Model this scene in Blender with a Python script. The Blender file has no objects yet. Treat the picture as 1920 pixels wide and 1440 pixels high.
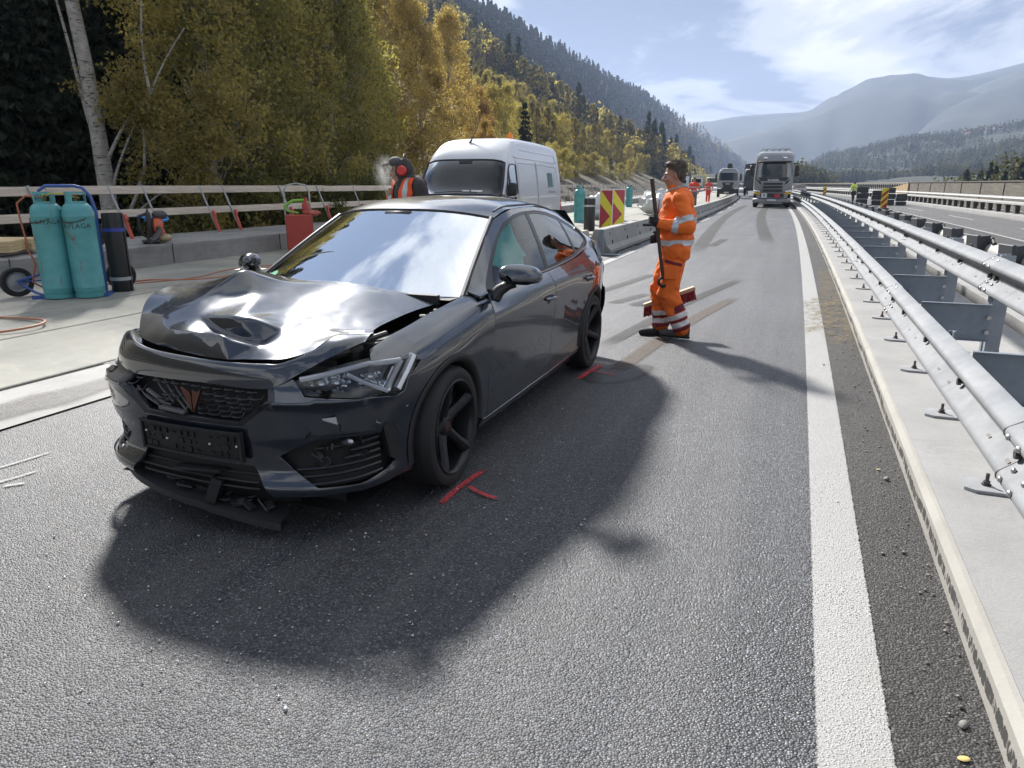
import bpy, bmesh, math, random
import numpy as np
from mathutils import Vector, Matrix
from mathutils.geometry import delaunay_2d_cdt
from mathutils.noise import noise as pnoise, fractal as pfractal

SC = bpy.context.scene
COL = SC.collection
PI = math.pi
rad = math.radians
random.seed(7)
RNG = np.random.default_rng(11)

# ------------------------------------------------------------------ camera
CAM_H = 1.55
cam_d = bpy.data.cameras.new('camera')
cam = bpy.data.objects.new('camera', cam_d)
COL.objects.link(cam)
cam_d.sensor_fit = 'HORIZONTAL'
cam_d.sensor_width = 36.0
cam_d.lens = 36.0 * 1331.0 / 1920.0
cam_d.clip_start = 0.05
cam_d.clip_end = 30000
cam.location = (0, 0, CAM_H)
cam.rotation_euler = (rad(90 - 15.735), 0, rad(21.582))
SC.camera = cam

# ------------------------------------------------------------------ light
SUN_EL, SUN_AZ = rad(36.8), rad(-41.5)            # azimuth from +Y, negative = to the left of the road
sdir = Vector((math.sin(SUN_AZ) * math.cos(SUN_EL), math.cos(SUN_AZ) * math.cos(SUN_EL), math.sin(SUN_EL)))
sun_d = bpy.data.lights.new('sun', 'SUN')
sun = bpy.data.objects.new('sun', sun_d)
COL.objects.link(sun)
sun_d.energy = 5.0
sun_d.angle = rad(4.8)
sun_d.color = (1.0, 0.965, 0.92)
sun.rotation_euler = sdir.to_track_quat('Z', 'Y').to_euler()
sun.location = (0, 0, 60)

world = bpy.data.worlds.new('World')
SC.world = world
world.use_nodes = True


def nodes_world():
    nt = world.node_tree
    nt.nodes.clear()
    N, L = nt.nodes.new, nt.links.new
    out = N('ShaderNodeOutputWorld')
    bg = N('ShaderNodeBackground')
    bg.inputs['Strength'].default_value = 0.06
    L(bg.outputs[0], out.inputs[0])
    sky = N('ShaderNodeTexSky')
    sky.sky_type = 'NISHITA'
    sky.sun_disc = False
    sky.sun_elevation = SUN_EL
    sky.sun_rotation = SUN_AZ
    sky.altitude = 600
    sky.air_density = 1.0
    sky.dust_density = 0.8
    sky.ozone_density = 1.5
    tc = N('ShaderNodeTexCoord')
    sep = N('ShaderNodeSeparateXYZ')
    L(tc.outputs['Generated'], sep.inputs[0])

    def math_(op, a, b=None, c=None):
        m = N('ShaderNodeMath')
        m.operation = op
        for i, v in enumerate((a, b, c)):
            if v is None:
                continue
            if hasattr(v, 'is_linked') or hasattr(v, 'links'):
                L(v, m.inputs[i])
            else:
                m.inputs[i].default_value = v
        return m.outputs[0]
    zz = math_('ADD', math_('MAXIMUM', sep.outputs[2], 0.0), 0.22)
    px = math_('DIVIDE', sep.outputs[0], zz)
    py = math_('DIVIDE', sep.outputs[1], zz)
    cmb = N('ShaderNodeCombineXYZ')
    L(px, cmb.inputs[0]); L(py, cmb.inputs[1])
    mp = N('ShaderNodeMapping')
    L(cmb.outputs[0], mp.inputs[0])
    mp.inputs['Location'].default_value = (8.0, 2.0, 0.0)
    mp.inputs['Rotation'].default_value = (0, 0, rad(-20))

    def noise(scale, detail, rough, dist, vec):
        n = N('ShaderNodeTexNoise')
        n.inputs['Scale'].default_value = scale
        n.inputs['Detail'].default_value = detail
        n.inputs['Roughness'].default_value = rough
        n.inputs['Distortion'].default_value = dist
        L(vec, n.inputs['Vector'])
        return n.outputs[0]

    def ramp(val, *stops):
        r = N('ShaderNodeValToRGB')
        e = r.color_ramp.elements
        while len(e) < len(stops):
            e.new(0.5)
        for i, (p, c) in enumerate(stops):
            e[i].position = p
            e[i].color = (*c, 1) if len(c) == 3 else c
        r.color_ramp.interpolation = 'EASE'
        L(val, r.inputs[0])
        return r.outputs[0]

    def mix(fac, a, b):
        m = N('ShaderNodeMix')
        m.data_type = 'RGBA'
        L(fac, m.inputs[0]) if hasattr(fac, 'links') else setattr(m.inputs[0], 'default_value', fac)
        for i, v in ((6, a), (7, b)):
            if hasattr(v, 'links'):
                L(v, m.inputs[i])
            else:
                m.inputs[i].default_value = (*v, 1)
        return m.outputs[2]
    n1 = noise(0.42, 7, 0.50, 0.35, mp.outputs[0])      # where clouds are
    n2 = noise(1.15, 8, 0.57, 0.3, mp.outputs[0])     # their thickness: bright rims, blue-grey cores
    mask = ramp(n1, (0.28, (0, 0, 0)), (0.42, (1, 1, 1)))
    shade = ramp(n2, (0.40, (10.2, 10.0, 9.6)), (0.49, (6.2, 6.5, 7.0)), (0.57, (1.7, 2.2, 3.3)))
    clouds = mix(mask, sky.outputs[0], shade)
    # thin bright veil towards the horizon
    hz = math_('POWER', math_('SUBTRACT', 1.0, math_('MAXIMUM', sep.outputs[2], 0.0)), 9.0)
    veil = mix(math_('MULTIPLY', hz, 0.45), clouds, (7.2, 7.3, 7.2))
    L(veil, bg.inputs['Color'])


nodes_world()

SC.view_settings.view_transform = 'Standard'
SC.view_settings.look = 'None'
SC.view_settings.exposure = 1.08
SC.view_settings.gamma = 1.0
SC.view_settings.use_curve_mapping = False
SC.cycles.use_denoising = True
SC.cycles.max_bounces = 6
SC.cycles.use_adaptive_sampling = True
SC.cycles.adaptive_threshold = 0.025
SC.cycles.transparent_max_bounces = 16
SC.cycles.diffuse_bounces = 2
SC.cycles.glossy_bounces = 4
SC.cycles.transmission_bounces = 6
SC.cycles.volume_bounces = 0
SC.cycles.sample_clamp_indirect = 8.0
SC.cycles.caustics_reflective = False
SC.cycles.caustics_refractive = False
SC.render.use_persistent_data = False

# ------------------------------------------------------------------ helpers
BEND_R = 1300.0


def bend(y):
    """the motorway curves gently to the left ahead"""
    y = max(y, 0.0)
    if y > 110:
        return -(110 * 110) / (2 * BEND_R) - (y - 110) * 110 / BEND_R
    return -y * y / (2 * BEND_R)


def bdir(y):
    return -min(max(y, 0.0), 110) / BEND_R


def road_pt(x, y, z=0.0):
    return (x + bend(y), y, z)


class MB:
    """collects shapes that are built as ONE mesh object"""

    def __init__(self):
        self.v = []
        self.f = []
        self.m = []
        self.n = None

    def add(self, verts, faces, mi=0):
        o = len(self.v)
        self.v.extend([tuple(p) for p in verts])
        for f in faces:
            self.f.append(tuple(i + o for i in f))
            self.m.append(mi)
        return self

    def box(self, c, s, rz=0.0, rx=0.0, ry=0.0, mi=0, bev=0.0, taper=(1, 1)):
        hx, hy, hz = s[0] / 2, s[1] / 2, s[2] / 2
        if bev > 0:
            b = min(bev, hx * .9, hy * .9, hz * .9)
            pts = []
            for sz in (-1, 1):
                t = (1, 1) if sz < 0 else taper
                for sx, sy in ((-1, -1), (1, -1), (1, 1), (-1, 1)):
                    X, Y, Z = sx * hx * t[0], sy * hy * t[1], sz * hz
                    pts += [(X - sx * b, Y, Z - sz * b), (X, Y - sy * b, Z - sz * b), (X - sx * b, Y - sy * b, Z)]
            bm = bmesh.new()
            vs = [bm.verts.new(p) for p in pts]
            r = bmesh.ops.convex_hull(bm, input=vs)
            bmesh.ops.dissolve_limit(bm, angle_limit=0.01, verts=bm.verts, edges=bm.edges)
            bm.verts.index_update()
            P = [v.co.copy() for v in bm.verts]
            F = [[v.index for v in f.verts] for f in bm.faces]
            bm.free()
        else:
            P = []
            for sz in (-1, 1):
                t = (1, 1) if sz < 0 else taper
                P += [Vector((-hx * t[0], -hy * t[1], sz * hz)), Vector((hx * t[0], -hy * t[1], sz * hz)), Vector((hx * t[0], hy * t[1], sz * hz)), Vector((-hx * t[0], hy * t[1], sz * hz))]
            F = [(3, 2, 1, 0), (4, 5, 6, 7), (0, 1, 5, 4), (1, 2, 6, 5), (2, 3, 7, 6), (3, 0, 4, 7)]
        M = Matrix.Translation(c) @ Matrix.Rotation(rz, 4, 'Z') @ Matrix.Rotation(ry, 4, 'Y') @ Matrix.Rotation(rx, 4, 'X')
        return self.add([M @ p for p in P], F, mi)

    def tube(self, path, r, n=8, cap=True, mi=0, closed=False):
        """round tube along a polyline; r is a number or one radius for each point"""
        path = [Vector(p) for p in path]
        k = len(path)
        rs = r if hasattr(r, '__len__') else [r] * k
        o = len(self.v)
        up = None
        for i, p in enumerate(path):
            if closed:
                t = path[(i + 1) % k] - path[i - 1]
            else:
                t = path[min(i + 1, k - 1)] - path[max(i - 1, 0)]
            if t.length < 1e-9:
                t = Vector((0, 0, 1))
            t.normalize()
            if up is None:
                up = Vector((0, 0, 1)) if abs(t.z) < .9 else Vector((1, 0, 0))
            a = t.cross(up)
            if a.length < 1e-6:
                a = t.orthogonal()
            a.normalize()
            b = a.cross(t).normalized()
            up = b
            for j in range(n):
                w = 2 * PI * j / n
                self.v.append(tuple(p + (a * math.cos(w) + b * math.sin(w)) * rs[i]))
        for i in range(k if closed else k - 1):
            i2 = (i + 1) % k
            for j in range(n):
                j2 = (j + 1) % n
                self.f.append((o + i * n + j, o + i * n + j2, o + i2 * n + j2, o + i2 * n + j))
                self.m.append(mi)
        if cap and not closed:
            self.f.append(tuple(o + j for j in reversed(range(n))))
            self.f.append(tuple(o + (k - 1) * n + j for j in range(n)))
            self.m += [mi, mi]
        return self

    def lathe(self, prof, c=(0, 0, 0), n=24, axis='Z', mi=0, closed=False, M=None, cap=True):
        """revolve (r, h) pairs round an axis"""
        o = len(self.v)
        c = Vector(c)
        for r, h in prof:
            for j in range(n):
                w = 2 * PI * j / n
                a, b = r * math.cos(w), r * math.sin(w)
                p = Vector((a, b, h)) if axis == 'Z' else (Vector((h, a, b)) if axis == 'X' else Vector((a, h, b)))
                if M is not None:
                    p = M @ p
                self.v.append(tuple(p + c))
        k = len(prof)
        for i in range(k if closed else k - 1):
            i2 = (i + 1) % k
            for j in range(n):
                j2 = (j + 1) % n
                self.f.append((o + i * n + j, o + i * n + j2, o + i2 * n + j2, o + i2 * n + j))
                self.m.append(mi)
        if not closed and cap:
            for i, rev in ((0, True), (k - 1, False)):
                if prof[i][0] > 1e-5:
                    ring = [o + i * n + j for j in range(n)]
                    self.f.append(tuple(reversed(ring)) if rev else tuple(ring))
                    self.m.append(mi)
        return self

    def prism(self, poly, h0, h1, plane='XY', mi=0, at=0.0):
        """extrude a 2D polygon; plane XY -> along z, XZ -> along y, YZ -> along x"""
        def P(a, b, h):
            return (a, b, h) if plane == 'XY' else ((a, h, b) if plane == 'XZ' else (h, a, b))
        n = len(poly)
        vs = [P(a, b, h0) for a, b in poly] + [P(a, b, h1) for a, b in poly]
        fs = [tuple(reversed(range(n))), tuple(range(n, 2 * n))] + [(i, (i + 1) % n, n + (i + 1) % n, n + i) for i in range(n)]
        return self.add(vs, fs, mi)

    def sweep(self, prof, path, closed_prof=True, mi=0, cap=True):
        """sweep a profile of (side, up) offsets along a ground-plane path of points (x, y, z)"""
        o = len(self.v)
        n = len(prof)
        path = [Vector(p) for p in path]
        k = len(path)
        for i, p in enumerate(path):
            t = path[min(i + 1, k - 1)] - path[max(i - 1, 0)]
            t.z = 0
            t.normalize()
            sd = Vector((t.y, -t.x, 0))
            for a, b in prof:
                self.v.append((p.x + sd.x * a, p.y + sd.y * a, p.z + b))
        m = n if closed_prof else n - 1
        for i in range(k - 1):
            for j in range(m):
                j2 = (j + 1) % n
                self.f.append((o + i * n + j, o + i * n + j2, o + (i + 1) * n + j2, o + (i + 1) * n + j))
                self.m.append(mi)
        if cap and closed_prof:
            self.f.append(tuple(o + j for j in range(n)))
            self.f.append(tuple(o + (k - 1) * n + j for j in reversed(range(n))))
            self.m += [mi, mi]
        return self

    def grid(self, P, mi=0, flip=False):
        """P[i][j] array of points"""
        o = len(self.v)
        a, b = len(P), len(P[0])
        for row in P:
            self.v.extend([tuple(p) for p in row])
        for i in range(a - 1):
            for j in range(b - 1):
                q = (o + i * b + j, o + i * b + j + 1, o + (i + 1) * b + j + 1, o + (i + 1) * b + j)
                self.f.append(tuple(reversed(q)) if flip else q)
                self.m.append(mi)
        return self

    def ball(self, c, r, n=10, m=7, mi=0):
        rx, ry, rz = (r, r, r) if not hasattr(r, '__len__') else r
        o = len(self.v)
        for i in range(1, m):
            th = PI * i / m
            for j in range(n):
                w = 2 * PI * j / n
                self.v.append((c[0] + rx * math.sin(th) * math.cos(w), c[1] + ry * math.sin(th) * math.sin(w), c[2] + rz * math.cos(th)))
        top = len(self.v)
        self.v += [(c[0], c[1], c[2] + rz), (c[0], c[1], c[2] - rz)]
        for j in range(n):
            j2 = (j + 1) % n
            self.f.append((top, o + j, o + j2)); self.m.append(mi)
            b = o + (m - 2) * n
            self.f.append((top + 1, b + j2, b + j)); self.m.append(mi)
            for i in range(m - 2):
                self.f.append((o + i * n + j, o + (i + 1) * n + j, o + (i + 1) * n + j2, o + i * n + j2)); self.m.append(mi)
        return self

    def xf(self, M, start=0):
        for i in range(start, len(self.v)):
            self.v[i] = tuple(M @ Vector(self.v[i]))
        return self

    def mesh(self, name, mats, smooth=True, angle=40):
        me = bpy.data.meshes.new(name)
        me.from_pydata(self.v, [], self.f)
        mats = mats if isinstance(mats, (list, tuple)) else [mats]
        for m in mats:
            me.materials.append(m)
        if len(mats) > 1:
            me.polygons.foreach_set('material_index', self.m)
        if smooth:
            me.polygons.foreach_set('use_smooth', [True] * len(me.polygons))
            if angle < 180:
                me.set_sharp_from_angle(angle=rad(angle))
        me.update()
        return me

    def build(self, name, mats, parent=None, smooth=True, angle=40, loc=None):
        return obj(name, self.mesh(name, mats, smooth, angle), parent, loc)


def obj(name, me, parent=None, loc=None):
    o = bpy.data.objects.new(name, me)
    COL.objects.link(o)
    if parent is not None:
        o.parent = parent
    if loc is not None:
        o.location = loc
    return o


def tag(o, label=None, cat=None, group=None, kind=None):
    if label:
        o['label'] = label
    if cat:
        o['category'] = cat
    if group:
        o['group'] = group
    if kind:
        o['kind'] = kind
    return o


def thing(name, label, cat, loc=(0, 0, 0), rz=0.0, group=None):
    o = bpy.data.objects.new(name, None)
    COL.objects.link(o)
    o.empty_display_size = 0.1
    o.location = loc
    o.rotation_euler = (0, 0, rz)
    return tag(o, label, cat, group)


def copy_tree(o, parent=None):
    c = o.copy()
    COL.objects.link(c)
    c.parent = parent
    for ch in list(o.children):
        copy_tree(ch, c)
    return c


def place(o, loc, rz=0.0, label=None):
    o.location = loc
    o.rotation_euler = (0, 0, rz)
    if label:
        o['label'] = label
    return o


def evaluated(o):
    """bake an object's modifiers into its mesh"""
    ts = bpy.data.scenes.new('bake')
    ts.collection.objects.link(o)
    vl = ts.view_layers[0]
    vl.update()
    me = bpy.data.meshes.new_from_object(o.evaluated_get(vl.depsgraph))
    ts.collection.objects.unlink(o)
    bpy.data.scenes.remove(ts)
    old = o.data
    o.modifiers.clear()
    o.data = me
    if old.users == 0:
        bpy.data.meshes.remove(old)
    return o


def lerp(a, b, t):
    return a + (b - a) * t


def itp(x, xs, ys):
    return float(np.interp(x, xs, ys))


def smooth_itp(x, xs, ys):
    """monotone-ish cubic (Catmull-Rom) through the points"""
    n = len(xs)
    if x <= xs[0]:
        return ys[0]
    if x >= xs[-1]:
        return ys[-1]
    i = 0
    while xs[i + 1] < x:
        i += 1
    h = xs[i + 1] - xs[i]
    t = (x - xs[i]) / h

    def sl(k):
        if k == 0:
            return (ys[1] - ys[0]) / (xs[1] - xs[0])
        if k == n - 1:
            return (ys[-1] - ys[-2]) / (xs[-1] - xs[-2])
        a = (ys[k] - ys[k - 1]) / (xs[k] - xs[k - 1])
        b = (ys[k + 1] - ys[k]) / (xs[k + 1] - xs[k])
        if a * b <= 0:
            return 0.0
        return 2 * a * b / (a + b)
    m0, m1 = sl(i) * h, sl(i + 1) * h
    t2, t3 = t * t, t * t * t
    return (2 * t3 - 3 * t2 + 1) * ys[i] + (t3 - 2 * t2 + t) * m0 + (-2 * t3 + 3 * t2) * ys[i + 1] + (t3 - t2) * m1


# ------------------------------------------------------------------ materials
MATS = {}


class NT:
    """small wrapper for writing node trees"""

    def __init__(self, name):
        self.mat = bpy.data.materials.new(name)
        self.mat.use_nodes = True
        self.nt = self.mat.node_tree
        self.b = self.nt.nodes['Principled BSDF']
        self.out = self.nt.nodes['Material Output']

    def N(self, t, **kw):
        n = self.nt.nodes.new(t)
        for k, v in kw.items():
            setattr(n, k, v)
        return n

    def L(self, a, b):
        self.nt.links.new(a, b)

    def coord(self, which='Object'):
        return self.N('ShaderNodeTexCoord').outputs[which]

    def pos(self):
        return self.N('ShaderNodeNewGeometry').outputs['Position']

    def map(self, vec, scale=(1, 1, 1), loc=(0, 0, 0), rot=(0, 0, 0)):
        m = self.N('ShaderNodeMapping')
        self.L(vec, m.inputs[0])
        m.inputs['Scale'].default_value = scale
        m.inputs['Location'].default_value = loc
        m.inputs['Rotation'].default_value = rot
        return m.outputs[0]

    def noise(self, vec, scale, detail=4, rough=.5, dist=0, out=0):
        n = self.N('ShaderNodeTexNoise')
        self.L(vec, n.inputs['Vector'])
        n.inputs['Scale'].default_value = scale
        n.inputs['Detail'].default_value = detail
        n.inputs['Roughness'].default_value = rough
        n.inputs['Distortion'].default_value = dist
        return n.outputs[out]

    def voro(self, vec, scale, feature='F1', out=0, rand=1.0):
        n = self.N('ShaderNodeTexVoronoi', feature=feature)
        self.L(vec, n.inputs['Vector'])
        n.inputs['Scale'].default_value = scale
        n.inputs['Randomness'].default_value = rand
        return n.outputs[out]

    def ramp(self, val, *stops, interp='LINEAR'):
        r = self.N('ShaderNodeValToRGB')
        e = r.color_ramp.elements
        while len(e) < len(stops):
            e.new(0.5)
        for i, (p, c) in enumerate(stops):
            e[i].position = p
            c = (c, c, c) if not hasattr(c, '__len__') else c
            e[i].color = (*c, 1)
        r.color_ramp.interpolation = interp
        self.L(val, r.inputs[0])
        return r.outputs[0]

    def mix(self, fac, a, b, mode='MIX'):
        m = self.N('ShaderNodeMix', data_type='RGBA', blend_type=mode)
        for i, v in ((0, fac), (6, a), (7, b)):
            if hasattr(v, 'links'):
                self.L(v, m.inputs[i])
            elif i == 0:
                m.inputs[0].default_value = v
            else:
                v = (v, v, v) if not hasattr(v, '__len__') else v
                m.inputs[i].default_value = (*v, 1)
        return m.outputs[2]

    def math(self, op, a, b=None, c=None, clamp=False):
        m = self.N('ShaderNodeMath', operation=op, use_clamp=clamp)
        for i, v in enumerate((a, b, c)):
            if v is None:
                continue
            if hasattr(v, 'links'):
                self.L(v, m.inputs[i])
            else:
                m.inputs[i].default_value = v
        return m.outputs[0]

    def sep(self, vec):
        s = self.N('ShaderNodeSeparateXYZ')
        self.L(vec, s.inputs[0])
        return s.outputs

    def bump(self, h, strength=.3, dist=.01):
        b = self.N('ShaderNodeBump')
        b.inputs['Strength'].default_value = strength
        b.inputs['Distance'].default_value = dist
        self.L(h, b.inputs['Height'])
        self.L(b.outputs[0], self.b.inputs['Normal'])
        return b

    def set(self, **kw):
        for k, v in kw.items():
            k = {'col': 'Base Color', 'rough': 'Roughness', 'metal': 'Metallic', 'spec': 'Specular IOR Level', 'coat': 'Coat Weight', 'coat_rough': 'Coat Roughness',
                 'coat_ior': 'Coat IOR', 'ior': 'IOR', 'trans': 'Transmission Weight', 'emit': 'Emission Color', 'emit_s': 'Emission Strength', 'alpha': 'Alpha', 'sheen': 'Sheen Weight'}[k]
            s = self.b.inputs[k]
            if hasattr(v, 'links'):
                self.L(v, s)
            elif hasattr(v, '__len__'):
                s.default_value = (*v, 1) if len(v) == 3 else v
            else:
                s.default_value = v
        return self


def simple(name, col, rough=.6, metal=0.0, var=0.12, scale=9.0, coat=0.0, bump=0.0, dirt=None, bscale=None, **kw):
    """plain material with a little unevenness, optional grime"""
    if name in MATS:
        return MATS[name]
    t = NT(name)
    v = t.coord()
    n = t.noise(v, scale, 5, .6)
    c = t.mix(n, tuple(x * (1 - var) for x in col), tuple(min(1, x * (1 + var)) for x in col))
    if dirt:
        amount, dcol, ds = dirt
        d = t.ramp(t.noise(v, ds, 8, .65, .3), (1 - amount - .12, 0.0), (1 - amount + .12, 1.0))
        c = t.mix(d, c, dcol)
    t.set(col=c, rough=rough, metal=metal, coat=coat, **kw)
    if bump:
        t.bump(t.noise(v, bscale or scale * 4, 4, .6), bump, .01)
    MATS[name] = t.mat
    return t.mat
# ================================================================== SETTING
def ysteps(y0, y1, near=1.0, far=12.0):
    """stations along the road, dense near the camera"""
    ys, y = [], y0
    while y < y1:
        ys.append(y)
        y += near if y < 30 else (near * 3 if y < 80 else far)
    ys.append(y1)
    return ys


def asphalt_mat(name, c0, c1, seed=0.0, rough=.62, worn=.25):
    t = NT(name)
    p = t.map(t.pos(), loc=(seed, seed * 2, 0))
    vn = t.N('ShaderNodeTexVoronoi', feature='F1')        # aggregate stones, each with its own tone
    t.L(p, vn.inputs['Vector'])
    vn.inputs['Scale'].default_value = 130
    sv = t.N('ShaderNodeSeparateColor'); t.L(vn.outputs[1], sv.inputs[0])
    d1 = vn.outputs[0]
    stone = t.ramp(sv.outputs[0], (0.0, c0), (.62, c1), (.9, tuple(x * 1.6 for x in c1)), (1.0, tuple(min(.5, x * 3.2) for x in c1)))
    gap = t.ramp(d1, (.32, 1.0), (.62, 0.35))
    c = t.mix(1.0, stone, gap, 'MULTIPLY')
    big = t.noise(p, .55, 4, .6, .6)
    c = t.mix(t.ramp(big, (.36, 0.0), (.66, 1.0)), c, t.mix(1.0, c, (.66, .655, .65), 'MULTIPLY'))
    # polished wheel paths along the lane and a faint paving seam
    sx = t.sep(p)[0]
    wob = t.math('ADD', sx, t.math('MULTIPLY', t.math('SUBTRACT', t.noise(t.map(p, (.3, .12, 0)), 1.0, 3), .5), .5))
    paths = t.math('ADD', t.ramp(t.math('ABSOLUTE', t.math('ADD', wob, .85 - seed)), (.0, 1.0), (.38, 0.0), interp='EASE'), t.ramp(t.math('ABSOLUTE', t.math('ADD', wob, 2.55 - seed)), (.0, 1.0), (.38, 0.0), interp='EASE'))
    c = t.mix(t.math('MULTIPLY', paths, .30), c, t.mix(1.0, c, (.66, .66, .67), 'MULTIPLY'))
    streak = t.noise(t.map(p, (2.2, .09, 1)), 1.6, 3, .6)
    c = t.mix(t.ramp(streak, (.42, 0.0), (.72, worn)), c, (.16, .155, .15))
    h = t.math('SUBTRACT', sv.outputs[1], t.math('MULTIPLY', d1, 1.6))
    t.set(col=c, rough=t.ramp(sv.outputs[2], (.0, rough - .12), (1., rough + .12)), spec=.6)
    t.bump(h, .6, .005)
    return t.mat


ASPH = asphalt_mat('asphalt', (.028, .031, .038), (.088, .094, .106), rough=.56)
ASPH_DARK = asphalt_mat('asphalt_dark', (.020, .019, .0185), (.060, .057, .054), 3.3, .75, .04)
ASPH_FAR = asphalt_mat('asphalt_grey', (.06, .06, .062), (.14, .138, .137), 7.7, .7, .3)


def line_mat():
    t = NT('road_paint')
    p = t.pos()
    d1 = t.voro(p, 130, 'F1', 0)
    n = t.noise(p, 2.1, 6, .65)
    pits = t.math('MULTIPLY', t.ramp(t.noise(p, 150, 3, .7), (.55, 0.0), (.68, 1.0)), .8)
    c = t.mix(t.ramp(n, (.3, 0.0), (.7, 1.0)), (.30, .297, .285), (.385, .38, .37))
    dirt = t.ramp(t.noise(t.map(p, (2.2, .25, 1)), 1.3, 6, .6), (.60, 0.0), (.75, .5))
    c = t.mix(dirt, c, (.30, .25, .17))
    c = t.mix(pits, c, (.10, .10, .10))
    uv = t.sep(t.N('ShaderNodeTexCoord').outputs['UV'])
    edge = t.math('MINIMUM', uv[0], t.math('SUBTRACT', 1.0, uv[0]))
    rag = t.math('ADD', edge, t.math('MULTIPLY', t.math('SUBTRACT', t.noise(p, 75, 3, .7), .5), .12))
    al = t.ramp(rag, (.012, 0.0), (.035, 1.0))
    worn = t.ramp(t.math('ADD', t.noise(p, 130, 2, .6), t.math('MULTIPLY', t.math('SUBTRACT', n, .5), .35)), (.60, 1.0), (.67, 0.15))
    t.set(col=c, rough=.6, alpha=t.math('MULTIPLY', al, worn))
    t.bump(t.ramp(d1, (0, 1.0), (.55, 0.0)), .55, .005)
    return t.mat


LINE = line_mat()


def concrete_mat(name, c0, c1, stain=(.10, .095, .085), stain_amt=.35, seed=0., bump=.25, streak=None):
    t = NT(name)
    p = t.map(t.pos(), loc=(seed, seed, seed))
    n = t.noise(p, 1.1, 8, .62, .5)
    c = t.mix(t.ramp(n, (.3, 0.0), (.7, 1.0)), c0, c1)
    c = t.mix(t.math('MULTIPLY', t.ramp(t.noise(p, 3.7, 8, .7, 1.2), (.52, 0.0), (.78, 1.0)), stain_amt), c, stain)
    fine = t.noise(p, 95, 4, .7)
    c = t.mix(t.ramp(fine, (.35, .22), (.65, 0.0)), c, tuple(x * .45 for x in c0))
    if streak:
        s = t.ramp(t.noise(t.map(p, streak), 1.0, 6, .65), (.5, 0.0), (.75, .55))
        c = t.mix(s, c, tuple(x * .5 for x in c0))
    t.set(col=c, rough=.82)
    t.bump(t.math('ADD', fine, t.math('MULTIPLY', t.noise(p, 14, 5, .6), 1.2)), bump, .006)
    return t.mat


CONC = concrete_mat('concrete_light', (.26, .257, .245), (.36, .355, .34), seed=2.)
CONC_CAP = concrete_mat('concrete_cap', (.27, .268, .262), (.36, .355, .347), (.15, .15, .14), .4, 5.)
CONC_DECK = concrete_mat('concrete_deck', (.21, .215, .195), (.36, .345, .29), (.44, .41, .31), .6, 9., .3, streak=(.9, .22, 1))
CONC_DARK = concrete_mat('concrete_grey', (.20, .20, .195), (.34, .335, .32), (.07, .07, .07), .5, 13., .35, streak=(.5, .12, 3.0))
CONC_TAN = concrete_mat('concrete_tan', (.40, .375, .31), (.50, .47, .40), (.12, .10, .07), .55, 21., .3, streak=(2, 2, .25))


def strip(name, mat, x0, x1, y0, y1, z, kind='structure', near=1.0, label=None):
    mb = MB()
    ys = ysteps(y0, y1, near)
    mb.grid([[road_pt(x0, y, z), road_pt(x1, y, z)] for y in ys], flip=True)
    o = mb.build(name, mat, smooth=False)
    uvl = o.data.uv_layers.new(name='UVMap')
    for l in o.data.loops:
        uvl.data[l.index].uv = (float(l.vertex_index % 2), o.data.vertices[l.vertex_index].co.y)
    if kind:
        o['kind'] = kind
    if label:
        o['label'] = label
    return o


YB, YF = -9.0, 640.0
strip('road', ASPH, -4.74, 0.42, YB, YF, 0.0)
strip('road_shoulder', ASPH_DARK, 0.40, 0.70, YB, YF, 0.003)
strip('edge_line', LINE, 0.19, 0.40, YB, 420, 0.008)
strip('gutter_strip', CONC, -5.6, -4.70, YB, 15.2, 0.012)
tag(strip('road_across_median', ASPH_DARK, 3.3, 6.12, YB, YF, -0.004), kind='structure')
strip('carriageway_across_median', ASPH_FAR, 6.1, 9.75, YB, YF, 0.0)
strip('median_line', LINE, 6.06, 6.20, YB, 300, 0.006)
strip('roadside_line', LINE, 9.42, 9.56, YB, 300, 0.006)
for y in range(8, 200, 12):
    strip('lane_dash', LINE, 7.72, 7.86, y + 6, y + 11.0, 0.006)
for y in (3.2, 13.1, 22.5, 31.5, 40.5, 49.5, 58.5, 67.5, 76.5, 85.5):
    strip('lane_dash', LINE, -3.62, -3.44, y, y + 4.0, 0.008)

# kerb and bridge cap on the right
KERB = None


def kerb_mat():
    t = NT('kerb_concrete')
    p = t.pos()
    s = t.sep(p)
    n = t.noise(p, 2.0, 7, .6)
    c = t.mix(t.ramp(n, (.3, 0.0), (.7, 1.0)), (.27, .26, .235), (.36, .35, .32))
    # bitumen splashes: ragged upright dabs in a band along the face
    q = t.map(p, (1, 34, 11))
    dab = t.noise(q, 1.0, 5, .65, .4)
    wave = t.math('MULTIPLY', t.math('SUBTRACT', t.noise(t.map(p, (0, 1.1, 0)), 1.0, 2), .5), .09)
    hgt = t.math('ABSOLUTE', t.math('SUBTRACT', s[2], t.math('ADD', .062, wave)))
    band = t.ramp(hgt, (.016, 1.0), (.055, 0.0))
    m = t.ramp(t.math('MULTIPLY', dab, band), (.40, 0.0), (.46, 1.0))
    c = t.mix(m, c, (.045, .043, .04))
    t.set(col=c, rough=.85)
    t.bump(t.noise(p, 60, 4, .7), .3, .005)
    return t.mat


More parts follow.
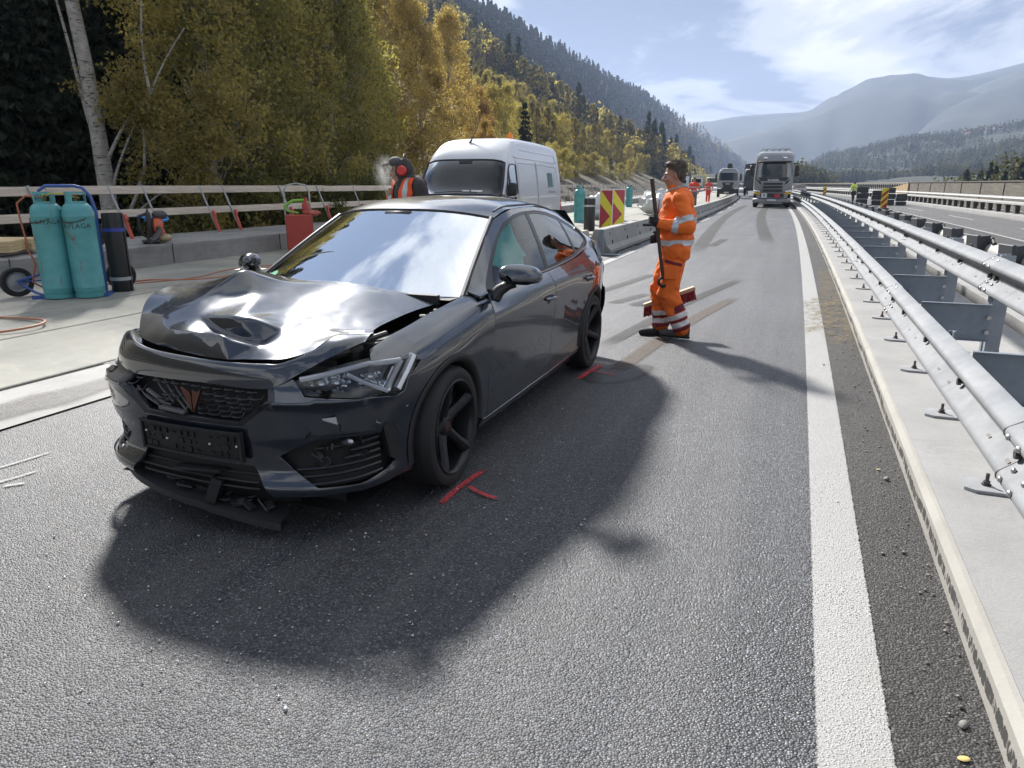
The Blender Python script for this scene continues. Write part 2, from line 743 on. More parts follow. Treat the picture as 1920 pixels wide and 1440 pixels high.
KERB = kerb_mat()
mb = MB()
mb.sweep([(-.0, -.05), (.0, .118), (.022, .150), (.040, .152), (.040, -.05)], [road_pt(.68, y) for y in ysteps(YB, 420)])
tag(mb.build('kerb', KERB, smooth=False), kind='structure')
strip('bridge_cap', CONC_CAP, .715, 2.12, YB, 420, .1495)
strip('bridge_gap', simple('gap_dark', (.035, .033, .03), .9), 2.12, 2.32, YB, 420, -.35)
mb = MB()
for x in (2.12, 2.32):
    ys = ysteps(YB, 420)
    mb.grid([[road_pt(x, y, -.36), road_pt(x, y, .148)] for y in ys])
mb.build('bridge_gap_side', CONC_DARK, smooth=False)['kind'] = 'structure'
strip('bridge_cap', CONC_CAP, 2.32, 3.3, YB, 420, .149)
mb = MB()
mb.grid([[road_pt(3.3, y, .149), road_pt(3.32, y, -.03)] for y in ysteps(YB, 420)])
mb.build('kerb', CONC_CAP, smooth=False)['kind'] = 'structure'
mb = MB()
mb.grid([[road_pt(9.74, y, -.02), road_pt(9.74, y, .149), road_pt(13.2, y, .15)] for y in ysteps(YB, 420)], flip=True)
mb.build('bridge_cap', CONC_CAP, smooth=False)['kind'] = 'structure'

# works area on the left: bare deck in strips, upstand behind it
deck = bpy.data.objects.new('works_deck', None)
COL.objects.link(deck)
deck['kind'] = 'structure'
xs = [-5.60, -6.86, -8.02, -9.2, -10.62]
for i in range(4):
    for j, (ya, yb) in enumerate(((YB, 16), (16, 60), (60, 420))):
        zt = .138 + .006 * ((i * 7 + j) % 3)
        mb = MB()
        ys = ysteps(ya + .004, yb - .004, 1.0)
        rows = []
        for y in ys:
            a, b = xs[i] - .006 + .012 * pnoise((y * .8, i, 0)), xs[i + 1] + .006 + .012 * pnoise((y * .8, i + 5, 0))
            za = .034 if i == 0 else zt
            rows.append([road_pt(a, y, -.02), road_pt(a, y, za - .006), road_pt(a - .01, y, za), road_pt(b + .01, y, zt), road_pt(b, y, zt - .006), road_pt(b, y, -.02)])
        mb.grid(rows)
        mb.build('deck_strip', CONC_DECK, deck, smooth=False)
strip('road_base', simple('base_dark', (.03, .03, .028), .95), -13.2, 13.2, YB, 420, -.04)
mb = MB()
mb.sweep([(0, -.03), (0, .34), (.02, .36), (2.0, .37), (2.0, -.6)], [road_pt(-10.62, y, .14) for y in ysteps(YB, 420)][::-1])
tag(mb.build('upstand', CONC_DARK, smooth=False), 'grey concrete upstand kerb under the timber railing', 'kerb', kind='structure')
# formwork joints on the upstand face
mb = MB()
for k in range(16):
    y = 1.0 + k * 3.0
    x, yy, _ = road_pt(-10.612, y)
    mb.box((x, yy, .33), (.01, .012, .34))
mb.build('upstand_joint', simple('joint_dark', (.05, .05, .05), .9), bpy.data.objects['upstand'])

# --------------------------------------------------------- marks on the asphalt


def decal_mat(name, col, amount=.5, scale=9., stretch=(1, 1, 1), rough=.7):
    t = NT(name)
    p = t.map(t.coord('Object'), stretch)
    g = t.N('ShaderNodeTexCoord').outputs['UV']
    s = t.sep(g)
    ex = t.ramp(s[0], (.0, 0.0), (.25, 1.0), (.75, 1.0), (1.0, 0.0), interp='EASE')
    ey = t.ramp(s[1], (.0, 0.0), (.12, 1.0), (.85, 1.0), (1.0, 0.0), interp='EASE')
    n = t.noise(p, scale, 7, .7, .4)
    d1 = t.voro(t.pos(), 130, 'F1', 0)
    a = t.math('MULTIPLY', t.math('MULTIPLY', ex, ey), t.ramp(n, (max(0, .55 - amount), 0.0), (max(.05, .8 - amount), 1.0)))
    a = t.math('MULTIPLY', a, t.ramp(d1, (.3, 1.0), (.7, .45)))
    t.set(col=col, rough=rough, alpha=a)
    t.bump(t.ramp(d1, (0., 1.), (.55, 0.)), .5, .006)
    return t.mat


def ribbon(name, mat, pts, w, z=.006):
    """painted or rubbed mark along a path on the road, with uv across and along it"""
    pts = [Vector((p[0], p[1], 0)) for p in pts]
    vs, uvs = [], []
    n = len(pts)
    for i, p in enumerate(pts):
        t = (pts[min(i + 1, n - 1)] - pts[max(i - 1, 0)]).normalized()
        sd = Vector((t.y, -t.x, 0))
        ww = w if not hasattr(w, '__len__') else w[i]
        for k in (-1, -.34, .34, 1):
            vs.append(tuple(p + sd * ww * .5 * k + Vector((0, 0, z))))
            uvs.append(((k + 1) / 2, i / (n - 1)))
    me = bpy.data.meshes.new(name)
    fs = [(i * 4 + j, i * 4 + j + 1, i * 4 + 5 + j, i * 4 + 4 + j) for i in range(n - 1) for j in range(3)]
    me.from_pydata(vs, [], fs)
    uv = me.uv_layers.new(name='UVMap')
    for l in me.loops:
        uv.data[l.index].uv = uvs[l.vertex_index]
    me.materials.append(mat)
    o = obj(name, me)
    o['kind'] = 'structure'
    return o


RUBBER = decal_mat('tyre_rubber', (.035, .033, .032), .42, 5, (3, .6, 1))
RUBBER_SOFT = decal_mat('tyre_rubber_faint', (.05, .048, .045), .30, 5, (3, .6, 1))
BROWN = decal_mat('mud_stain', (.10, .075, .055), .36, 4, (2, .7, 1))
REDP = decal_mat('marking_spray_red', (.60, .06, .07), .44, 22, (1, 1, 1), .8)
WHITEP = decal_mat('scrape_white', (.42, .42, .41), .32, 22)
WET = decal_mat('damp_patch', (.03, .03, .03), .40, 3, (1, 1, 1), .35)
TAR = decal_mat('tar_spill', (.02, .02, .02), .47, 2.2, (1, .8, 1), .4)


def arc(p, q, n=10, bow=0.0):
    p, q = Vector((p[0], p[1], 0)), Vector((q[0], q[1], 0))
    d = q - p
    s = Vector((d.y, -d.x, 0))
    return [p + d * (i / (n - 1)) + s * bow * math.sin(PI * i / (n - 1)) for i in range(n)]


ribbon('tyre_mark', RUBBER, arc((-1.70, 6.6), (-.80, 12.7), 14, -.012), .21)
ribbon('tyre_mark', BROWN, arc((-1.36, 5.6), (-.72, 10.6), 14, -.015), .22, .0065)
ribbon('tyre_mark', RUBBER_SOFT, arc((-2.72, 9.9), (-2.30, 12.9), 12, .0), .22)
ribbon('tyre_mark', RUBBER_SOFT, arc((-2.25, 9.3), (-1.95, 10.4), 12, .0), .24)
ribbon('tyre_mark', RUBBER_SOFT, arc((-2.05, 19.0), (-1.98, 22.0), 8, 0), .30)
ribbon('tyre_mark', RUBBER_SOFT, arc((-2.1, 16), (-3.9, 60), 12, -.01), .5)
ribbon('tyre_mark', RUBBER_SOFT, arc((-.7, 20), (-2.3, 62), 12, -.01), .5)
ribbon('damp_patch', WET, arc((-1.55, 5.4), (-1.15, 6.2), 8, .1), [.2, .4, .5, .5, .45, .4, .3, .1], .005)
ribbon('damp_patch', WET, arc((-1.98, 9.2), (-1.75, 10.1), 8, .1), [.1, .3, .4, .4, .4, .3, .2, .1], .005)
ribbon('spray_mark', REDP, arc((-1.53, 2.88), (-1.50, 3.40), 10, -.03), .048, .010)
ribbon('spray_mark', REDP, arc((-1.50, 3.15), (-1.28, 3.05), 8, .05), .042, .012)
ribbon('spray_mark', REDP, arc((-1.56, 5.42), (-1.50, 6.0), 8, -.02), .06, .010)
ribbon('spray_mark', REDP, arc((-1.56, 5.74), (-1.30, 5.66), 8, .02), .035, .012)
ribbon('tar_patch', TAR, arc((-5.15, 2.6), (-5.1, 4.4), 10, .05), [.2, .5, .55, .5, .6, .5, .4, .4, .3, .1], .018)
ribbon('scrape_mark', WHITEP, arc((-3.90, 2.15), (-3.82, 2.47), 8, .02), .035, .008)
ribbon('scrape_mark', WHITEP, arc((-4.08, 2.35), (-4.03, 2.70), 8, .02), .03, .008)
ribbon('scrape_mark', WHITEP, arc((-3.79, 2.24), (-3.72, 2.32), 6, .0), .04, .008)
MUD = decal_mat('yellow_mud', (.22, .17, .09), .12, 5, (1.5, .8, 1))
ribbon('mud_patch', MUD, arc((.30, 8.0), (.33, 11.0), 10, 0), .42, .012)
ribbon('mud_patch', MUD, arc((.52, 7.2), (.56, 15.0), 12, 0), .40, .009)
# ================================================================== SAFETY BARRIERS


def galv_mat(name, c0, c1, rough=.42, metal=.75):
    t = NT(name)
    p = t.coord()
    n = t.noise(p, 3.0, 7, .6, .3)
    sp = t.voro(t.map(p, (1, .35, 1)), 30, 'F1', 1)
    sc = t.N('ShaderNodeSeparateColor'); t.L(sp, sc.inputs[0])
    c = t.mix(t.ramp(n, (.3, 0.0), (.7, 1.0)), c0, c1)
    c = t.mix(t.math('MULTIPLY', sc.outputs[0], .16), c, tuple(x * .7 for x in c0))
    st = t.ramp(t.noise(t.map(p, (6, 2.2, .6)), 2.0, 6, .6), (.62, 0.0), (.8, .45))
    c = t.mix(st, c, (.36, .33, .28))
    t.set(col=c, rough=t.ramp(t.noise(p, 14, 5), (.3, rough - .06), (.7, rough + .14)), metal=metal)
    t.set(spec=.15)
    t.bump(t.noise(p, 45, 4, .6), .06, .004)
    return t.mat


GALV = galv_mat('galvanised_new', (.20, .21, .225), (.27, .28, .29), .62, .10)
GALV_B = galv_mat('galvanised_bluegrey', (.20, .24, .29), (.30, .34, .39), .5, .35)
GALV_D = galv_mat('galvanised_dull', (.36, .37, .38), (.46, .47, .48), .55, .5)
BOLT = simple('bolt_steel', (.10, .09, .085), .45, .7)
BOLT_L = simple('bolt_zinc', (.42, .42, .42), .4, .8)
RUBBLK = simple('block_dark', (.040, .044, .052), .6, 0.0, .3, 20, bump=.2)
BLACKP = simple('black_plastic', (.018, .018, .019), .45, 0, .2, 30)

# half of the sheet outline seen from the road (side, up): two ridges, a groove between them
WOUT = [(.0, .0), (-.070, .034), (-.080, .043), (-.084, .057), (-.080, .071), (-.070, .083), (-.014, .128), (-.005, .140), (-.005, .172), (-.012, .184),
        (-.070, .222), (-.080, .233), (-.084, .247), (-.080, .261), (-.070, .271), (.0, .310)]


def wprof(off=0.0, th=.006):
    outer = [(a - off, b) for a, b in WOUT]
    inner = [(a + th - off, b) for a, b in reversed(WOUT)]
    return outer + inner


def wbeam(parent, x, z, y0, y1, seg, mat, first=0.0, detail=True, near_to=40.0, flip=1, bolt_to=22.0):
    y = y0
    k = 0
    while y < y1:
        L = seg if y < near_to else seg * 4
        n = 5 if y < near_to else 8
        ya, yb = y, min(y + L + .30, y1 + .3)
        mb = MB()
        # each element laps over the next one: its far end lies in front
        path = []
        for i in range(n):
            yy = lerp(ya, yb, i / (n - 1))
            path.append(road_pt(x - flip * (.0075 * (i / (n - 1))), yy, z))
        mb.sweep([(a * flip, b) for a, b in wprof()], path)
        r = mb.build('rail', mat, parent, angle=32)
        if y < 60:
            g = MB()
            g.sweep([(a * flip, b) for a, b in wprof(.011, .004)], [road_pt(x, yb - .001, z), road_pt(x, yb + .007, z)])
            g.build('joint_shadow', BOLT, r, angle=32)  # dark strip painted in for the shadow of the lap gap
        if detail and y < bolt_to:
            b = MB()
            for s, hh in ((-.072, .050), (-.072, .076), (-.060, .222), (-.079, .262)):
                pass
            for dy in (.07, .22):
                for s, hh in ((-.086, .065), (-.086, .247), (-.030, .290), (-.045, .108)):
                    bx = road_pt(x + flip * (s - .008), yb - dy, z + hh)
                    b.ball(bx, (.010, .019, .014), 10, 5)
            # slotted holes along the groove and the web of the element
            for q in range(int(L / .333)):
                yy = ya + .35 + q * .333
                bx = road_pt(x + flip * (-.045), yy, z + .105)
                if q % 4 < 2:
                    b.box(bx, (.006, .05, .014), ry=.75 * flip, mi=1)
            # big fixing bolts sitting in the groove
            for q in range(int(L / 1.2) + 1):
                bx = road_pt(x + flip * (-.022), ya + .30 + q * 1.2, z + .156)
                b.lathe([(.012, -.02), (.021, -.02), (.021, .0), (.012, .0), (.010, .016), (.0, .016)], bx, 6, 'X', 1)
            b.build('rail_bolts', [BOLT_L, BOLT], r, angle=50)['kind'] = 'stuff'
        y += L
        k += 1


# --- near barrier: low front rail, spacer plates, posts and a high rear rail
gr = thing('guardrail', 'new galvanised double guardrail with spacer plates on the concrete cap beside the lane', 'guardrail')
wbeam(gr, .962, .325, -1.4, 300, 4.4, GALV)
wbeam(gr, 1.50, .69, -3.6, 300, 5.0, GALV)
plate_me = None
# post: sigma profile, open towards the camera side
sig = [(-.06, -.075), (.0, -.075), (.0, -.069), (-.054, -.069), (-.054, -.03), (-.03, -.012), (-.03, .012), (-.054, .03), (-.054, .069), (.0, .069), (.0, .075), (-.06, .075), (-.06, .028), (-.036, .010), (-.036, -.010), (-.06, -.028)]
mb = MB()
mb.prism([(a + .03, b) for a, b in sig], 0, .86)
mb.v = [(a * 1.7, b * 1.15, c) for a, b, c in mb.v]
post_me = mb.mesh('post', galv_mat('galvanised_post', (.26, .29, .33), (.36, .39, .43), .5, .3), False)
mb = MB()
mb.prism([(-.16, -.10), (.14, -.13), (.14, .13), (-.16, .10), (-.20, .04), (-.20, -.04)], 0, .016)
base_me = mb.mesh('base_plate', GALV_D, False)
mb = MB()
mb.prism([(-.34, .05), (.10, .05), (.13, .09), (.13, -.09), (.10, -.05), (-.34, -.05)][::-1], 0, .012)
mb2 = MB().prism([(-.30, -.055), (-.26, -.085), (.12, -.085), (.12, .085), (-.26, .085), (-.30, .055)], 0, .014)
base2_me = mb2.mesh('base_plate', GALV_D, False)
mb = MB()
mb.lathe([(.022, 0), (.022, .006), (.0135, .006), (.0155, .007), (.0155, .021), (.0135, .022), (.0085, .022), (.0085, .058), (.0, .060)], (0, 0, 0), 8)
anchor_me = mb.mesh('anchor_bolt', BOLT, True, 50)
mb = MB()
mb.box((0, 0, 0), (.50, .006, .30))
mb.box((0, -.016, .147), (.50, .034, .006))
mb.box((0, -.016, -.147), (.50, .034, .006))
spacer_me = mb.mesh('spacer_plate', GALV_B, False)
mb = MB()
mb.lathe([(.0, -.05), (.018, -.05), (.018, -.032), (.010, -.032), (.010, .03), (.02, .03), (.02, .05), (.0, .05)], (0, 0, 0), 6, 'Y')
xbolt_me = mb.mesh('cross_bolt', BOLT_L, True, 40)
y = 1.35
while y < 60:
    x, yy, _ = road_pt(1.16, y)
    b = obj('base_plate', base2_me, gr, (x, yy, .151))
    if y < 24:
        obj('anchor_bolt', anchor_me, b, (-.20, 0, .014))
    # short stub post under the front rail
    if y < 30:
        mb = MB().box((x + .02, yy, .32), (.06, .012, .32)).box((x + .02, yy - .03, .32), (.012, .06, .32))
        mb.build('stub_post', GALV_B, gr, smooth=False)
    y += 1.2
y = 0.9
while y < 120:
    x, yy, _ = road_pt(1.57, y)
    p = obj('post', post_me, gr, (x, yy, .15))
    if y < 40:
        b = obj('base_plate', base_me, gr, (x, yy, .151))
        obj('anchor_bolt', anchor_me, b, (.085, -.08, .016))
        obj('anchor_bolt', anchor_me, b, (.085, .08, .016))
        obj('spacer_plate', spacer_me, gr, (x - .30, yy - .085, .47))
        obj('cross_bolt', xbolt_me, gr, (x - .07, yy - .10, .52))
        obj('cross_bolt', xbolt_me, gr, (x - .07, yy - .10, .40))
    y += 1.95 if y < 40 else 3.9

# --- barrier of the other bridge: pale rounded beam on dark spacer blocks
PALE = galv_mat('barrier_pale', (.40, .395, .38), (.50, .49, .47), .6, .1)
ob = thing('guardrail', 'pale guardrail with dark square spacer blocks on the far side of the bridge gap', 'guardrail')
prof = [(.13 * math.cos(a), .11 * math.sin(a)) for a in np.linspace(0, 2 * PI, 15)[:-1]]
y = -3.0
while y < 260:
    L = 6.0 if y < 50 else 24.
    mb = MB()
    mb.sweep(prof, [road_pt(2.86, lerp(y + .02, y + L - .02, i / 5), .58) for i in range(6)])
    mb.sweep([(-.02, -.06), (.05, -.05), (.05, .05), (-.02, .06)], [road_pt(2.92, lerp(y, y + L, i / 5), .28) for i in range(6)])
    mb.build('rail', PALE, ob, angle=60)
    y += L
mb = MB()
mb.box((0, 0, 0), (.05, .36, .40), bev=.008)
mb.box((.10, 0, .0), (.16, .30, .36))
mb.prism([(-.03, -.18), (.025, -.20), (.025, -.30), (-.03, -.26)], -.18, .18, 'XZ')
mb.lathe([(.0, -.045), (.03, -.045), (.04, -.028), (.04, -.02), (0, -.02)], (0, 0, .03), 10, 'X')
blk_me = mb.mesh('spacer_block', RUBBLK, True, 30)
mb = MB()
mb.box((0, 0, 0), (.10, .12, .55))
pp_me = mb.mesh('post', PALE, False)
y = 1.3
i = 0
while y < 150:
    x, yy, _ = road_pt(2.60, y)
    b = obj('spacer_block', blk_me, ob, (x, yy, .60))
    b.rotation_euler = (0, rad(-6), rad(14))
    obj('post', pp_me, ob, (x + .25, yy, .42))
    if i % 2 == 0 and y < 60:
        mb = MB().tube([(x + .22, yy - .35, .66), (x + .20, yy - .22, .74), (x + .22, yy - .10, .70), (x + .30, yy, .60), (x + .26, yy + .1, .42)], .017, 6)
        mb.ball((x + .2, yy - .36, .69), .035).ball((x + .2, yy - .18, .75), .03)
        mb.build('cable_clamp', BLACKP, ob)
    y += 1.95
    i += 1

# --- far side rail of the other carriageway
fr = thing('guardrail', 'white topped guardrail on dark posts in front of the noise wall', 'guardrail')
y = 4.0
WHT = galv_mat('rail_white', (.33, .33, .325), (.40, .40, .39), .5, .1)
while y < 300:
    L = 8.0 if y < 90 else 24.
    mb = MB()
    mb.sweep([(-.16, .70), (-.02, .80), (.18, .79), (.20, .70), (.0, .66)], [road_pt(10.55, lerp(y, y + L - .02, i / 4), .15) for i in range(5)][::1])
    mb.sweep([(-.18, .42), (-.18, .50), (-.04, .58), (.02, .58), (.02, .40)], [road_pt(10.55, lerp(y, y + L - .02, i / 4), .15) for i in range(5)])
    mb.build('rail', WHT, fr, angle=60)
    y += L
mb = MB()
mb.box((0, 0, .22), (.20, .42, .46))
mb.box((-.11, -.30, .16), (.06, .10, .40), rx=-.5)
dk_me = mb.mesh('post', simple('post_dark', (.07, .068, .065), .7), False)
y = 20.0
while y < 170:
    x, yy, _ = road_pt(10.52, y)
    obj('post', dk_me, fr, (x, yy, .15))
    y += 1.6 if y < 90 else 2.2

# --- noise wall of horizontal boards, with steel posts
nw = thing('noise_wall', 'weathered brown timber noise wall with horizontal slats and a dark coping', 'wall')
WOODN = NT('noise_wood')
_p = WOODN.coord()
_n = WOODN.noise(WOODN.map(_p, (.4, .4, 6)), 2.0, 7, .65, .3)
WOODN.set(col=WOODN.mix(WOODN.ramp(_n, (.3, 0.), (.7, 1.)), (.075, .068, .056), (.19, .172, .14)), rough=.85)
WOODN = WOODN.mat
WY0, WY1 = 18.0, 79.0
for k in range(21):
    z0 = .18 + k * .071
    mb = MB()
    mb.sweep([(0, 0), (.03, .006), (.03, .056), (0, .062)], [road_pt(11.75 + .004 * (k % 2), y, z0) for y in np.linspace(WY0, WY1, 16)])
    mb.build('slat', WOODN, nw, smooth=False)
mb = MB()
mb.sweep([(.04, -.1), (.07, -.1), (.07, 1.56), (.04, 1.56)], [road_pt(11.75, y, .16) for y in np.linspace(WY0, WY1, 16)])
mb.build('back_panel', simple('wall_back', (.06, .05, .04), .9), nw, smooth=False)
mb = MB()
mb.sweep([(-.05, 0), (.14, 0), (.14, .07), (-.05, .07)], [road_pt(11.75, y, .18 + 21 * .071) for y in np.linspace(WY0, WY1, 16)])
mb.build('coping', simple('coping_dark', (.10, .095, .085), .7), nw, smooth=False)
y = WY0 + 2
while y < WY1:
    x, yy, _ = road_pt(11.70, y)
    MB().box((x + .035, yy, .88), (.06, .12, 1.5)).build('post', simple('wall_post', (.12, .11, .095), .8), nw, smooth=False)
    y += 5.0

# --- bridge parapet beyond the wall: vertical bars under a handrail, timber wedge where it meets the wall
bp = thing('bridge_parapet', 'long grey bridge parapet of vertical bars beyond the noise wall', 'fence')
TANW = simple('timber_tan', (.36, .25, .14), .8, 0, .25, 6)
mb = MB()
mb.sweep([(-.12, 1.46), (.12, 1.46), (.12, 1.54), (-.12, 1.54)], [road_pt(11.75, y, .15) for y in np.linspace(WY1 + .3, 330, 30)])
mb.build('handrail', simple('handrail_tan', (.30, .27, .20), .7), bp, smooth=False)
mb = MB()
mb.sweep([(-.05, .12), (.05, .12), (.05, .2), (-.05, .2)], [road_pt(11.75, y, .15) for y in np.linspace(WY1 + .3, 330, 30)])
mb.build('bottom_rail', GALV_D, bp, smooth=False)
mb = MB()
mb.box((0, 0, .82), (.10, .10, 1.32))
bar_me = mb.mesh('bar', simple('parapet_dark', (.10, .10, .105), .6), False)
y = WY1 + 1.0
while y < 330:
    x, yy, _ = road_pt(11.75, y)
    obj('bar', bar_me, bp, (x, yy, .15))
    y += 1.3 if y < 200 else 2.4
mb = MB()
mb.sweep([(.28, .1), (.34, .1), (.34, 1.40), (.28, 1.40)], [road_pt(11.75, y, .15) for y in np.linspace(WY1 + .3, 330, 30)])
mb.build('infill_panel', simple('parapet_panel', (.42, .42, .40), .8), bp, smooth=False)
mb = MB()
p0, p1 = road_pt(11.6, WY1 - .2), road_pt(11.0, WY1 + 9)
mb.add([(p0[0], p0[1], .2), (p0[0], p0[1], 1.62), (p1[0], p1[1], .55), (p1[0], p1[1], .95), (p0[0] + .2, p0[1], .2), (p0[0] + .2, p0[1], 1.62), (p1[0] + .2, p1[1], .55), (p1[0] + .2, p1[1], .95)],
       [(0, 1, 3, 2), (4, 6, 7, 5), (1, 5, 7, 3), (0, 2, 6, 4), (2, 3, 7, 6), (0, 4, 5, 1)])
mb.build('timber_wedge', TANW, bp, smooth=False)

# --- low concrete barrier on the left of the lane, in cast sections
def barrier_section(x, y0, y1, h, mat, label, first=False, name='concrete_barrier'):
    t = thing(name, label, 'barrier', road_pt(x, y0), group='concrete barrier sections along the works')
    mb = MB()
    bx = bend(y0)
    path = [(bend(lerp(y0, y1, i / 4)) - bx, lerp(0, y1 - y0 - .02, i / 4), 0) for i in range(5)]
    mb.sweep([(.30, .03), (.30, .10), (.20, .20), (.115, h - .01), (.10, h), (-.10, h), (-.115, h - .01), (-.2, .2), (-.30, .10), (-.30, .03)], path)
    mb.build('body', mat, t, angle=25)
    mb = MB()
    for k in range(3):
        yy = lerp(.25, y1 - y0 - .3, k / 2)
        xx = bend(y0 + yy) - bx
        mb.box((xx + .03, yy, .015), (.7, .34, .03))
    mb.build('foot_pad', simple('pad_dark', (.05, .05, .048), .85), t, smooth=False)
    if y0 < 60:
        mb = MB()
        for k in range(4):
            yy = lerp(.5, y1 - y0 - .5, k / 3)
            xx = bend(y0 + yy) - bx
            mb.box((xx + .135, yy, h - .14), (.03, .035, .09)).box((xx + .19, yy + .1, .24), (.03, .035, .09))
        mb.build('lifting_slot', simple('slot_dark', (.03, .03, .03), .9), t, smooth=False)
    return t


words = ['first', 'second', 'third', 'fourth', 'fifth', 'sixth', 'seventh', 'eighth', 'ninth', 'tenth', 'eleventh', 'twelfth', 'thirteenth', 'fourteenth', 'fifteenth']
y = 16.0
for k in range(15):
    L = 6.0
    t = barrier_section(-4.12, y, y + L, .56, CONC, f'low grey concrete barrier section, {words[k]} from the steel end plate', name='concrete_barrier')
    y += L
t = thing('barrier_end_post', 'blue-grey steel end post where the low concrete barrier starts', 'barrier', road_pt(-4.12, 15.86))
MB().box((.12, -.02, .29), (.10, .12, .57), bev=.01).build('post', GALV_B, t, smooth=False)
MB().box((.24, -.02, .02), (.62, .20, .03), bev=.006).build('foot', GALV_B, t, smooth=False)
t = thing('concrete_block', 'tan water-stained concrete block before the steel end post', 'barrier', road_pt(-4.5, 10.2))
MB().sweep([(.24, 0), (.22, .30), (.17, .56), (-.17, .56), (-.22, .3), (-.24, 0)], [(0, i * 1.1, 0) for i in range(6)]).build('body', CONC_TAN, t, angle=25)
# ================================================================== CRASHED CAR
# car frame: x across (+ = driver's side, towards the lane), y back from the front axle, z up


def sstep(x, a, b):
    t = min(1, max(0, (x - a) / (b - a)))
    return t * t * (3 - 2 * t)


_pl = [(-.905, 0), (-.896, .22), (-.866, .42), (-.797, .60), (-.69, .725), (-.55, .805), (-.38, .852), (-.2, .878), (0, .89), (.3, .897), (.6, .899)]


def _plan_dense():
    pts = [(s, -l) for s, l in _pl[:0:-1]] + _pl
    P = [Vector((l, s, 0)) for s, l in pts]
    out = []
    n = len(P)
    for i in range(n - 1):
        p0, p1, p2, p3 = P[max(i - 1, 0)], P[i], P[i + 1], P[min(i + 2, n - 1)]
        for k in range(24):
            t = k / 24
            out.append(.5 * ((2 * p1) + (p2 - p0) * t + (2 * p0 - 5 * p1 + 4 * p2 - p3) * t * t + (3 * p1 - p0 - 3 * p2 + p3) * t ** 3))
    out.append(P[-1])
    A = np.array([(p.x, p.y) for p in out])
    d = np.r_[0, np.cumsum(np.hypot(*np.diff(A, axis=0).T))]
    mid = d[len(d) // 2]
    T = np.gradient(A, d, axis=0)
    return d - mid, A, T


PW, PA, PT = _plan_dense()


def plan(w):
    return float(np.interp(w, PW, PA[:, 0])), float(np.interp(w, PW, PA[:, 1])), float(np.interp(w, PW, PT[:, 0])), float(np.interp(w, PW, PT[:, 1]))


def w_of_s(s):
    h = len(PW) // 2
    return float(np.interp(s, PA[h:, 1], PW[h:]))


DF_Z = [.08, .14, .19, .225, .255, .29, .34, .42, .50, .58, .62, .645, .662, .70, .74, .80, .88]
DF_D = [.09, .055, .022, -.012, -.014, .008, .026, .024, .014, .012, .006, -.008, .010, .052, .066, .092, .13]
LB_Z = [.14, .18, .24, .34, .48, .60, .72, .80, .838, .856, .90, .95, 1.0]
LB_D = [.78, .835, .862, .868, .872, .882, .894, .899, .8975, .888, .868, .838, .81]
LF_Z = [.14, .18, .24, .34, .48, .60, .70, .78, .83, .86, .885, .905, .92, .93]
LF_L = [.80, .845, .868, .872, .876, .888, .897, .893, .880, .858, .825, .785, .745, .70]


LFR_L = [.78, .835, .862, .868, .874, .884, .896, .900, .892, .878, .862, .825, .775, .71]


def LF(z, s):
    k = sstep(s, .0, .5)
    return lerp(smooth_itp(z, LF_Z, LF_L), smooth_itp(z, LF_Z, LFR_L), k)


def chartW(w, z, off=0.0):
    """nose and bumper: plan curve pushed inwards by a height-dependent amount"""
    x, y, tx, ty = plan(w)
    k = sstep(abs(w), .80, 1.12)
    d = lerp(smooth_itp(z, DF_Z, DF_D), .899 - smooth_itp(z, LF_Z, LF_L), k) - off
    return Vector((x - ty * d, y + tx * d, z))


def fshift(s):
    return itp(s, [-.7, -.5, -.3, 0, .2, .4, .6], [-.115, -.095, -.06, -.022, 0, .02, .022])


def chartF(w, v, off=0.0):
    """front wing; v is height that flattens out on top"""
    z = v if v < .86 else .86 + .07 * (1 - math.exp(-(v - .86) / .075))
    a = abs(w)
    x, y, tx, ty = plan(a)
    d = .899 - LF(z, y) - off
    p = Vector((x - ty * d, y + tx * d, z + fshift(y) * sstep(z, .6, .9)))
    p.x *= 1 if w >= 0 else -1
    return p


def w_arch(s, z):
    return 0


RAIL_S = [.42, .55, .7, .95, 1.2, 1.5, 2.0, 2.5, 2.9, 3.2, 3.35]
RAIL_Z = [.935, 1.005, 1.09, 1.225, 1.335, 1.388, 1.390, 1.340, 1.268, 1.19, 1.10]
RAIL_L = [.745, .715, .69, .645, .60, .598, .588, .565, .54, .52, .52]
ZB_S = [.4, .9, 1.6, 2.2, 2.5, 2.8, 3.0, 3.4]
ZB_Z = [.945, .952, .962, .985, 1.015, 1.05, 1.06, 1.03]


def Lside(s, z):
    zb = smooth_itp(s, ZB_S, ZB_Z)
    sh = itp(s, [.4, 2.9, 3.4], [0.0, .035, .02])
    taper = itp(s, [2.2, 2.6, 2.9, 3.1, 3.3, 3.42, 3.5], [0, -.004, .012, .04, .09, .15, .22])
    flare = .016 * math.exp(-((s - 2.72) / .42) ** 2) * sstep(z, .3, .6) * (1 - sstep(z, .72, .95))
    if z <= zb:
        zz = z - sh * sstep(z, .55, .85)
        return smooth_itp(zz, LB_Z, LB_D) - taper + flare
    l0 = smooth_itp(zb - sh, LB_Z, LB_D) - taper
    zr, lr = smooth_itp(s, RAIL_S, RAIL_Z), smooth_itp(s, RAIL_S, RAIL_L)
    if zr < zb + .01:
        return min(l0, lr + .02)
    t = (z - zb) / (zr - zb)
    return lerp(l0, lr, t * .80 + .20 * t * t)


def chartS(s, z, off=0.0):
    return Vector((Lside(s, z) + off, s, z))


def poly_dense(poly, step):
    out = []
    n = len(poly)
    for i in range(n):
        a, b = poly[i], poly[(i + 1) % n]
        L = math.hypot(b[0] - a[0], b[1] - a[1])
        k = max(1, int(round(L / step)))
        for j in range(k):
            out.append((lerp(a[0], b[0], j / k), lerp(a[1], b[1], j / k)))
    return out


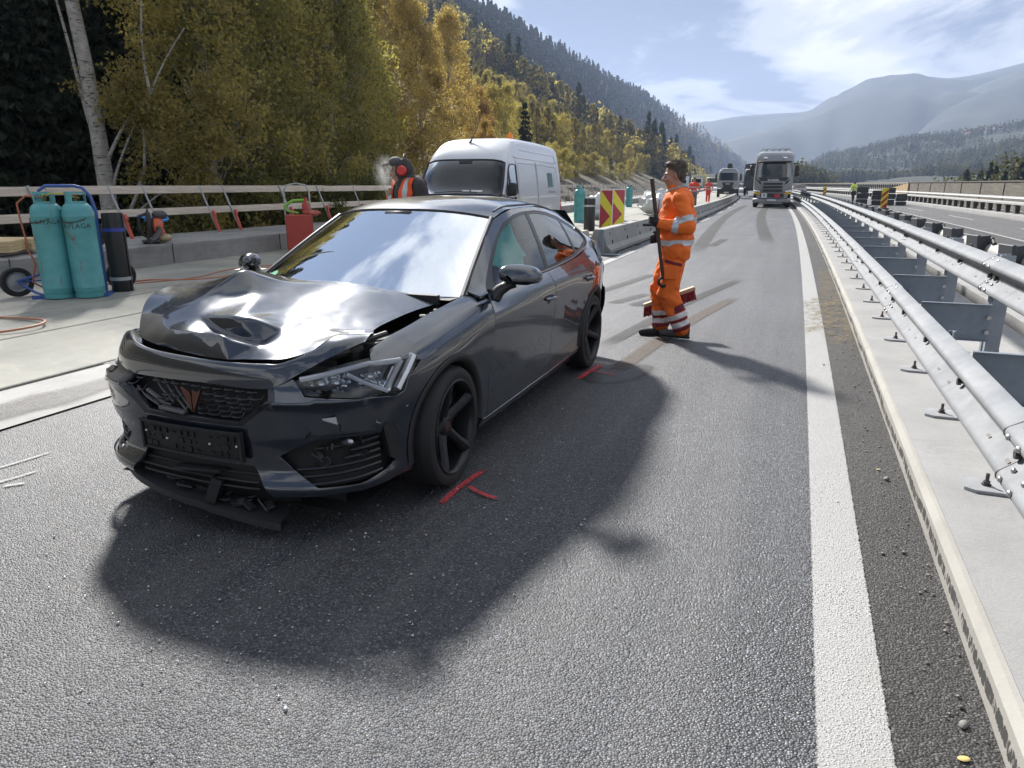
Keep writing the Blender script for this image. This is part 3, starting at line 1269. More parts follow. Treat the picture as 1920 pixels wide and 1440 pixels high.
def in_poly(P, poly):
    P = np.asarray(P)
    x, y = P[:, 0], P[:, 1]
    ins = np.zeros(len(P), bool)
    n = len(poly)
    for i in range(n):
        x0, y0 = poly[i]
        x1, y1 = poly[(i + 1) % n]
        if y0 == y1:
            continue
        c = ((y0 > y) != (y1 > y)) & (x < (x1 - x0) * (y - y0) / (y1 - y0) + x0)
        ins ^= c
    return ins


def panel_mesh(name, chart, outer, holes=(), step=.035, mat=None, thick=.014, off=0.0, mirror=False, flipn=False):
    """trimmed panel: a polygon with holes in a surface's own coordinates, with a turned-in edge"""
    loops = [poly_dense(outer, step)] + [poly_dense(h, step) for h in holes]
    xs = [p[0] for p in loops[0]]
    ys = [p[1] for p in loops[0]]
    g = [(x + (step * .5 if j % 2 else 0), y) for j, y in enumerate(np.arange(min(ys) + step * .5, max(ys), step * .87)) for x in np.arange(min(xs) + step * .5, max(xs), step)]
    if g:
        keep = in_poly(g, loops[0])
        for h in loops[1:]:
            keep &= ~in_poly(g, h)
        B = np.array([p for lp in loops for p in lp])
        G = np.array(g)[keep]
        if len(G):
            dmin = np.array([np.min((B[:, 0] - q[0]) ** 2 + (B[:, 1] - q[1]) ** 2) for q in G])
            G = G[dmin > (step * .55) ** 2]
    else:
        G = np.zeros((0, 2))
    verts, edges = [], []
    for lp in loops:
        o = len(verts)
        verts += lp
        edges += [(o + i, o + (i + 1) % len(lp)) for i in range(len(lp))]
    nb = len(verts)
    verts += [tuple(q) for q in G]
    V2, E2, F2, ov, oe, of = delaunay_2d_cdt([Vector(v) for v in verts], edges, [], 0, 1e-6)
    cen = np.array([((V2[f[0]] + V2[f[1]] + V2[f[2]]) / 3)[:] for f in F2])
    keep = in_poly(cen, loops[0])
    for h in loops[1:]:
        keep &= ~in_poly(cen, h)
    F = [list(f) for f, k in zip(F2, keep) if k]
    e = .006
    pts, nor = [], []
    for v in V2:
        p = chart(v.x, v.y, off)
        du = chart(v.x + e, v.y, off) - chart(v.x - e, v.y, off)
        dv = chart(v.x, v.y + e, off) - chart(v.x, v.y - e, off)
        n = du.cross(dv)
        n = n.normalized() if n.length > 1e-12 else Vector((0, 0, 1))
        pts.append(p)
        nor.append(n)
    # outward = away from the middle of the car
    cn = Vector((0, 1.3, .55))
    if sum(n.dot(p - cn) for n, p in zip(nor, pts)) < 0:
        nor = [-n for n in nor]
    if flipn:
        nor = [-n for n in nor]
    FF = []
    for f in F:
        a, b, c = (pts[i] for i in f)
        if (b - a).cross(c - a).dot(nor[f[0]]) < 0:
            f = f[::-1]
        FF.append(f)
    cnt = {}
    for f in FF:
        for i in range(len(f)):
            a, b = f[i], f[(i + 1) % len(f)]
            cnt.setdefault((min(a, b), max(a, b)), []).append((a, b))
    if thick > 0:
        base = {}
        for k, v in cnt.items():
            if len(v) == 1:
                a, b = v[0]
                ed = (pts[b] - pts[a]).normalized()
                out = ed.cross(nor[a])
                ids = []
                for q in (a, b):
                    ids.append(len(pts)); pts.append(pts[q]); nor.append((out * .8 + nor[q] * .6).normalized())
                for q in (a, b):
                    ids.append(len(pts)); pts.append(pts[q] - nor[q] * thick); nor.append(out)
                FF.append([ids[1], ids[0], ids[2], ids[3]])
    if mirror:
        pts = [Vector((-p.x, p.y, p.z)) for p in pts]
        nor = [Vector((-n.x, n.y, n.z)) for n in nor]
        FF = [f[::-1] for f in FF]
    me = bpy.data.meshes.new(name)
    me.from_pydata([tuple(p) for p in pts], [], FF)
    me.polygons.foreach_set('use_smooth', [True] * len(me.polygons))
    me.materials.append(mat)
    me.normals_split_custom_set_from_vertices([tuple(n) for n in nor])
    return me


def panel(name, parent, *a, **kw):
    return obj(name, panel_mesh(name, *a, **kw), parent)


def car_paint(name, base, scratch=.0):
    t = NT(name)
    p = t.coord()
    c = t.mix(t.noise(p, 1.5, 2), tuple(x * .92 for x in base), tuple(x * 1.08 for x in base))
    dust = t.ramp(t.noise(p, 3.5, 7, .65, .4), (.6, 0.), (1.0, .03))
    c = t.mix(dust, c, (.18, .17, .155))
    t.set(col=c, rough=.26, metal=.5, coat=1.0, coat_ior=1.75, coat_rough=.008)
    if scratch:
        s = t.ramp(t.noise(t.map(p, (7, 3, 26)), 1.6, 8, .75, 1.5), (1 - scratch, 0.), (1 - scratch + .05, 1.))
        c2 = t.mix(s, c, (.5, .5, .5))
        t.set(col=c2)
    return t.mat


PAINT = car_paint('car_paint_graphite', (.018, .025, .038))
PAINT_S = car_paint('car_paint_scraped', (.017, .024, .037), .20)


def glass_mat(name, tint, ior=1.75, rough=.0, dirt=.06):
    t = NT(name)
    t.nt.nodes.remove(t.b)
    tr = t.N('ShaderNodeBsdfTransparent')
    tr.inputs[0].default_value = (*tint, 1)
    gl = t.N('ShaderNodeBsdfGlossy')
    gl.inputs['Roughness'].default_value = rough
    gl.inputs['Color'].default_value = (.95, .98, 1, 1)
    fr = t.N('ShaderNodeFresnel')
    fr.inputs['IOR'].default_value = ior
    mx = t.N('ShaderNodeMixShader')
    t.L(fr.outputs[0], mx.inputs[0]); t.L(tr.outputs[0], mx.inputs[1]); t.L(gl.outputs[0], mx.inputs[2])
    df = t.N('ShaderNodeBsdfDiffuse')
    df.inputs[0].default_value = (.4, .4, .38, 1)
    n = t.noise(t.map(t.coord(), (3, 1, 1)), 4, 7, .65)
    m2 = t.N('ShaderNodeMixShader')
    t.L(t.math('MULTIPLY', t.ramp(n, (.4, 0.), (.9, 1.)), dirt), m2.inputs[0])
    t.L(mx.outputs[0], m2.inputs[1]); t.L(df.outputs[0], m2.inputs[2])
    t.L(m2.outputs[0], t.out.inputs[0])
    return t.mat


GLASS_W = glass_mat('windscreen_glass', (.42, .50, .50), 1.78)
GLASS_S = glass_mat('side_glass', (.62, .70, .68), 1.5)
GLASS_T = glass_mat('tinted_glass', (.05, .06, .06), 1.85)
LENS = glass_mat('lamp_lens', (.86, .88, .9), 1.5, 0, .03)
TRIM = simple('trim_black', (.012, .012, .013), .38, 0, .2, 25)
TRIMM = simple('trim_matt_black', (.016, .016, .017), .6, 0, .25, 40, bump=.15, bscale=240)
TYRE = simple('tyre_rubber_black', (.016, .016, .0165), .72, 0, .3, 12, bump=.2, bscale=160)
RIM = simple('rim_dark_alloy', (.022, .023, .027), .34, .55, .2, 20, dirt=(.28, (.07, .06, .05), 9))
CHROME = simple('lamp_chrome', (.75, .77, .80), .12, .9, .05)
DRL = simple('lamp_light_guide', (.86, .88, .92), .15, 0.0, .05, coat=.6)
DARKIN = simple('cabin_dark', (.012, .012, .013), .8)
CABIN = simple('cabin_grey', (.035, .035, .037), .75, 0, .2, 20)
BAYBLK = simple('bay_black', (.008, .008, .009), .7, 0, .4, 14)
DISC = simple('brake_disc', (.22, .21, .20), .35, .8, .2, 30)
COPPER = simple('emblem_copper', (.16, .075, .055), .35, .85, .1)
REDLAMP = simple('lamp_red', (.55, .03, .02), .15, 0, .1, coat=1)

OX, OY = -2.46, 3.17
car = thing('crashed_car', 'dark grey hatchback with buckled bonnet and smashed front bumper on the lane', 'car', (OX, OY, 0))

# ---- wings, doors, quarter panels (both sides)
ARC_R = .372
HUB_F, HUB_R, HUB_Z = 0.0, 2.72, .322


def arch_pts(sc, a0, a1, n=14, r=ARC_R):
    return [(sc + r * math.cos(rad(lerp(a0, a1, i / n))), HUB_Z + r * math.sin(rad(lerp(a0, a1, i / n)))) for i in range(n + 1)]


def SW(p):
    return (w_of_s(p[0]), p[1])


wing = [SW((-.36, .735)), SW((-.29, .79)), SW((-.36, .835)), SW((-.47, .86)), SW((-.56, .885)), SW((-.50, .98)), SW((-.36, 1.02)), SW((-.1, 1.03)), SW((.2, 1.04)), SW((.44, 1.06)), SW((.548, .955)), SW((.527, .90)), SW((.511, .80)), SW((.478, .50)), SW((.465, .245)), SW((.405, .245))]
wing += [SW(p) for p in arch_pts(0, -8, 121)] + [SW((-.22, .635))]
door_f = [(.56, .944), (.535, .90), (.518, .80), (.487, .5), (.474, .24)] + [(lerp(.474, 1.575, i / 8), .238) for i in range(1, 8)] + [(1.575, .238), (1.597, .424), (1.635, .62), (1.640, .775), (1.615, .90), (1.605, .957), (1.2, .952), (.9, .948)]
door_r = [(1.615, .957), (1.625, .90), (1.650, .775), (1.645, .62), (1.607, .424), (1.585, .238), (2.0, .24), (2.285, .25)] + [(2.72 + .43 * math.cos(rad(a)), HUB_Z + .43 * math.sin(rad(a))) for a in (178, 170, 160, 150, 140, 130, 122)] + [(2.53, .82), (2.60, .92), (2.61, 1.02), (2.4, .992), (2.0, .968)]
sill = [(.40, .166), (2.34, .17), (2.30, .24), (2.285, .243), (1.58, .231), (.474, .231), (.41, .238)]
quarter = [(2.62, 1.03), (2.61, .92), (2.54, .82), (2.505, .69)] + [(2.72 + .425 * math.cos(rad(a)), HUB_Z + .425 * math.sin(rad(a))) for a in (124, 132, 142, 152, 162, 172, 180)] + [(2.30, .245), (2.345, .245)] + arch_pts(2.72, 190, -6, 18, .378) + \
          [(3.12, .25), (3.30, .27), (3.40, .5), (3.44, .70), (3.42, .82), (3.40, .90), (3.42, .99), (3.36, 1.08), (3.22, 1.165), (3.05, 1.215), (2.9, 1.245), (2.87, 1.16), (2.86, 1.11), (2.80, 1.07), (2.72, 1.05)]
dlo = [(.575, .962), (.72, 1.035), (.90, 1.135), (1.08, 1.225), (1.28, 1.305), (1.48, 1.348), (1.7, 1.362), (1.95, 1.362), (2.2, 1.343), (2.5, 1.297), (2.72, 1.232), (2.86, 1.16), (2.855, 1.115), (2.80, 1.078), (2.70, 1.055), (2.55, 1.022), (2.35, .998), (2.0, .976), (1.6, .965), (1.2, .958), (.9, .955)]
frame = [(.44, .945), (.55, 1.0), (.7, 1.085), (.95, 1.22), (1.2, 1.33), (1.35, 1.362), (1.5, 1.383), (1.75, 1.388), (2.0, 1.385), (2.25, 1.365), (2.5, 1.335), (2.7, 1.30), (2.9, 1.263), (2.895, 1.247), (2.865, 1.165)] + dlo[10::-1] + [(.56, .948)]
g_front = [(.70, .975), (.80, 1.05), (.95, 1.135), (1.10, 1.21), (1.28, 1.28), (1.46, 1.322), (1.62, 1.338), (1.735, 1.342), (1.60, .985), (1.2, .978)]
g_rear = [(1.665, .986), (1.80, 1.342), (2.0, 1.338), (2.2, 1.32), (2.47, 1.272), (2.36, 1.022), (2.0, .997)]
g_quarter = [(2.41, 1.03), (2.515, 1.262), (2.66, 1.218), (2.80, 1.150), (2.80, 1.115), (2.73, 1.085), (2.56, 1.048)]
for sd in (1, -1):
    mi = sd < 0
    nm = '' if sd > 0 else ''
    w = obj('front_wing', panel_mesh('front_wing', chartF, wing, step=.034, mat=PAINT, mirror=mi), car)
    d1 = obj('front_door', panel_mesh('front_door', chartS, door_f, step=.045, mat=PAINT, mirror=mi), car)
    d2 = obj('rear_door', panel_mesh('rear_door', chartS, door_r, step=.045, mat=PAINT, mirror=mi), car)
    obj('sill', panel_mesh('sill', chartS, sill, step=.05, mat=PAINT, mirror=mi, off=.004), car)
    obj('rear_quarter', panel_mesh('rear_quarter', chartS, quarter, step=.045, mat=PAINT, mirror=mi), car)
    obj('roof_side_frame', panel_mesh('roof_side_frame', chartS, frame, step=.04, mat=PAINT, mirror=mi), car)
    tr = obj('window_trim', panel_mesh('window_trim', chartS, dlo, [g_front, g_rear, g_quarter], .04, TRIM, .01, -.004, mi), car)
    for nmw, gp, gm in (('front_side_window', g_front, GLASS_S), ('rear_side_window', g_rear, GLASS_T), ('quarter_window', g_quarter, GLASS_T)):
        obj(nmw, panel_mesh(nmw, chartS, gp, step=.06, mat=gm, thick=0, off=-.007, mirror=mi), car)
    mb = MB()
    mb.tube([(sd * (Lside(s, z) + .003), s, z) for s, z in [(.6, .955)] + [(s, smooth_itp(s, ZB_S, ZB_Z) + .006) for s in np.linspace(.8, 2.7, 14)] + [(2.80, 1.072), (2.855, 1.108), (2.868, 1.155), (2.84, 1.19)]], .007, 6)
    mb.build('belt_highlight', simple('highlight_satin', (.20, .20, .21), .25, .8), car)  # satin tube added to draw the body highlight under the windows
    # door handles in scooped recesses
    for s0, z0, dr in ((1.50, .785, d1), (2.46, .815, d2)):
        x0 = Lside(s0, z0)
        mb = MB()
        mb.ball((sd * (x0 - .006), s0 - .015, z0 - .005), (.010, .062, .033), 16, 8)
        mb.build('handle_recess', TRIM, dr)
        mb = MB()
        mb.tube([(sd * (x0 + .004), s0 - .095, z0 + .004), (sd * (x0 + .026), s0 - .055, z0 + .004), (sd * (x0 + .032), s0, z0 + .002), (sd * (x0 + .026), s0 + .06, z0), (sd * (x0 + .004), s0 + .10, z0)], [.010, .013, .014, .014, .010], 8)
        mb.build('handle', PAINT, dr)
    # arch linings and lips, blackened to paint in the flare's dark road reflection
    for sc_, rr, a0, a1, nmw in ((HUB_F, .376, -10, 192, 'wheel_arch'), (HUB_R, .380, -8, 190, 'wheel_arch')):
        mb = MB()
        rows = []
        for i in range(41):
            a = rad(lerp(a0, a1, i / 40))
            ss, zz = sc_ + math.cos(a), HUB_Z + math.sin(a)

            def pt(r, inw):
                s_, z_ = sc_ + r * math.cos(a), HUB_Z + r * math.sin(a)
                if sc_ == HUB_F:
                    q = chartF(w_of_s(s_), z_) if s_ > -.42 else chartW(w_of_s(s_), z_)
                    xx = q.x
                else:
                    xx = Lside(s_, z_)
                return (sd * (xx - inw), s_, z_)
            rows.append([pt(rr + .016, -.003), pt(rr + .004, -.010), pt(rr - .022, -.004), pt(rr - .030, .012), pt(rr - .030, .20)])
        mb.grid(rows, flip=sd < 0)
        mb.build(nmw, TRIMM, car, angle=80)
        mb = MB()
        mb.grid([[(sd * .80, sc_ + r * math.cos(rad(a)), HUB_Z + r * math.sin(rad(a))) for r in (.355,)] + [(sd * .52, sc_ + .36 * math.cos(rad(a)), HUB_Z + .36 * math.sin(rad(a)))] for r in (.355,) for a in range(-30, 211, 12)])
        mb.build('arch_liner', BAYBLK, car)

# ---- roof, windscreen, tail
def roof_pt(s, k):
    """k in [-1, 1] across the car"""
    zr, lr = smooth_itp(s, RAIL_S, RAIL_Z), smooth_itp(s, RAIL_S, RAIL_L)
    zc = smooth_itp(s, [1.02, 1.2, 1.4, 1.65, 2.0, 2.5, 2.9, 3.25], [1.385, 1.425, 1.452, 1.468, 1.467, 1.434, 1.385, 1.325])
    return Vector((lr * k, s + .0, lerp(zc, zr, abs(k) ** 2.6)))


mb = MB()
rows = []
for i in range(40):
    u = i / 39
    rows.append([roof_pt(lerp(1.06 + .15 * abs(k) ** 2, 3.22 - .06 * abs(k) ** 2, u), k) for k in np.linspace(-1, 1, 25)])
mb.grid(rows, flip=True)
roof = mb.build('roof', PAINT, car, angle=180)
mb = MB()
for sd in (-1, 1):
    mb.tube([roof_pt(s, sd * .93) + Vector((0, 0, .002)) for s in np.linspace(1.3, 3.1, 16)], .006, 5)
mb.build('roof_seam', TRIM, roof)
mb = MB()
fin = roof_pt(2.85, 0)
mb.add([(0.0, 2.72, 1.405), (.03, 2.78, 1.395), (-.03, 2.78, 1.395), (0, 2.86, 1.465), (.02, 2.90, 1.38), (-.02, 2.90, 1.38), (0, 2.90, 1.45)], [(0, 1, 3), (0, 3, 2), (1, 4, 6, 3), (2, 3, 6, 5), (4, 5, 6)])
mb.build('roof_antenna', TRIM, roof)


def screen_pt(u, k):
    """u 0 = cowl, 1 = roof edge"""
    b = Vector((.745 * k, .20 + .235 * abs(k) ** 2.0, .965 - .03 * abs(k) ** 2))
    t = roof_pt(1.06 + .15 * abs(k) ** 2, k * .985) - Vector((0, 0, .004))
    p = b.lerp(t, u)
    n = Vector((0, -.42, .72))
    return p + n * (.016 * math.sin(PI * u) * (1 - .35 * k * k))


mb = MB()
mb.grid([[screen_pt(u, k) for k in np.linspace(-.985, .985, 25)] for u in np.linspace(.0, .99, 16)], flip=True)
ws = mb.build('windscreen', GLASS_W, car, angle=180)
mb = MB()
for a, b in (((0, .985), (1, .985)), ((0, -.985), (1, -.985))):
    pts = [screen_pt(lerp(a[0], b[0], t), lerp(a[1], b[1], t)) for t in np.linspace(0, 1, 12)]
    mb.tube(pts, .014, 6)
mb.tube([screen_pt(.99, k) for k in np.linspace(-.985, .985, 14)], .010, 6)
mb.build('screen_seal', TRIM, ws)
mb = MB()     # black printed border and cowl band
mb.grid([[screen_pt(u, k) + Vector((0, .006, -.012)) for k in np.linspace(-.98, .98, 15)] for u in (.0, .045, .085)], flip=True)
mb.grid([[screen_pt(u, k) + Vector((0, .006, -.012)) for k in np.linspace(-.98, .98, 15)] for u in (.955, .99)], flip=True)
for sd in (-1, 1):
    mb.grid([[screen_pt(u, sd * k) + Vector((0, .006, -.012)) for k in (.94, .985)] for u in np.linspace(0, .99, 10)])
mb.build('screen_border', TRIM, ws)
# round green emissions badge, low on the passenger side
BADGE_G = simple('badge_green', (.05, .34, .16), .5)
BADGE_W = simple('badge_white', (.75, .78, .72), .5)
bc = screen_pt(.12, -.80) + Vector((0, -.002, .002))
ex = (screen_pt(.12, -.74) - screen_pt(.12, -.86)).normalized()
ey = (screen_pt(.2, -.80) - screen_pt(.06, -.80)).normalized()
en = ex.cross(ey).normalized()
mb = MB()


def bq(a, b, h=0):
    return bc + ex * a + ey * b + en * (.004 + h)


mb.add([bq(.042 * math.cos(i * PI / 12), .042 * math.sin(i * PI / 12)) for i in range(24)], [tuple(range(24))])
bad = mb.build('emission_badge', BADGE_G, ws, smooth=False)
mb = MB()
mb.add([bq(.034 * math.cos(a), -.010 + .022 * math.sin(a), .001) for a in np.linspace(PI, 2 * PI, 10)] + [bq(.03, .002, .001), bq(-.03, .002, .001)], [tuple(range(12))])
mb.build('badge_field', BADGE_W, bad, smooth=False)

# tail: rear window, hatch, bumper, lamps
def tail_pt(k, z, d=0.0):
    prof = smooth_itp(z, [.22, .32, .55, .70, .80, .95, 1.02, 1.2, 1.33], [3.42, 3.50, 3.545, 3.53, 3.51, 3.50, 3.47, 3.34, 3.22])
    wd = smooth_itp(z, [.22, .5, .8, .95, 1.1, 1.33], [.74, .80, .77, .73, .60, .50])
    return Vector((wd * k, prof - .16 * abs(k) ** 3 + d, z))


mb = MB()
mb.grid([[tail_pt(k, z) for k in np.linspace(-1, 1, 17)] for z in np.linspace(1.03, 1.325, 6)], flip=True)
mb.build('rear_window', GLASS_T, car, angle=180)
mb = MB()
mb.grid([[tail_pt(k, z) for k in np.linspace(-1, 1, 17)] for z in np.linspace(.62, 1.03, 8)], flip=True)
mb.build('tailgate', PAINT, car, angle=180)
mb = MB()
mb.grid([[tail_pt(k * 1.02, z, .012) for k in np.linspace(-1, 1, 17)] for z in np.linspace(.22, .62, 8)], flip=True)
mb.build('rear_bumper', PAINT, car, angle=180)
for sd in (-1, 1):
    mb = MB()
    P = []
    for i in range(7):
        z = lerp(.76, .90, i / 6)
        P.append([(sd * (Lside(s, z) + .008), s, z) for s in np.linspace(3.26 + .02 * i, 3.43, 5)] + [tuple(tail_pt(sd * k, z, .008)) for k in (.97, .85, .7, .55)])
    mb.grid(P, flip=sd > 0)
    mb.build('tail_lamp', REDLAMP, car, angle=60)
    mb = MB()    # shoulder ledge above the lamp
    mb.grid([[(sd * (Lside(s, .93) + .010 - q * .02), s, .905 + .05 * q + .03 * math.sin(PI * u)) for q in (0, .5, 1, 2.5)] for u, s in ((u, lerp(2.98, 3.45, u)) for u in np.linspace(0, 1, 8))], flip=sd < 0)
    mb.build('tail_shoulder', PAINT, car, angle=180)

# ---- bumper cover with openings
arch_f = [(w_of_s(p[0]), p[1]) for p in arch_pts(0, 124, 196, 9)]
rt = [(.432, .716), (.528, .738), (.585, .672), (.74, .657), (.90, .638), (1.03, .615), (1.085, .628), (1.118, .725)] + arch_f + [(w_of_s(-.37), .213), (1.03, .216), (.929, .224), (.694, .225), (.50, .218), (.419, .214), (.36, .29), (.322, .343)]
gr_half = [(.282, .528), (.461, .658)]
outer = rt + [(-.322, .35)] + [(-a, b) for a, b in rt[::-1][1:]] + [(-.461, .658), (-.282, .525), (.282, .528), (.461, .658)]
hole_r = [(.446, .398), (.54, .445), (.633, .480), (.78, .474), (.931, .462), (.962, .502), (1.0, .500), (1.048, .34), (1.02, .305), (.962, .283), (.80, .258), (.62, .262), (.56, .30), (.50, .345)]
hole_l = [(-a, b) for a, b in hole_r]
bumper = obj('front_bumper', panel_mesh('front_bumper', chartW, outer, [hole_r, hole_l], .026, PAINT_S, .018), car)

# grille: dark frame, honeycomb bars (broken out on one side), copper emblem
fr_out = [(.436, .712), (.463, .657), (.284, .524), (-.284, .524), (-.463, .657), (-.436, .712)]
fr_in = [(.405, .706), (.428, .660), (.268, .548), (-.268, .548), (-.428, .660), (-.405, .706)]
grille = obj('grille_frame', panel_mesh('grille_frame', chartW, fr_out, [fr_in], .03, simple('grille_frame_dark', (.05, .052, .058), .28, .8), .03, -.002), car)
mb = MB()
for k in range(7):
    z = .56 + k * .0235
    hw = itp(z, [.548, .66, .706], [.26, .42, .40])
    for w0 in np.arange(-hw, hw, .062):
        if w0 < -.02 and pnoise((w0 * 9, k * 1.7, 2)) > -.05:
            continue                                   # bars smashed away
        wob = .006 * pnoise((w0 * 6, k, 5))
        a, b = w0 + (.031 if k % 2 else 0), w0 + .05 + (.031 if k % 2 else 0)
        if abs(b) > hw or abs(a) > hw:
            continue
        p, q = chartW(a, z + wob, -.03), chartW(b, z + wob, -.03)
        mb.tube([p, (p + q) / 2 + Vector((0, -.010, 0)), q], .0055, 5)
        mb.tube([q, chartW(b + .006, z + .0235, -.045)], .003, 4)
mb.build('grille_bars', TRIM, grille)['kind'] = 'stuff'
mb = MB()
for a in ((-.30, .69, -.10, .60), (-.25, .695, -.03, .57), (-.19, .695, .0, .58), (-.36, .64, -.2, .57), (-.33, .60, -.12, .585), (.0, .66, -.05, .55)):
    p, q = chartW(a[0], a[1], -.05), chartW(a[2], a[3], -.02)
    mb.tube([p, p.lerp(q, .4) + Vector((.012, -.01, -.012)), q], .0045, 5)
mb.box(chartW(-.22, .61, -.03), (.12, .02, .016), ry=.5, bev=.004)
mb.box(chartW(-.10, .565, -.01), (.15, .03, .018), ry=.08, bev=.004)
mb.build('broken_grille_pieces', simple('grey_plastic', (.10, .10, .105), .45), grille)
mb = MB()
mb.grid([[chartW(w, z, -.075) for w in np.linspace(-.47, .47, 9)] for z in (.50, .60, .72)], flip=True)
mb.build('grille_back', BAYBLK, grille)
# emblem: two mirrored angular hooks meeting at a point below
ec = chartW(.055, .640, -.012)


def em(pts, mir):
    return [(ec.x + (-a if mir else a), b) for a, b in pts]


mb = MB()
hook = [(.006, -.062), (.062, .052), (.040, .046), (.022, .020), (.014, .034), (.026, .046), (.052, .064), (.018, .054), (.004, .030)]
for mir in (0, 1):
    pl = [(ec.x + (-a if mir else a), ec.z + b) for a, b in [(.003, -.062), (.058, .050), (.026, .030), (.010, .038), (.003, .012)]]
    mb.prism(pl if not mir else pl[::-1], ec.y - .016, ec.y - .004, 'XZ')
mb.build('emblem', COPPER, grille, smooth=False)

# number plate holder without a plate
mb = MB()
rows = []
for z in (.372, .505):
    rows.append([chartW(w, z, .022) for w in np.linspace(-.285, .285, 9)])
mb.grid(rows, flip=True)
for a, b in ((.368, .380), (.500, .509)):
    mb.grid([[chartW(w, z, o) for w in np.linspace(-.288, .288, 9)] for z, o in ((a, .022), (a, .034), (b, .034), (b, .022))], flip=True)
for w in (-.286, .286):
    mb.box(chartW(w, .438, .026), (.012, .022, .14))
holder = mb.build('plate_holder', TRIMM, bumper, angle=30)
mb = MB()
rr = random.Random(5)
for i in range(13):
    for j in range(3):
        if rr.random() < .75:
            w = -.255 + i * .0425 + rr.uniform(-.004, .004)
            z = .398 + j * .037
            mb.box(chartW(w, z, .026), (rr.choice((.006, .02, .03)), .008, rr.choice((.022, .006, .026))))
mb.build('holder_ribs', TRIM, holder, smooth=False)['kind'] = 'stuff'
mb = MB()
for w, z in ((-.262, .452), (-.13, .432), (.12, .438), (.262, .441)):
    mb.ball(chartW(w, z, .028), .0055, 8, 5)
mb.build('holder_screws', simple('screw_white', (.8, .8, .78), .4), holder)

# lower intake, splinters and the torn splitter hanging down
mb = MB()
mb.grid([[chartW(w, z, -.06) for w in np.linspace(-.5, .5, 11)] for z in (.14, .25, .36)], flip=True)
mb.build('lower_intake', BAYBLK, bumper)
mb = MB()
for k in range(3):
    z = .235 + .03 * k
    mb.tube([chartW(w, z + .004 * pnoise((w * 9, k, 1)), -.035) for w in np.linspace(-.36, .34, 12)], .006, 5)
mb.box(chartW(.02, .30, -.01), (.26, .05, .012), rz=.05, ry=-.05)
mb.box(chartW(.10, .21, -.02), (.05, .05, .12), ry=.4, rz=.3)
mb.build('intake_bars', TRIMM, bumper)
spl = MB()
def spl_pt(t, q):
    """t across the car, q from front edge to back"""
    w = lerp(-.58, .44, t)
    x, y, tx, ty = plan(w)
    drop = itp(t, [0, .25, .6, 1.0], [.198, .185, .145, .088])
    d = itp(t, [0, .35], [.03, -.012]) + .16 * q
    return Vector((x - ty * d, y + tx * d, drop + .010 * q + .004 * pnoise((t * 9, q, 3))))


spl.grid([[spl_pt(t, q) for q in (0, .12, .5, 1.0)] for t in np.linspace(0, 1, 30)])
spl.grid([[spl_pt(t, 0) + Vector((0, 0, h)) for h in (-.034, -.024, 0)] for t in np.linspace(0, 1, 30)])
spl.grid([[spl_pt(t, 0) + Vector((0, 0, -.034)), spl_pt(t, .5) + Vector((0, 0, -.034))] for t in np.linspace(0, 1, 30)], flip=True)
spl.build('splitter', simple('splitter_grey', (.030, .031, .034), .5, 0, .25, 30), car, angle=40)
mb = MB()
rr = random.Random(9)
for i in range(22):
    t = rr.uniform(.3, .97)
    p = spl_pt(t, rr.uniform(.3, .9))
    mb.box(p + Vector((0, 0, .02)), (rr.uniform(.03, .11), rr.uniform(.015, .05), rr.uniform(.003, .010)), rr.uniform(-.7, .7), rr.uniform(-.8, .8), rr.uniform(-.5, .5))
mb.build('splitter_splinters', simple('plastic_grey_torn', (.035, .036, .038), .6, 0, .35, 25), car, smooth=False)
mb = MB()
mb.grid([[Vector((x, y, .12)) for y in (-.72, 0, 2.7, 3.3)] for x in (-.7, 0, .7)])
mb.grid([[Vector((x, -.62, z)) for z in (.12, .5, .8)] for x in (-.62, 0, .62)])
mb.build('underbody', BAYBLK, car)

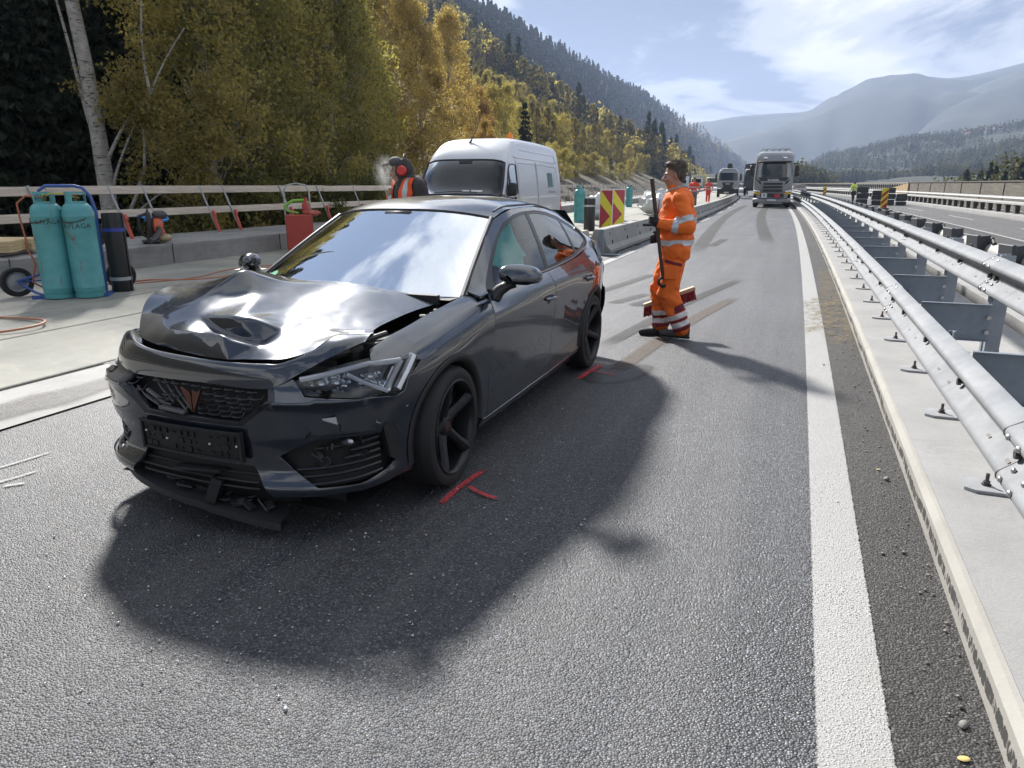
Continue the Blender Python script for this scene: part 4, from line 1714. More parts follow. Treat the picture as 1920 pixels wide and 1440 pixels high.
# side intakes: slats, upright black trim, broken lamp bits
for sd in (1, -1):
    mb = MB()
    mb.grid([[chartW(sd * w, z, -.055) for w in np.linspace(.42, 1.06, 9)] for z in (.25, .37, .51)], flip=sd > 0)
    it = mb.build('side_intake', BAYBLK, bumper)
    mb = MB()
    for k in range(6):
        z = .285 + k * .031
        w1 = .94
        w0 = max(.50 + .0 * k, .46 + .03 * k) + (.20 if k in (3, 4) and sd > 0 else 0)
        mb.tube([chartW(sd * w, z - .02 + .035 * (w - .5), -.022) for w in np.linspace(w0, w1, 10)], .0075, 5)
    mb.build('intake_slats', TRIM, it)
    mb = MB()
    tp = [(.945, .488), (.968, .504), (1.0, .500), (1.05, .345), (1.02, .305), (.985, .33)]
    vs = [chartW(sd * a, b, .004) for a, b in tp] + [chartW(sd * a, b, -.04) for a, b in tp]
    mb.add(vs, [tuple(range(6)), tuple(range(11, 5, -1))] + [(i, (i + 1) % 6, 6 + (i + 1) % 6, 6 + i) for i in range(6)])
    mb.build('intake_fin', TRIMM, it, smooth=False)
    if sd > 0:
        rr = random.Random(3)
        mb = MB()
        for i in range(13):
            c0 = chartW(rr.uniform(.56, .86), rr.uniform(.33, .45), -.03)
            mb.box(c0, (rr.uniform(.03, .09), rr.uniform(.004, .012), rr.uniform(.006, .03)), rr.uniform(-.5, .5), rr.uniform(-.6, .6), rr.uniform(-.7, .7))
        mb.ball(chartW(.755, .445, -.012), (.03, .02, .022), 10, 6)
        mb.build('broken_bracket', simple('bracket_grey', (.022, .022, .024), .4, 0, .4, 30), it, smooth=False)
        mb = MB()
        mb.ball(chartW(.77, .452, .0), (.022, .012, .014), 10, 6)
        mb.build('fog_lamp', simple('lamp_clear', (.5, .52, .54), .12, .6), it)
        mb = MB()
        # split and torn skin above the intake
        mb.add([chartW(.655, .575, .004), chartW(.715, .58, .012), chartW(.72, .545, .016), chartW(.66, .566, .004)], [(0, 1, 2, 3)])
        mb.build('torn_flap', simple('bare_plastic', (.42, .42, .42), .6), bumper, smooth=False)
mb = MB()
for a in (((.58, .50), (.70, .492), (.80, .490), (.92, .47)), ((.725, .548), (.735, .53), (.73, .515), (.74, .505)), ((.60, .515), (.59, .50), (.58, .487), (.575, .475))):
    mb.tube([chartW(w, z, .0015) for w, z in a], [.004, .003, .003, .001], 4)
mb.build('bumper_crack', simple('crack_black', (.004, .004, .004), .9), bumper)
mb = MB()
rr = random.Random(21)
for i in range(26):
    w, z = rr.choice(((rr.uniform(-.75, -.5), rr.uniform(.42, .6)), (rr.uniform(.5, 1.1), rr.uniform(.3, .62)), (rr.uniform(-.72, -.60), rr.uniform(.62, .70))))
    if in_poly([(w, z)], hole_r)[0] or in_poly([(w, z)], hole_l)[0]:
        continue
    p = chartW(w, z, .001)
    a = rr.uniform(.004, .022)
    q = chartW(w + a, z + rr.uniform(-.012, .012), .001)
    mb.tube([p, q], [.0016, .0006], 4)
mb.build('bumper_scratches', simple('scratch_white', (.62, .62, .6), .7), bumper)
mb = MB()
mb.add([chartW(a, b, .002) for a, b in ((-.675, .60), (-.645, .615), (-.625, .59), (-.635, .555), (-.66, .565))], [(4, 3, 2, 1, 0)])
mb.build('paint_chip', simple('paint_chip_orange', (.40, .13, .05), .6), bumper, smooth=False)

# ---- headlamps
HL = [(.532, .732), (.588, .676), (.74, .661), (.90, .642), (1.03, .620), (1.082, .634), (1.196, .782), (1.10, .795), (.979, .797), (.75, .772)]
for sd in (1, -1):
    me = panel_mesh('headlamp', lambda w, z, off=0: chartW(sd * w, z, off), HL, (), .05, simple('lamp_housing', (.030, .031, .034), .3, 0, .2, 30), .02, -.05)
    h = obj('headlamp', me, car)
    if True:
        me = panel_mesh('lens', lambda w, z, off=0: chartW(sd * w, z, off), HL, (), .04, LENS, .02, -.004)
        obj('lens', me, h)

        def hp(w, z, o=-.022):
            return chartW(sd * w, z, o)

        def band(pts, r, mat, nm, o=-.022, flat=.45):
            mb = MB()
            mb.tube([hp(a, b, o) for a, b in pts], r, 6)
            mb.build(nm, mat, h, angle=60)

        def dense(pts, n=8):
            out = []
            for a, b in zip(pts[:-1], pts[1:]):
                out += [(lerp(a[0], b[0], i / n), lerp(a[1], b[1], i / n)) for i in range(n)]
            return out + [pts[-1]]
        band(dense([(.555, .733), (.75, .757), (.93, .775), (1.085, .772)]), 0.0123, DRL, 'light_guide')
        band(dense([(1.085, .772), (1.035, .71), (.985, .648)]), 0.0145, DRL, 'light_guide')
        band(dense([(.985, .648), (.90, .69), (.80, .742)]), 0.0109, DRL, 'light_guide')
        band(dense([(1.165, .782), (1.10, .71), (1.045, .645)]), 0.0188, DRL, 'light_guide', -.016)
        band(dense([(1.045, .748), (1.005, .69), (.975, .668), (.90, .71)]), .006, CHROME, 'reflector_edge', -.03)
        mb = MB()
        for a, b, r in ((.66, .705, .034), (.745, .705, .030), (.93, .715, .032)):
            mb.ball(hp(a, b, -.045), (r, .03, r * .8), 14, 8)
        mb.build('projector_lens', simple('projector_glass', (.5, .52, .55), .05, .85, .02), h)
        mb = MB()
        rr = random.Random(2)
        for i in range(40):
            c0 = hp(rr.uniform(.60, 1.0), rr.uniform(.672, .735), -.04)
            mb.box(c0, (rr.uniform(.015, .05), .012, rr.uniform(.006, .022)), rr.uniform(-.6, .6), 0, rr.uniform(-.6, .6))
        mb.build('reflector_facets', CHROME, h, smooth=False)

# ---- bonnet: lip above the grille and the crumpled skin behind it
def spline_rows(rows, nu, nv):
    """dense Catmull-Rom surface through rows of points"""
    def cr(P, t):
        n = len(P) - 1
        f = t * n
        i = min(int(f), n - 1)
        u = f - i
        p0, p1, p2, p3 = P[max(i - 1, 0)], P[i], P[i + 1], P[min(i + 2, n)]
        return .5 * ((2 * p1) + (p2 - p0) * u + (2 * p0 - 5 * p1 + 4 * p2 - p3) * u * u + (3 * p1 - p0 - 3 * p2 + p3) * u ** 3)
    R = [[Vector(p) for p in r] for r in rows]
    D = [[cr(r, j / nv) for j in range(nv + 1)] for r in R]
    return [[cr([D[k][j] for k in range(len(D))], i / nu) for j in range(nv + 1)] for i in range(nu + 1)]


lip_bot = [(-.655, -.66, .735), (-.56, -.745, .700), (-.42, -.812, .694), (-.186, -.847, .698), (.066, -.854, .702), (.258, -.842, .696), (.39, -.818, .697), (.45, -.800, .720), (.584, -.743, .798), (.661, -.678, .844), (.735, -.565, .884)]
lip_mid = [(-.660, -.64, .785), (-.565, -.735, .765), (-.42, -.808, .765), (-.20, -.843, .760), (.064, -.850, .757), (.255, -.838, .755), (.392, -.812, .755), (.455, -.787, .765), (.585, -.725, .832), (.655, -.645, .885), (.722, -.50, .903)]
lip_top = [(-.650, -.60, .835), (-.54, -.69, .838), (-.388, -.785, .832), (-.221, -.822, .815), (.062, -.832, .803), (.25, -.82, .800), (.371, -.799, .801), (.444, -.775, .805), (.55, -.71, .852), (.605, -.60, .905), (.690, -.42, .896)]
lip_in = [(-.62, -.56, .825), (-.50, -.65, .825), (-.37, -.755, .815), (-.22, -.79, .798), (.062, -.80, .786), (.25, -.79, .784), (.365, -.77, .786), (.43, -.745, .792), (.53, -.67, .835), (.58, -.56, .888), (.66, -.38, .886)]
mb = MB()
G = spline_rows([lip_bot, lip_mid, lip_top, lip_in], 12, 60)
mb.grid(G)
bonnet = None
HV = {  # crumpled skin, driver's-side rear corner first
    'r0': (.735, .42, .930), 'r1': (.489, .36, .967), 'r2': (.25, .29, .992), 'r3': (.02, .27, 1.012), 'r4': (-.25, .27, 1.010), 'r5': (-.50, .33, .985), 'r6': (-.715, .42, .945),
    's1': (.62, .20, .914), 's2': (.590, -.05, .892), 's3': (.58, -.30, .866), 'tip': (.66, -.36, .872), 't2': (.545, -.42, .884), 't3': (.60, -.55, .882),
    'c1': (.262, .14, .985), 'c2': (.23, -.20, .935), 'c3': (0.26, -0.53, 0.897),
    'm1': (.45, -.05, .918), 'm2': (0.39, -0.42, 0.879), 'm3': (0.404, -0.62, 0.844), 'm4': (.10, .0, .968), 'm5': (.10, -.28, .925), 'm6': (.42, .18, .948),
    'pk': (-.235, -.20, 1.122), 'pk2': (-.262, -.10, 1.106), 'pb': (-.30, .08, 1.062),
    'n1': (-.165, -.05, 1.048), 'n2': (-.10, -.24, 1.006), 'n3': (0.1, -0.55, 0.95), 'n4': (-.03, -.10, .99),
    'd1': (-0.194, -0.57, 0.934), 'd2': (0.054, -0.58, 0.95), 'd0': (-.262, -.33, 1.022), 'd4': (0.147, -0.57, 0.835), 'd5': (-0.004, -0.6, 0.85),
    'e0': (-0.297, -0.69, 0.886), 'e1': (-0.127, -0.725, 0.895), 'e2': (0.094, -0.745, 0.906), 'e3': (0.138, -0.75, 0.886), 'e4': (0.306, -0.7, 0.84),
    'f0': (-.32, -.725, .815), 'f1': (-.135, -.762, .806), 'f2': (.062, -.782, .797), 'f3': (.163, -.785, .800), 'f4': (.357, -.762, .815), 'f5': (.445, -.725, .806),
    'k1': (-0.317, -0.45, 0.995), 'k2': (-0.313, -0.62, 0.909), 'l0': (-.70, .20, .985), 'l1': (-.70, -.05, 1.015), 'l2': (-.705, -.25, 1.020), 'l3': (-.695, -.42, .985), 'l4': (-.630, -.52, .915), 'l5': (-.565, -.60, .866), 'l6': (-.50, -.665, .822),
    'q1': (-.48, .05, 1.04), 'q2': (-.48, -.20, 1.040), 'q3': (-.50, -.42, .975), 'q4': (-0.438, -0.58, 0.928),
    'g1': (-.03, -.765, .855), 'g2': (.13, -.775, .842), 'g3': (-.25, -.735, .850),
}
folds = [('pk', 'k1'), ('k1', 'k2'), ('k2', 'e0'), ('pk', 'pk2'), ('pk2', 'pb'), ('pk', 'd0'), ('d0', 'd1'), ('d1', 'd2'), ('d2', 'n3'), ('n3', 'c3'), ('c3', 'c2'), ('c2', 'c1'), ('d1', 'd5'), ('d5', 'd4'), ('d4', 'c3'),
         ('e0', 'e1'), ('e1', 'e2'), ('e2', 'e3'), ('e3', 'e4'), ('e4', 'd4'), ('t2', 'tip'), ('t2', 'm2'), ('e3', 'f3'), ('n2', 'd2')]
sharp = {('e0', 'e1'), ('e1', 'e2'), ('e2', 'e3'), ('d4', 'c3'), ('t2', 'tip'), ('pk', 'k1'), ('c3', 'c2'), ('e3', 'f3'), ('d1', 'd2')}
rim = ['r0', 'r1', 'r2', 'r3', 'r4', 'r5', 'r6', 'l0', 'l1', 'l2', 'l3', 'l4', 'l5', 'l6', 'f0', 'f1', 'f2', 'f3', 'f4', 'f5', 't3', 't2', 'tip', 's3', 's2', 's1']
names = list(HV)
ix = {n: i for i, n in enumerate(names)}
V2d = [Vector((HV[n][0], HV[n][1] * .62 + HV[n][2] * .78)) for n in names]
ed = [(ix[a], ix[b]) for a, b in zip(rim, rim[1:] + rim[:1])] + [(ix[a], ix[b]) for a, b in folds]
vv, ee, ff, ov, oe, of = delaunay_2d_cdt(V2d, ed, [], 0, 1e-7)
pl = [tuple(V2d[ix[n]]) for n in rim]
kp = in_poly(np.array([((vv[f[0]] + vv[f[1]] + vv[f[2]]) / 3)[:] for f in ff]), pl)
co = []
for i, o in enumerate(ov):
    co.append(Vector(HV[names[o[0]]]) if o else None)
for i, c0 in enumerate(co):
    if c0 is None:                                      # crossing of two fold lines
        d = sorted((((vv[i] - V2d[j]).length, j) for j in range(len(names))))[:2]
        co[i] = Vector(HV[names[d[0][1]]]).lerp(Vector(HV[names[d[1][1]]]), .5)
bm = bmesh.new()
bv = [bm.verts.new(c0) for c0 in co]
for f, k in zip(ff, kp):
    if k:
        try:
            bm.faces.new([bv[i] for i in f])
        except ValueError:
            pass
bmesh.ops.recalc_face_normals(bm, faces=bm.faces)
if sum(f.normal.z for f in bm.faces) < 0:
    bmesh.ops.reverse_faces(bm, faces=bm.faces)
bm.normal_update()
lay = bm.edges.layers.float.get('crease_edge') or bm.edges.layers.float.new('crease_edge')
inv = {}
for i, o in enumerate(ov):
    for q in o:
        inv[names[q]] = bv[i]
for a, b in folds:
    e = bm.edges.get((inv[a], inv[b])) if a in inv and b in inv else None
    if e:
        e[lay] = .85 if (a, b) in sharp else .45
for e in bm.edges:
    if e.is_boundary:
        e[lay] = .8
me = bpy.data.meshes.new('bonnet')
bm.to_mesh(me)
bm.free()
me.materials.append(PAINT)
me.polygons.foreach_set('use_smooth', [True] * len(me.polygons))
bonnet = obj('bonnet', me, car)
bonnet['label'] = 'crumpled bonnet skin, pushed up into a peak'
m = bonnet.modifiers.new('sub', 'SUBSURF')
m.levels = m.render_levels = 4
m.quality = 4
evaluated(bonnet)
me = bonnet.data
for v in me.vertices:      # shallow ripples of stretched sheet metal
    p = v.co
    a = sstep(-p.y, -.3, .2)
    v.co.z += .0016 * a * pnoise((p.x * 7, p.y * 9, 1.3)) + .0006 * a * pnoise((p.x * 19, p.y * 17, 4))
me.set_sharp_from_angle(angle=rad(75))
mb.build('bonnet_lip', PAINT_S, bonnet, angle=180)
# under the bonnet
mb = MB()
mb.grid([[Vector((x, y, .70 + .04 * (y > -.2))) for y in (-.76, -.4, 0, .3)] for x in (-.66, -.2, .3, .66)])
mb.box((.0, .30, .85), (1.3, .04, .22))
for sd in (-1, 1):
    mb.box((sd * .64, -.05, .76), (.05, .7, .14))
mb.box((.50, -.32, .77), (.24, .3, .10), bev=.02).box((.45, -.62, .70), (.3, .12, .14), bev=.02)
mb.build('engine_bay', BAYBLK, car, angle=40)
mb = MB()
mb.tube([(.30, -.66, .775), (.45, -.60, .80), (.58, -.45, .83), (.65, -.25, .855)], .012, 6)
mb.tube([(.38, -.68, .76), (.52, -.55, .79), (.62, -.36, .81)], .018, 6)
mb.build('bay_hoses', simple('hose_grey', (.05, .05, .05), .5), car)
mb = MB()
for p in ((.42, -.605, .815), (.455, -.585, .818), (.69, .16, .885), (.68, .22, .893), (.66, .1, .88)):
    mb.box(p, (.035, .016, .012), .5, bev=.003)
mb.build('bay_clips', simple('clip_cream', (.55, .52, .36), .6), car)

# ---- wheels
def make_wheel(name, loc, rz, sd, spin):
    w = bpy.data.objects.new(name, None)
    COL.objects.link(w)
    w.parent = car
    w.location = loc
    w.rotation_euler = (0, 0, rz)
    mb = MB()
    R0, R1 = .322, .246
    prof = [(R1, -.105), (R1 + .02, -.113), (.285, -.116), (.308, -.108), (.319, -.088), (R0, -.06), (R0, .06), (.319, .088), (.308, .108), (.285, .116), (R1 + .02, .113), (R1, .105)]
    mb.lathe(prof, n=64, axis='X', cap=False)
    grooves = mb.build('tyre', TYRE, w, angle=35)
    mb = MB()
    for xx in (-.052, -.018, .018, .052):
        mb.lathe([(.3225, xx - .005), (.3232, xx), (.3225, xx + .005)], n=48, axis='X', cap=False)
    mb.build('tread_groove', BAYBLK, grooves)
    mb = MB()
    mb.lathe([(.252, .104), (.254, .112), (.246, .116), (.236, .110), (.228, .085), (.226, -.09), (.25, -.10)], n=64, axis='X', cap=False)
    rim = mb.build('rim', RIM, w, angle=50)
    mb = MB()
    for k in range(5):
        a0 = 2 * PI * k / 5 + spin
        M = Matrix.Rotation(a0, 4, 'X')
        st = len(mb.v)
        # spoke: broad at the rim, ridge in the middle
        sec = []
        for r, hw, xx in ((.045, .040, .052), (.09, .034, .062), (.15, .030, .080), (.20, .034, .096), (.243, .046, .106)):
            sec.append([(xx - .018, -hw, r), (xx, -hw * .7, r), (xx + .010, -hw * .12, r), (xx + .010, hw * .12, r), (xx, hw * .7, r), (xx - .018, hw, r)])
        mb.grid(sec)
        mb.grid([[(s[0][0] - .03, s[0][1] * .8, s[0][2]), s[0]] for s in sec], flip=True)
        mb.grid([[(s[-1][0] - .03, s[-1][1] * .8, s[-1][2]), s[-1]] for s in sec])
        mb.xf(M, st)
    mb.build('spokes', RIM, rim, angle=30)
    mb = MB()
    mb.lathe([(.062, .035), (.062, .056), (.052, .064), (.034, .066), (.032, .060), (0, .060)], n=24, axis='X')
    mb.build('hub_cap', RIM, rim, angle=40)
    mb = MB()
    mb.lathe([(.03, .061), (.028, .0645), (0, .0645)], n=20, axis='X')
    mb.build('hub_badge', COPPER, rim)
    mb = MB()
    for k in range(5):
        a = 2 * PI * (k + .5) / 5 + spin
        mb.lathe([(.012, .05), (.012, .057), (.0, .057)], (0, .056 * math.cos(a), .056 * math.sin(a)), 8, 'X')
    mb.build('wheel_bolts', BOLT, rim)
    mb = MB()
    mb.lathe([(.06, -.01), (.165, -.01), (.165, .012), (.06, .012)], n=40, axis='X', closed=True)
    mb.build('brake_disc', DISC, w, angle=40)
    mb = MB()
    mb.box((.0, .13, .06), (.07, .09, .17), bev=.015, rx=-.3)
    mb.build('brake_caliper', TRIM, w)
    if sd < 0:
        w.scale = (-1, 1, 1)
    return w


make_wheel('wheel', (.778, HUB_F, HUB_Z), rad(2.5), 1, rad(8))
make_wheel('wheel', (.772, HUB_R, HUB_Z), 0, 1, rad(30))
make_wheel('wheel', (-.778, HUB_F, HUB_Z), rad(2.5), -1, .5)
make_wheel('wheel', (-.772, HUB_R, HUB_Z), 0, -1, .9)

# ---- door mirrors
for sd in (1, -1):
    sec = []
    for i, (s, r, dx, dz) in enumerate(((.585, .012, .955, 1.035), (.60, .052, .957, 1.038), (.635, .072, .965, 1.040), (.69, .080, .975, 1.038), (.74, .078, .985, 1.034), (.775, .068, .99, 1.03))):
        ring = []
        for k in range(20):
            a = 2 * PI * k / 20
            cx, cz = math.cos(a), math.sin(a)
            ex = abs(cx) ** .75 * (1 if cx > 0 else -1)
            ez = abs(cz) ** .8 * (1 if cz > 0 else -1)
            wdt = 1.30 if cx > 0 else 1.05
            ring.append((sd * (dx + ex * r * wdt), s + .05 * ex * (r / .08), dz + ez * r * (.82 if cz > 0 else .62) - .012 * ex))
        sec.append(ring + [ring[0]])
    mb = MB()
    mb.grid(sec, flip=sd < 0)
    mir = mb.build('door_mirror', PAINT, car, angle=180)
    mb = MB()
    mb.add([sec[-1][k] for k in range(20)], [tuple(range(20)) if sd > 0 else tuple(range(19, -1, -1))])
    mb.build('mirror_glass', simple('mirror_silver', (.7, .72, .74), .03, 1.0, .02), mir, smooth=False)
    mb = MB()
    mb.tube([(sd * .845, .635, .915), (sd * .875, .645, .955), (sd * .92, .66, .985), (sd * .95, .68, 1.0)], [.045, .036, .03, .035], 10)
    mb.build('mirror_foot', TRIM, mir)
    mb = MB()
    mb.grid([[(sd * (.957 + dx), .62 + ds, .995) for ds in (0, .13)] for dx in (-.07, .10)])
    mb.build('mirror_base', TRIM, mir)

# ---- cabin
mb = MB()
mb.grid([[Vector((x, y, .42)) for y in (.3, 3.3)] for x in (-.74, .74)])
mb.grid([[Vector((x, .42, z)) for z in (.4, .93)] for x in (-.74, .74)])
mb.grid([[Vector((x, 3.2, z)) for z in (.4, 1.1)] for x in (-.6, .6)])
for sd in (-1, 1):
    mb.grid([[Vector((sd * .76, y, z)) for z in (.4, .70, .93)] for y in (.45, 1.6, 2.9)])
mb.build('cabin_tub', DARKIN, car)
mb = MB()
mb.grid([[Vector((.72 * k, y, .935 + .018 * math.sin(k * 9) * (y > .5) - .10 * max(0, y - .72) / .2)) for k in np.linspace(-1, 1, 13)] for y in (.30, .5, .72, .86)], flip=True)
mb.build('dashboard', CABIN, car)
for sx in (-.36, .36):
    mb = MB()
    mb.box((sx, 1.32, .52), (.48, .5, .16), bev=.05)
    mb.box((sx, 1.62, .83), (.46, .14, .60), rx=-.28, bev=.06)
    seat = mb.build('front_seat', CABIN, car)
    MB().box((sx, 1.735, 1.215), (.26, .10, .17), rx=-.2, bev=.04).build('headrest', CABIN, seat)
mb = MB().box((0, 2.72, .82), (1.2, .14, .6), rx=-.3, bev=.06)
mb.build('rear_seat', CABIN, car)
mb = MB()
mb.tube([(.36 + .18 * math.cos(a), .93 - .06 * math.sin(a), .90 + .17 * math.sin(a)) for a in np.linspace(0, 2 * PI, 25)[:-1]], .014, 6, closed=True)
st = mb.build('steering_wheel', TRIM, car)
mb = MB().ball((.36, .98, .91), (.16, .05, .13), 14, 8)
mb.build('wheel_airbag', simple('airbag_white', (.55, .55, .52), .85, bump=.3), st)
# turquoise curtain airbag hanging inside the driver's window
AIRB = simple('airbag_turquoise', (.16, .72, .60), .7, 0, .25, 12, bump=.5, bscale=18)
mb = MB()
rows = []
for i in range(15):
    s = lerp(.92, 1.46, i / 14)
    top = itp(s, [.9, 1.2, 1.7], [1.14, 1.25, 1.33])
    bot = itp(s, [.92, 1.05, 1.2, 1.46], [1.06, .97, .95, 1.10]) + .02 * math.sin(i * 1.7)
    rows.append([(Lside(s, lerp(bot, top, q)) - .045 - .03 * math.sin(PI * q) * (1 + .5 * math.sin(i * 1.3)), s, lerp(bot, top, q)) for q in np.linspace(0, 1, 9)])
mb.grid(rows)
mb.build('curtain_airbag', AIRB, car, angle=180)
# high-visibility vest lying on the dashboard
VEST = simple('vest_yellow', (.55, .62, .05), .75, 0, .2, 20, bump=.4)
mb = MB()
rows = []
for i in range(9):
    rows.append([(-.62 + .055 * j, .47 + .03 * i, .955 + .05 * abs(pnoise((i * .7, j * .6, 2))) + .022 * (9 - i) / 9) for j in range(5)])
mb.grid(rows)
mb.build('safety_vest', VEST, car, angle=180)
MB().box((0, 1.02, 1.345), (.22, .05, .07), bev=.02).build('interior_mirror', TRIM, car)
for o in list(car.children):
    pass
# ================================================================== THINGS ON THE WORKS SITE
WOOD = NT('plank_wood')
_v = WOOD.coord()
_n = WOOD.noise(WOOD.map(_v, (9, .8, 9)), 3.0, 7, .65, .5)
_c = WOOD.mix(WOOD.ramp(_n, (.3, 0.), (.7, 1.)), (.34, .28, .22), (.56, .50, .42))
_k = WOOD.ramp(WOOD.voro(WOOD.map(_v, (6, 1.6, 6)), 1.0, 'F1', 0), (.05, 1.), (.10, 0.))
_c = WOOD.mix(WOOD.math('MULTIPLY', _k, .7), _c, (.16, .10, .06))
WOOD.set(col=_c, rough=.8)
WOOD.bump(_n, .2, .004)
WOOD = WOOD.mat
TUBE = galv_mat('tube_grey', (.34, .35, .36), (.48, .49, .50), .5, .5)
REDS = simple('socket_red', (.50, .07, .045), .55, 0, .25, 10, dirt=(.3, (.25, .2, .16), 7))
ORANGE_HOSE = simple('hose_orange', (.42, .13, .06), .6, 0, .2, 12)
BLUE_P = simple('paint_blue', (.03, .085, .30), .4, 0, .2, 9, coat=.2, dirt=(.22, (.05, .05, .06), 8))
TEAL = NT('cylinder_teal')
_v = TEAL.coord()
_b = TEAL.mix(TEAL.ramp(TEAL.noise(_v, 4, 6, .6), (.3, 0.), (.7, 1.)), (.055, .26, .28), (.10, .36, .37))
_r = TEAL.ramp(TEAL.noise(TEAL.map(_v, (1, 1, .35)), 7, 9, .75, .8), (.58, 0.), (.66, .9))
_b = TEAL.mix(_r, _b, (.13, .085, .06))
_w = TEAL.ramp(TEAL.noise(TEAL.map(_v, (3, 3, .5)), 5, 6, .7), (.6, 0.), (.8, .5))
_b = TEAL.mix(_w, _b, (.18, .38, .37))
TEAL.set(col=_b, rough=.48, metal=0.0, coat=.15)
TEAL.bump(TEAL.noise(_v, 30, 5, .6), .08, .004)
TEAL = TEAL.mat
STRAP = simple('strap_black', (.02, .02, .022), .7)

# ---- timber railing on the upstand: tubular posts in red sockets, two planks
rl = thing('timber_railing', 'weathered two-plank timber railing on leaning tube posts along the bridge edge', 'railing')
plank_y = [-3.0, .9, 4.9, 9.15, 13.35, 17.4, 21.5, 25.6, 29.7, 33.8, 37.9]
RX = -12.2


def rx(z):
    """the railing leans outwards"""
    return RX - .38 * (z - .5)


for i in range(len(plank_y) - 1):
    ya, yb = plank_y[i], plank_y[i + 1] + .12
    for z, h in ((1.43, .165), (.985, .155)):
        p, q = road_pt(rx(z), ya), road_pt(rx(z), yb)
        L = yb - ya
        mb = MB()
        mb.box((0, 0, 0), (.032, L, h), bev=.004)
        o = mb.build('plank', WOOD, rl, smooth=False)
        o.location = ((p[0] + q[0]) / 2 + .02 * (i % 2), (ya + yb) / 2, z + .008 * math.sin(i * 2.3))
        o.rotation_euler = (rad(.25 * math.sin(i * 3.1)), rad(-20), math.atan2(-(q[0] - p[0]), L))
y = 37.0
post_y = [.3, 2.1, 3.3, 5.0, 7.0, 8.9, 10.5, 11.3, 12.85, 13.55, 15.6, 17.2, 19.0, 20.8, 22.6, 24.4, 26.2, 28.0, 30, 32, 34, 36]
for k, y in enumerate(post_y):
    a, b = road_pt(rx(.5), y), road_pt(rx(1.5), y)
    mb = MB()
    mb.tube([(a[0] + .03, a[1], .5), (b[0] + .03, b[1] - .06, 1.52)], .021, 8)
    mb.tube([(b[0] + .03, b[1] - .06, 1.50), (b[0] - .05, b[1] - .06, 1.50)], .012, 6)
    mb.build('post', TUBE, rl)
    if y > 2:
        a2 = road_pt(rx(.78), y)
        mb = MB().tube([(a[0] + .05, a[1], .49), (a2[0] + .05, a2[1] - .012, .86)], .034, 8)
        mb.box((a2[0] + .06, a2[1] - .012, .92), (.05, .07, .12), ry=rad(-20), bev=.008)
        mb.build('post_socket', REDS, rl)
# far stretch, seen beyond the van: planks and closely set stakes
rf = thing('timber_railing', 'pale far railing with many thin stakes beyond the white van', 'railing')
for i, ya in enumerate(np.arange(38.0, 110, 8.0)):
    for z, h in ((1.42, .17), (.95, .16)):
        p, q = road_pt(rx(z), ya), road_pt(rx(z), ya + 8.1)
        o = MB().box((0, 0, 0), (.035, 8.1, h)).build('plank', WOOD, rf, smooth=False)
        o.location = ((p[0] + q[0]) / 2, ya + 4.05, z)
        o.rotation_euler = (0, rad(-18), math.atan2(-(q[0] - p[0]), 8.1))
stake_me = MB().tube([(0, 0, 0), (-.30, -.03, 1.12)], .028, 6).mesh('post', TUBE)
for i, y in enumerate(np.arange(38.3, 112, 1.25)):
    a = road_pt(rx(.5), y)
    obj('post', stake_me, rf, (a[0] + .04, a[1], .5))

# ---- two gas cylinders on a blue trolley
def cylinder(name, label, loc, h, r, rz=0.0, text=None, tilt=0.0):
    t = thing(name, label, 'gas cylinder', loc, rz, 'teal gas cylinders')
    t.rotation_euler = (0, tilt, rz)
    n = 40
    mb = MB()
    # the foot ring is cut out at the bottom
    prof = [(r * .90, .0), (r * .93, .055), (r * .98, .075), (r, .10), (r, .115), (r * 1.012, .12), (r * 1.012, .135), (r, .14), (r, h * .80), (r * 1.012, h * .803), (r * 1.012, h * .815), (r, h * .818), (r * .985, h * .855), (r * .90, h * .90), (r * .70, h * .93), (r * .40, h * .945), (.0, h * .95)]
    mb.lathe(prof, n=n)
    mb.build('body', TEAL, t, angle=50)
    mb = MB()
    mb.lathe([(r * .86, .0), (r * .96, .0), (r * .98, .05), (r * .93, .05)], n=n, closed=True)
    mb.build('foot_ring', TEAL, t, angle=40)
    # carrying collar with two windows
    mb = MB()
    cr_, z0, z1 = r * .66, h * .925, h * 1.045
    for a0, a1, za, zb in ((0, 360, z0, z0 + .035), (0, 360, z1 - .022, z1), (10, 70, z0, z1), (150, 205, z0, z1), (250, 285, z0, z1)):
        k = max(3, int((a1 - a0) / 12))
        P = []
        for i in range(k + 1):
            a = rad(lerp(a0, a1, i / k))
            c, s = math.cos(a), math.sin(a)
            P.append([(cr_ * c, cr_ * s, za), (cr_ * c, cr_ * s, zb), ((cr_ - .006) * c, (cr_ - .006) * s, zb), ((cr_ - .006) * c, (cr_ - .006) * s, za), (cr_ * c, cr_ * s, za)])
        mb.grid(P)
    mb.build('collar', TEAL, t, angle=40)
    mb = MB()
    mb.lathe([(.022, h * .94), (.022, h * .975), (.016, h * .98), (.016, h * 1.0), (.026, h * 1.0), (.026, h * 1.02), (0, h * 1.02)], n=12)
    mb.tube([(0, 0, h * .985), (.05, .0, h * .985)], .014, 8)
    mb.build('valve', simple('brass_dark', (.22, .15, .07), .45, .7), t)
    return t


